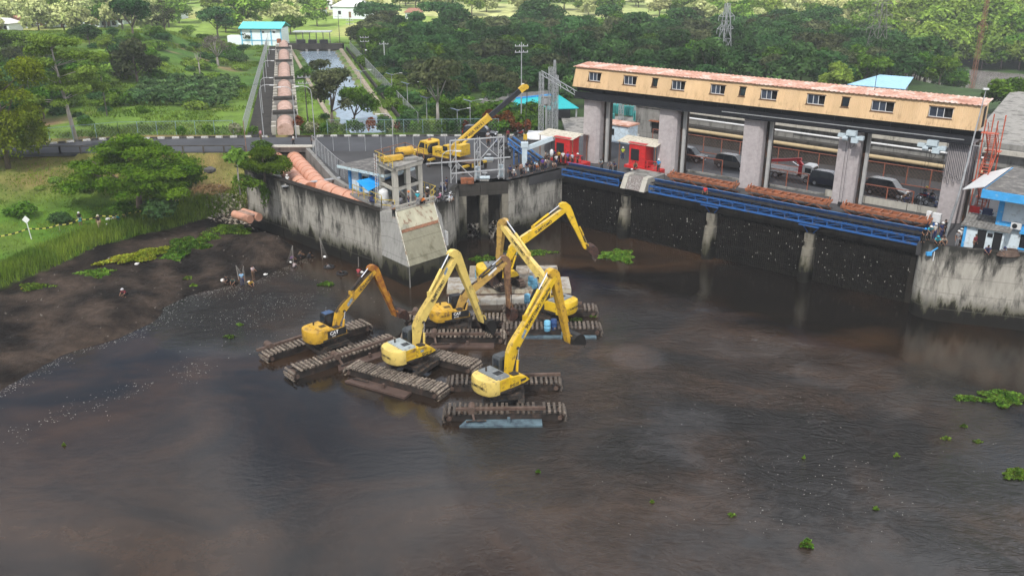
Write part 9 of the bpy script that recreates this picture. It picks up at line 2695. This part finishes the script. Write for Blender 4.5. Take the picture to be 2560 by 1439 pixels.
for k, (u, v, h, lb) in enumerate(((733, 660, 2.3, "hand net propped up on its pole by the purple shirted fisher"), (806, 645, 2.5, "triangular hand net raised beside the long wall"), (612, 708, 2.0, "hand net held up behind the light blue fisher"), (597, 700, 1.6, "round hand net lying over the black fishers"), (897, 678, 1.8, "hand net at the corner of the intake block"))):
 p = pix(u, v, 0.1)
 tt = thing("hand_net", lb, "net", (p.x, p.y, max(0, gz(p.x, p.y))), u * 0.3, "hand nets")
 MB().tube((0, 0, -0.1), (0.12, 0, h), 0.03, n=5).build("pole", M_BARKP, tt)
 nb = MB()
 a, b_, c = Vector((0.1, 0, h)), Vector((-0.75, 0.25, 0.25)), Vector((0.1, -0.15, 0.1))
 for i in range(9):
  nb.bar(a.lerp(b_, i / 8), a.lerp(c, i / 8), 0.012)
  nb.bar(b_.lerp(c, i / 8), a, 0.012)
 nb.build("netting", M_NETG, tt, kind="stuff")
pp(720, 470, 6.0, 190, "stand", WHT, BLK, "man in white shirt and white cap standing behind the trench wall", hat=WHT)
for k, (u, v, c, lb) in enumerate(((645, 446, (0.35, 0.42, 0.42), "person in grey green sitting behind the parapet nearest the end wall"), (662, 452, BLK, "person in black sitting second along the parapet"), (678, 456, (0.4, 0.25, 0.28), "person in dusty pink sitting along the parapet"), (695, 462, BLK, "person in black with bag sitting behind the parapet"), (714, 474, (0.5, 0.45, 0.4), "person in beige crouching at the parapet below the white shirted man"))):
 pp(u, v, 6.2, 200 + 15 * k, "crouch", c, BLK, lb, group="people sitting behind the parapet")
pp(735, 366, 7.02, 100, "walk", WHT, BLK, "man in white shirt walking on the road above the pipes")
pp(781, 366, 7.02, 90, "stand", BLK, BLK, "person in black at the road, left of a pair", group="pair on the road"); pp(787, 368, 7.02, 60, "stand", BLK, WHT, "person in black top and white trousers at the road, right of a pair", group="pair on the road")
pp(653, 352, 7.02, 250, "stand", PNK, BRN, "person in pink standing at the kerb behind the leafy bush")
for k, (u, v, c, l, ps, hat, lb) in enumerate(((985, 545, (0.25, 0.25, 0.25), BLK, "reach", BLK, "man in grey photographing at the corner of the yellow railing"), (1045, 515, TEAL, GRY, "stand", WHT, "worker in teal shirt and white helmet on the intake platform"), (1069, 505, BLK, BLK, "stand", WHT, "worker in black and white helmet at the platform's sluice side"), (1022, 515, GRY, NVY, "stand", ORG, "worker with orange helmet beneath the intake tower"), (1056, 512, ORG, BLK, "crouch", None, "worker in orange crouching on the intake platform"), (1000, 512, (0.4, 0.4, 0.42), GRY, "crouch", None, "worker in pale grey crouching between the tower columns"), (930, 508, NVY, NVY, "crouch", BLK, "worker in navy crouching under the blue tarpaulin"))):
 pp(u, v, 7.2, 150 + 40 * k, ps, c, l, lb, hat=hat, group="workers on the intake platform")
pp(1107, 485, 7.02, 60 - 90, "ride", GRY, NVY, "person in grey vest riding the dark motorbike at the rounded wall"); pp(1117, 478, 7.02, 250, "stand", NVY, BLK, "person in navy standing beside the rider at the rounded wall")
pp(1124, 505, 7.02, 230, "crouch", (0.5, 0.55, 0.62), WHT, "person in pale blue crouching by the white motorbike")
WL = [Vector((-0.1, 105.6, 7)), Vector((6.0, 111.3, 7))]
CR = [(0.02, NVY, "stand"), (0.1, WHT, "crouch"), (0.17, BLK, "lean"), (0.24, (0.35, 0.2, 0.15), "stand"), (0.31, GRY, "crouch"), (0.38, NVY, "lean"), (0.45, BLK, "stand"), (0.53, SKY, "lean"), (0.6, ORG, "crouch"), (0.68, (0.1, 0.05, 0.25), "stand"), (0.76, (0.55, 0.5, 0.45), "lean"), (0.84, BLK, "stand"), (0.92, (0.4, 0.3, 0.25), "crouch"), (0.99, WHT, "stand")]
cl = {NVY: "navy", WHT: "white", BLK: "black", GRY: "grey", SKY: "light blue", ORG: "orange", TEAL: "teal", RED: "red", KHK: "khaki", BRN: "brown"}
ORD = ["first", "second", "third", "fourth", "fifth", "sixth", "seventh", "eighth", "ninth", "tenth", "eleventh", "twelfth", "thirteenth", "last"]
for k, (q, c, ps) in enumerate(CR):
 p = WL[0].lerp(WL[1], q) + Vector((-0.25 + 0.3 * (k % 3) * -0.4, 0.35 + 0.25 * (k % 3), 0.02))
 person(p, 190 + 10 * (k % 4), ps, c, [BLK, NVY, GRY][k % 3], "onlooker %s %s from the gantry along the stained wall top" % ({"stand": "standing", "lean": "leaning", "crouch": "squatting"}[ps], ORD[k]), hat=WHT if k in (1, 8) else None, group="onlookers on the wall top")
for k, (s, d, c, ps, lb) in enumerate(((-2.1, 0.9, NVY, "stand", "onlooker in navy at the left of the first red booth"), (-1.3, 0.8, YLW, "stand", "onlooker in yellow below the first red booth"), (-0.6, 0.8, WHT, "stand", "onlooker in white below the first red booth"), (0.1, 0.85, (0.12, 0.08, 0.3), "stand", "onlooker in violet below the first red booth"), (0.8, 0.9, (0.45, 0.5, 0.55), "stand", "onlooker in pale grey at the right of the first red booth"), (1.5, 1.0, MAR, "stand", "onlooker in maroon beside the first column"), (-2.8, 0.2, BLK, "lean", "onlooker in black at the corner by the short blue conveyor"), (-3.4, 0.8, (0.3, 0.25, 0.2), "stand", "onlooker in brown left of the first red booth"))):
 at_dam(s, d, 7.35 if 0 <= k <= 5 else 7.0, 140 + 17 * k, ps, c, BLK, lb, hat=WHT if k == 5 else None, group="onlookers by the first booth")
for k, (s, d, z, c, hat, ps, rz, lb) in enumerate(((12.6, 2.0, 8.1, (0.03, 0.22, 0.45), WHT, "stand", 150, "worker in blue with white helmet on the chute platform"), (5.3, 0.9, 7.4, (0.25, 0.3, 0.3), None, "lean", 150, "person leaning over the short blue conveyor, leftmost of three"), (6.6, 0.9, 7.4, GRY, None, "lean", 150, "person leaning over the short blue conveyor, middle of three"), (7.3, 0.9, 7.4, NVY, None, "lean", 140, "person in navy leaning over the short blue conveyor"), (8.9, 2.4, 7.0, (0.1, 0.1, 0.14), WHT, "crouch", 120, "worker crouching left of the second red booth"), (9.6, 1.8, 8.1, BRN, None, "crouch", 160, "worker in brown squatting on the chute platform"), (20.4, -0.75, 6.75, RED, None, "stand", 150, "man in red shirt climbing on the long blue conveyor"))):
 at_dam(s, d, z, rz, ps, c, BLK, lb, hat=hat, group="people along the blue conveyor")
t = thing("hi_vis_vest_worker", "x", "person") if False else None
at_dam(3.0, 9.0, 7.0, 170, "stand", (0.45, 0.55, 0.05), NVY, "worker in yellow green vest between the first two columns", hat=WHT)
p0 = [(2306, 606, BLK, BLK, "lean", (0.02, 0.2, 0.5), "man in black leaning over the abutment corner"), (2318, 600, TEAL, BLK, "lean", WHT, "worker in teal with white helmet at the abutment corner"), (2333, 600, (0.45, 0.43, 0.38), NVY, "stand", WHT, "worker in beige shirt with white helmet on the abutment"), (2350, 597, NVY, NVY, "stand", WHT, "worker in navy overalls with white helmet on the abutment"), (2358, 590, BLK, BLK, "stand", None, "man in black behind the navy worker on the abutment"), (2341, 612, TEAL, BLK, "crouch", TEAL, "person in teal bending over the abutment edge"), (2356, 613, (0.3, 0.25, 0.2), BLK, "crouch", None, "person in brown bending over the abutment edge"),
  (2390, 618, GRY, GRY, "stand", WHT, "worker in grey with white helmet beside the annex"), (2397, 612, WHT, BLK, "stand", WHT, "worker in white with white helmet beside the annex"), (2433, 628, MAR, BLK, "stand", None, "person in maroon at the annex doorway"), (2466, 636, NVY, NVY, "crouch", None, "person in navy squatting in the annex doorway"), (2505, 640, (0.3, 0.5, 0.65), WHT, "crouch", NVY, "person in pale blue sitting on the brown heap below the window")]
for k, (u, v, c, l, ps, hat, lb) in enumerate(p0):
 pp(u, v, 7.3 if k < 7 else 7.05, 165 + 12 * (k % 5), ps, c, l, lb, hat=hat, group="people on the abutment")
t = thing("hose_heap", "brown coiled hose heap under the control building window", "hose", pix(2520, 640, 7.1))
for i in range(5):
 MB().path([(1.0 * math.cos(a) * (1 - i * 0.08), 0.45 * math.sin(a) * (1 - i * 0.08), 0.1 + i * 0.12) for a in [k * 0.45 for k in range(15)]], 0.09, 5).build("hose_coil", M_SPUD, t)
for (s, d, lb, hat) in ((38.6, 10.4, "rider in dark jacket and white helmet in the last opening", WHT), (39.6, 13.8, "rider in black behind the off-road car", (0.5, 0.35, 0.05)), (40.6, 12.6, "rider in black beside the last column", BLK)):
 a = {38.6: 150, 39.6: -20, 40.6: 10}[s]
 at_dam(s, d, 7.02, a - 90, "ride", BLK, NVY, lb, hat=hat, group="motorbike riders on the dam road")
for (u, v, c, lb) in ((1270, 352, MAR, "person in maroon beside the inclined conveyor"), (1221, 368, BLK, "person in black in the yard beyond the gantry"), (1220, 357, (0.4, 0.4, 0.42), "person in grey in the yard beyond the gantry")):
 pp(u, v, 7.02, 200, "stand", c, BLK, lb)
# ---------------------------------------------------------------- unseen cloud mesh added to dim the sun over the pool, and the haze
m_, nt, b, out = nmat("shade_cloud")
nt.nodes.remove(b)
tr_ = nd(nt, "ShaderNodeBsdfTransparent"); tl = nd(nt, "ShaderNodeBsdfTranslucent"); mx = nd(nt, "ShaderNodeMixShader")
tl.inputs["Color"].default_value = (0.85, 0.86, 0.88, 1)
nz = ramp(nt, noise(nt, worldpos(nt), 0.006, 3, 0.6), [(0.35, (0.15,) * 3), (0.65, (0.30,) * 3)])
nt.links.new(nz, mx.inputs[0]); nt.links.new(tr_.outputs[0], mx.inputs[1]); nt.links.new(tl.outputs[0], mx.inputs[2]); nt.links.new(mx.outputs[0], out.inputs[0])
rs = random.Random(2)
mb = MB()
hc = 520.0
off = Vector((SUN_DIR.x, SUN_DIR.y, 0)) * (hc / SUN_DIR.z)
cloud_cx, cloud_cy = off.x + 10, off.y + 40
pts = []
for j in range(10):
 t_ = -90 + 180 * j / 9
 ring = []
 for i in range(28):
  a = 2 * math.pi * i / 28
  wob = 1 + 0.10 * math.sin(3 * a + 1) + 0.07 * math.sin(7 * a) + 0.04 * rs.uniform(-1, 1)
  c = max(0.02, math.cos(R(t_)))
  rx, ry = 330 * wob * c ** 0.5, 218 * wob * c ** 0.5
  ring.append(Vector((cloud_cx + rx * math.cos(a), cloud_cy + ry * math.sin(a), hc + (45 if t_ > 0 else 18) * math.sin(R(t_)) + rs.uniform(-6, 6) * c)))
 pts.append(ring)
mb.loft(pts)
o = mb.build("cloud", m_, None, smooth=True); o["kind"] = "stuff"
m_, nt, b, out = nmat("haze_air")
nt.nodes.remove(b)
pv = nd(nt, "ShaderNodeVolumePrincipled")
pv.inputs["Color"].default_value = (0.86, 0.90, 0.93, 1)
pv.inputs["Density"].default_value = 0.00040
pv.inputs["Anisotropy"].default_value = 0.2
nt.links.new(pv.outputs[0], out.inputs["Volume"])
o = MB().box((0, 1750, 53.5), (7200, 4960, 119)).build("haze", m_); o["kind"] = "stuff"
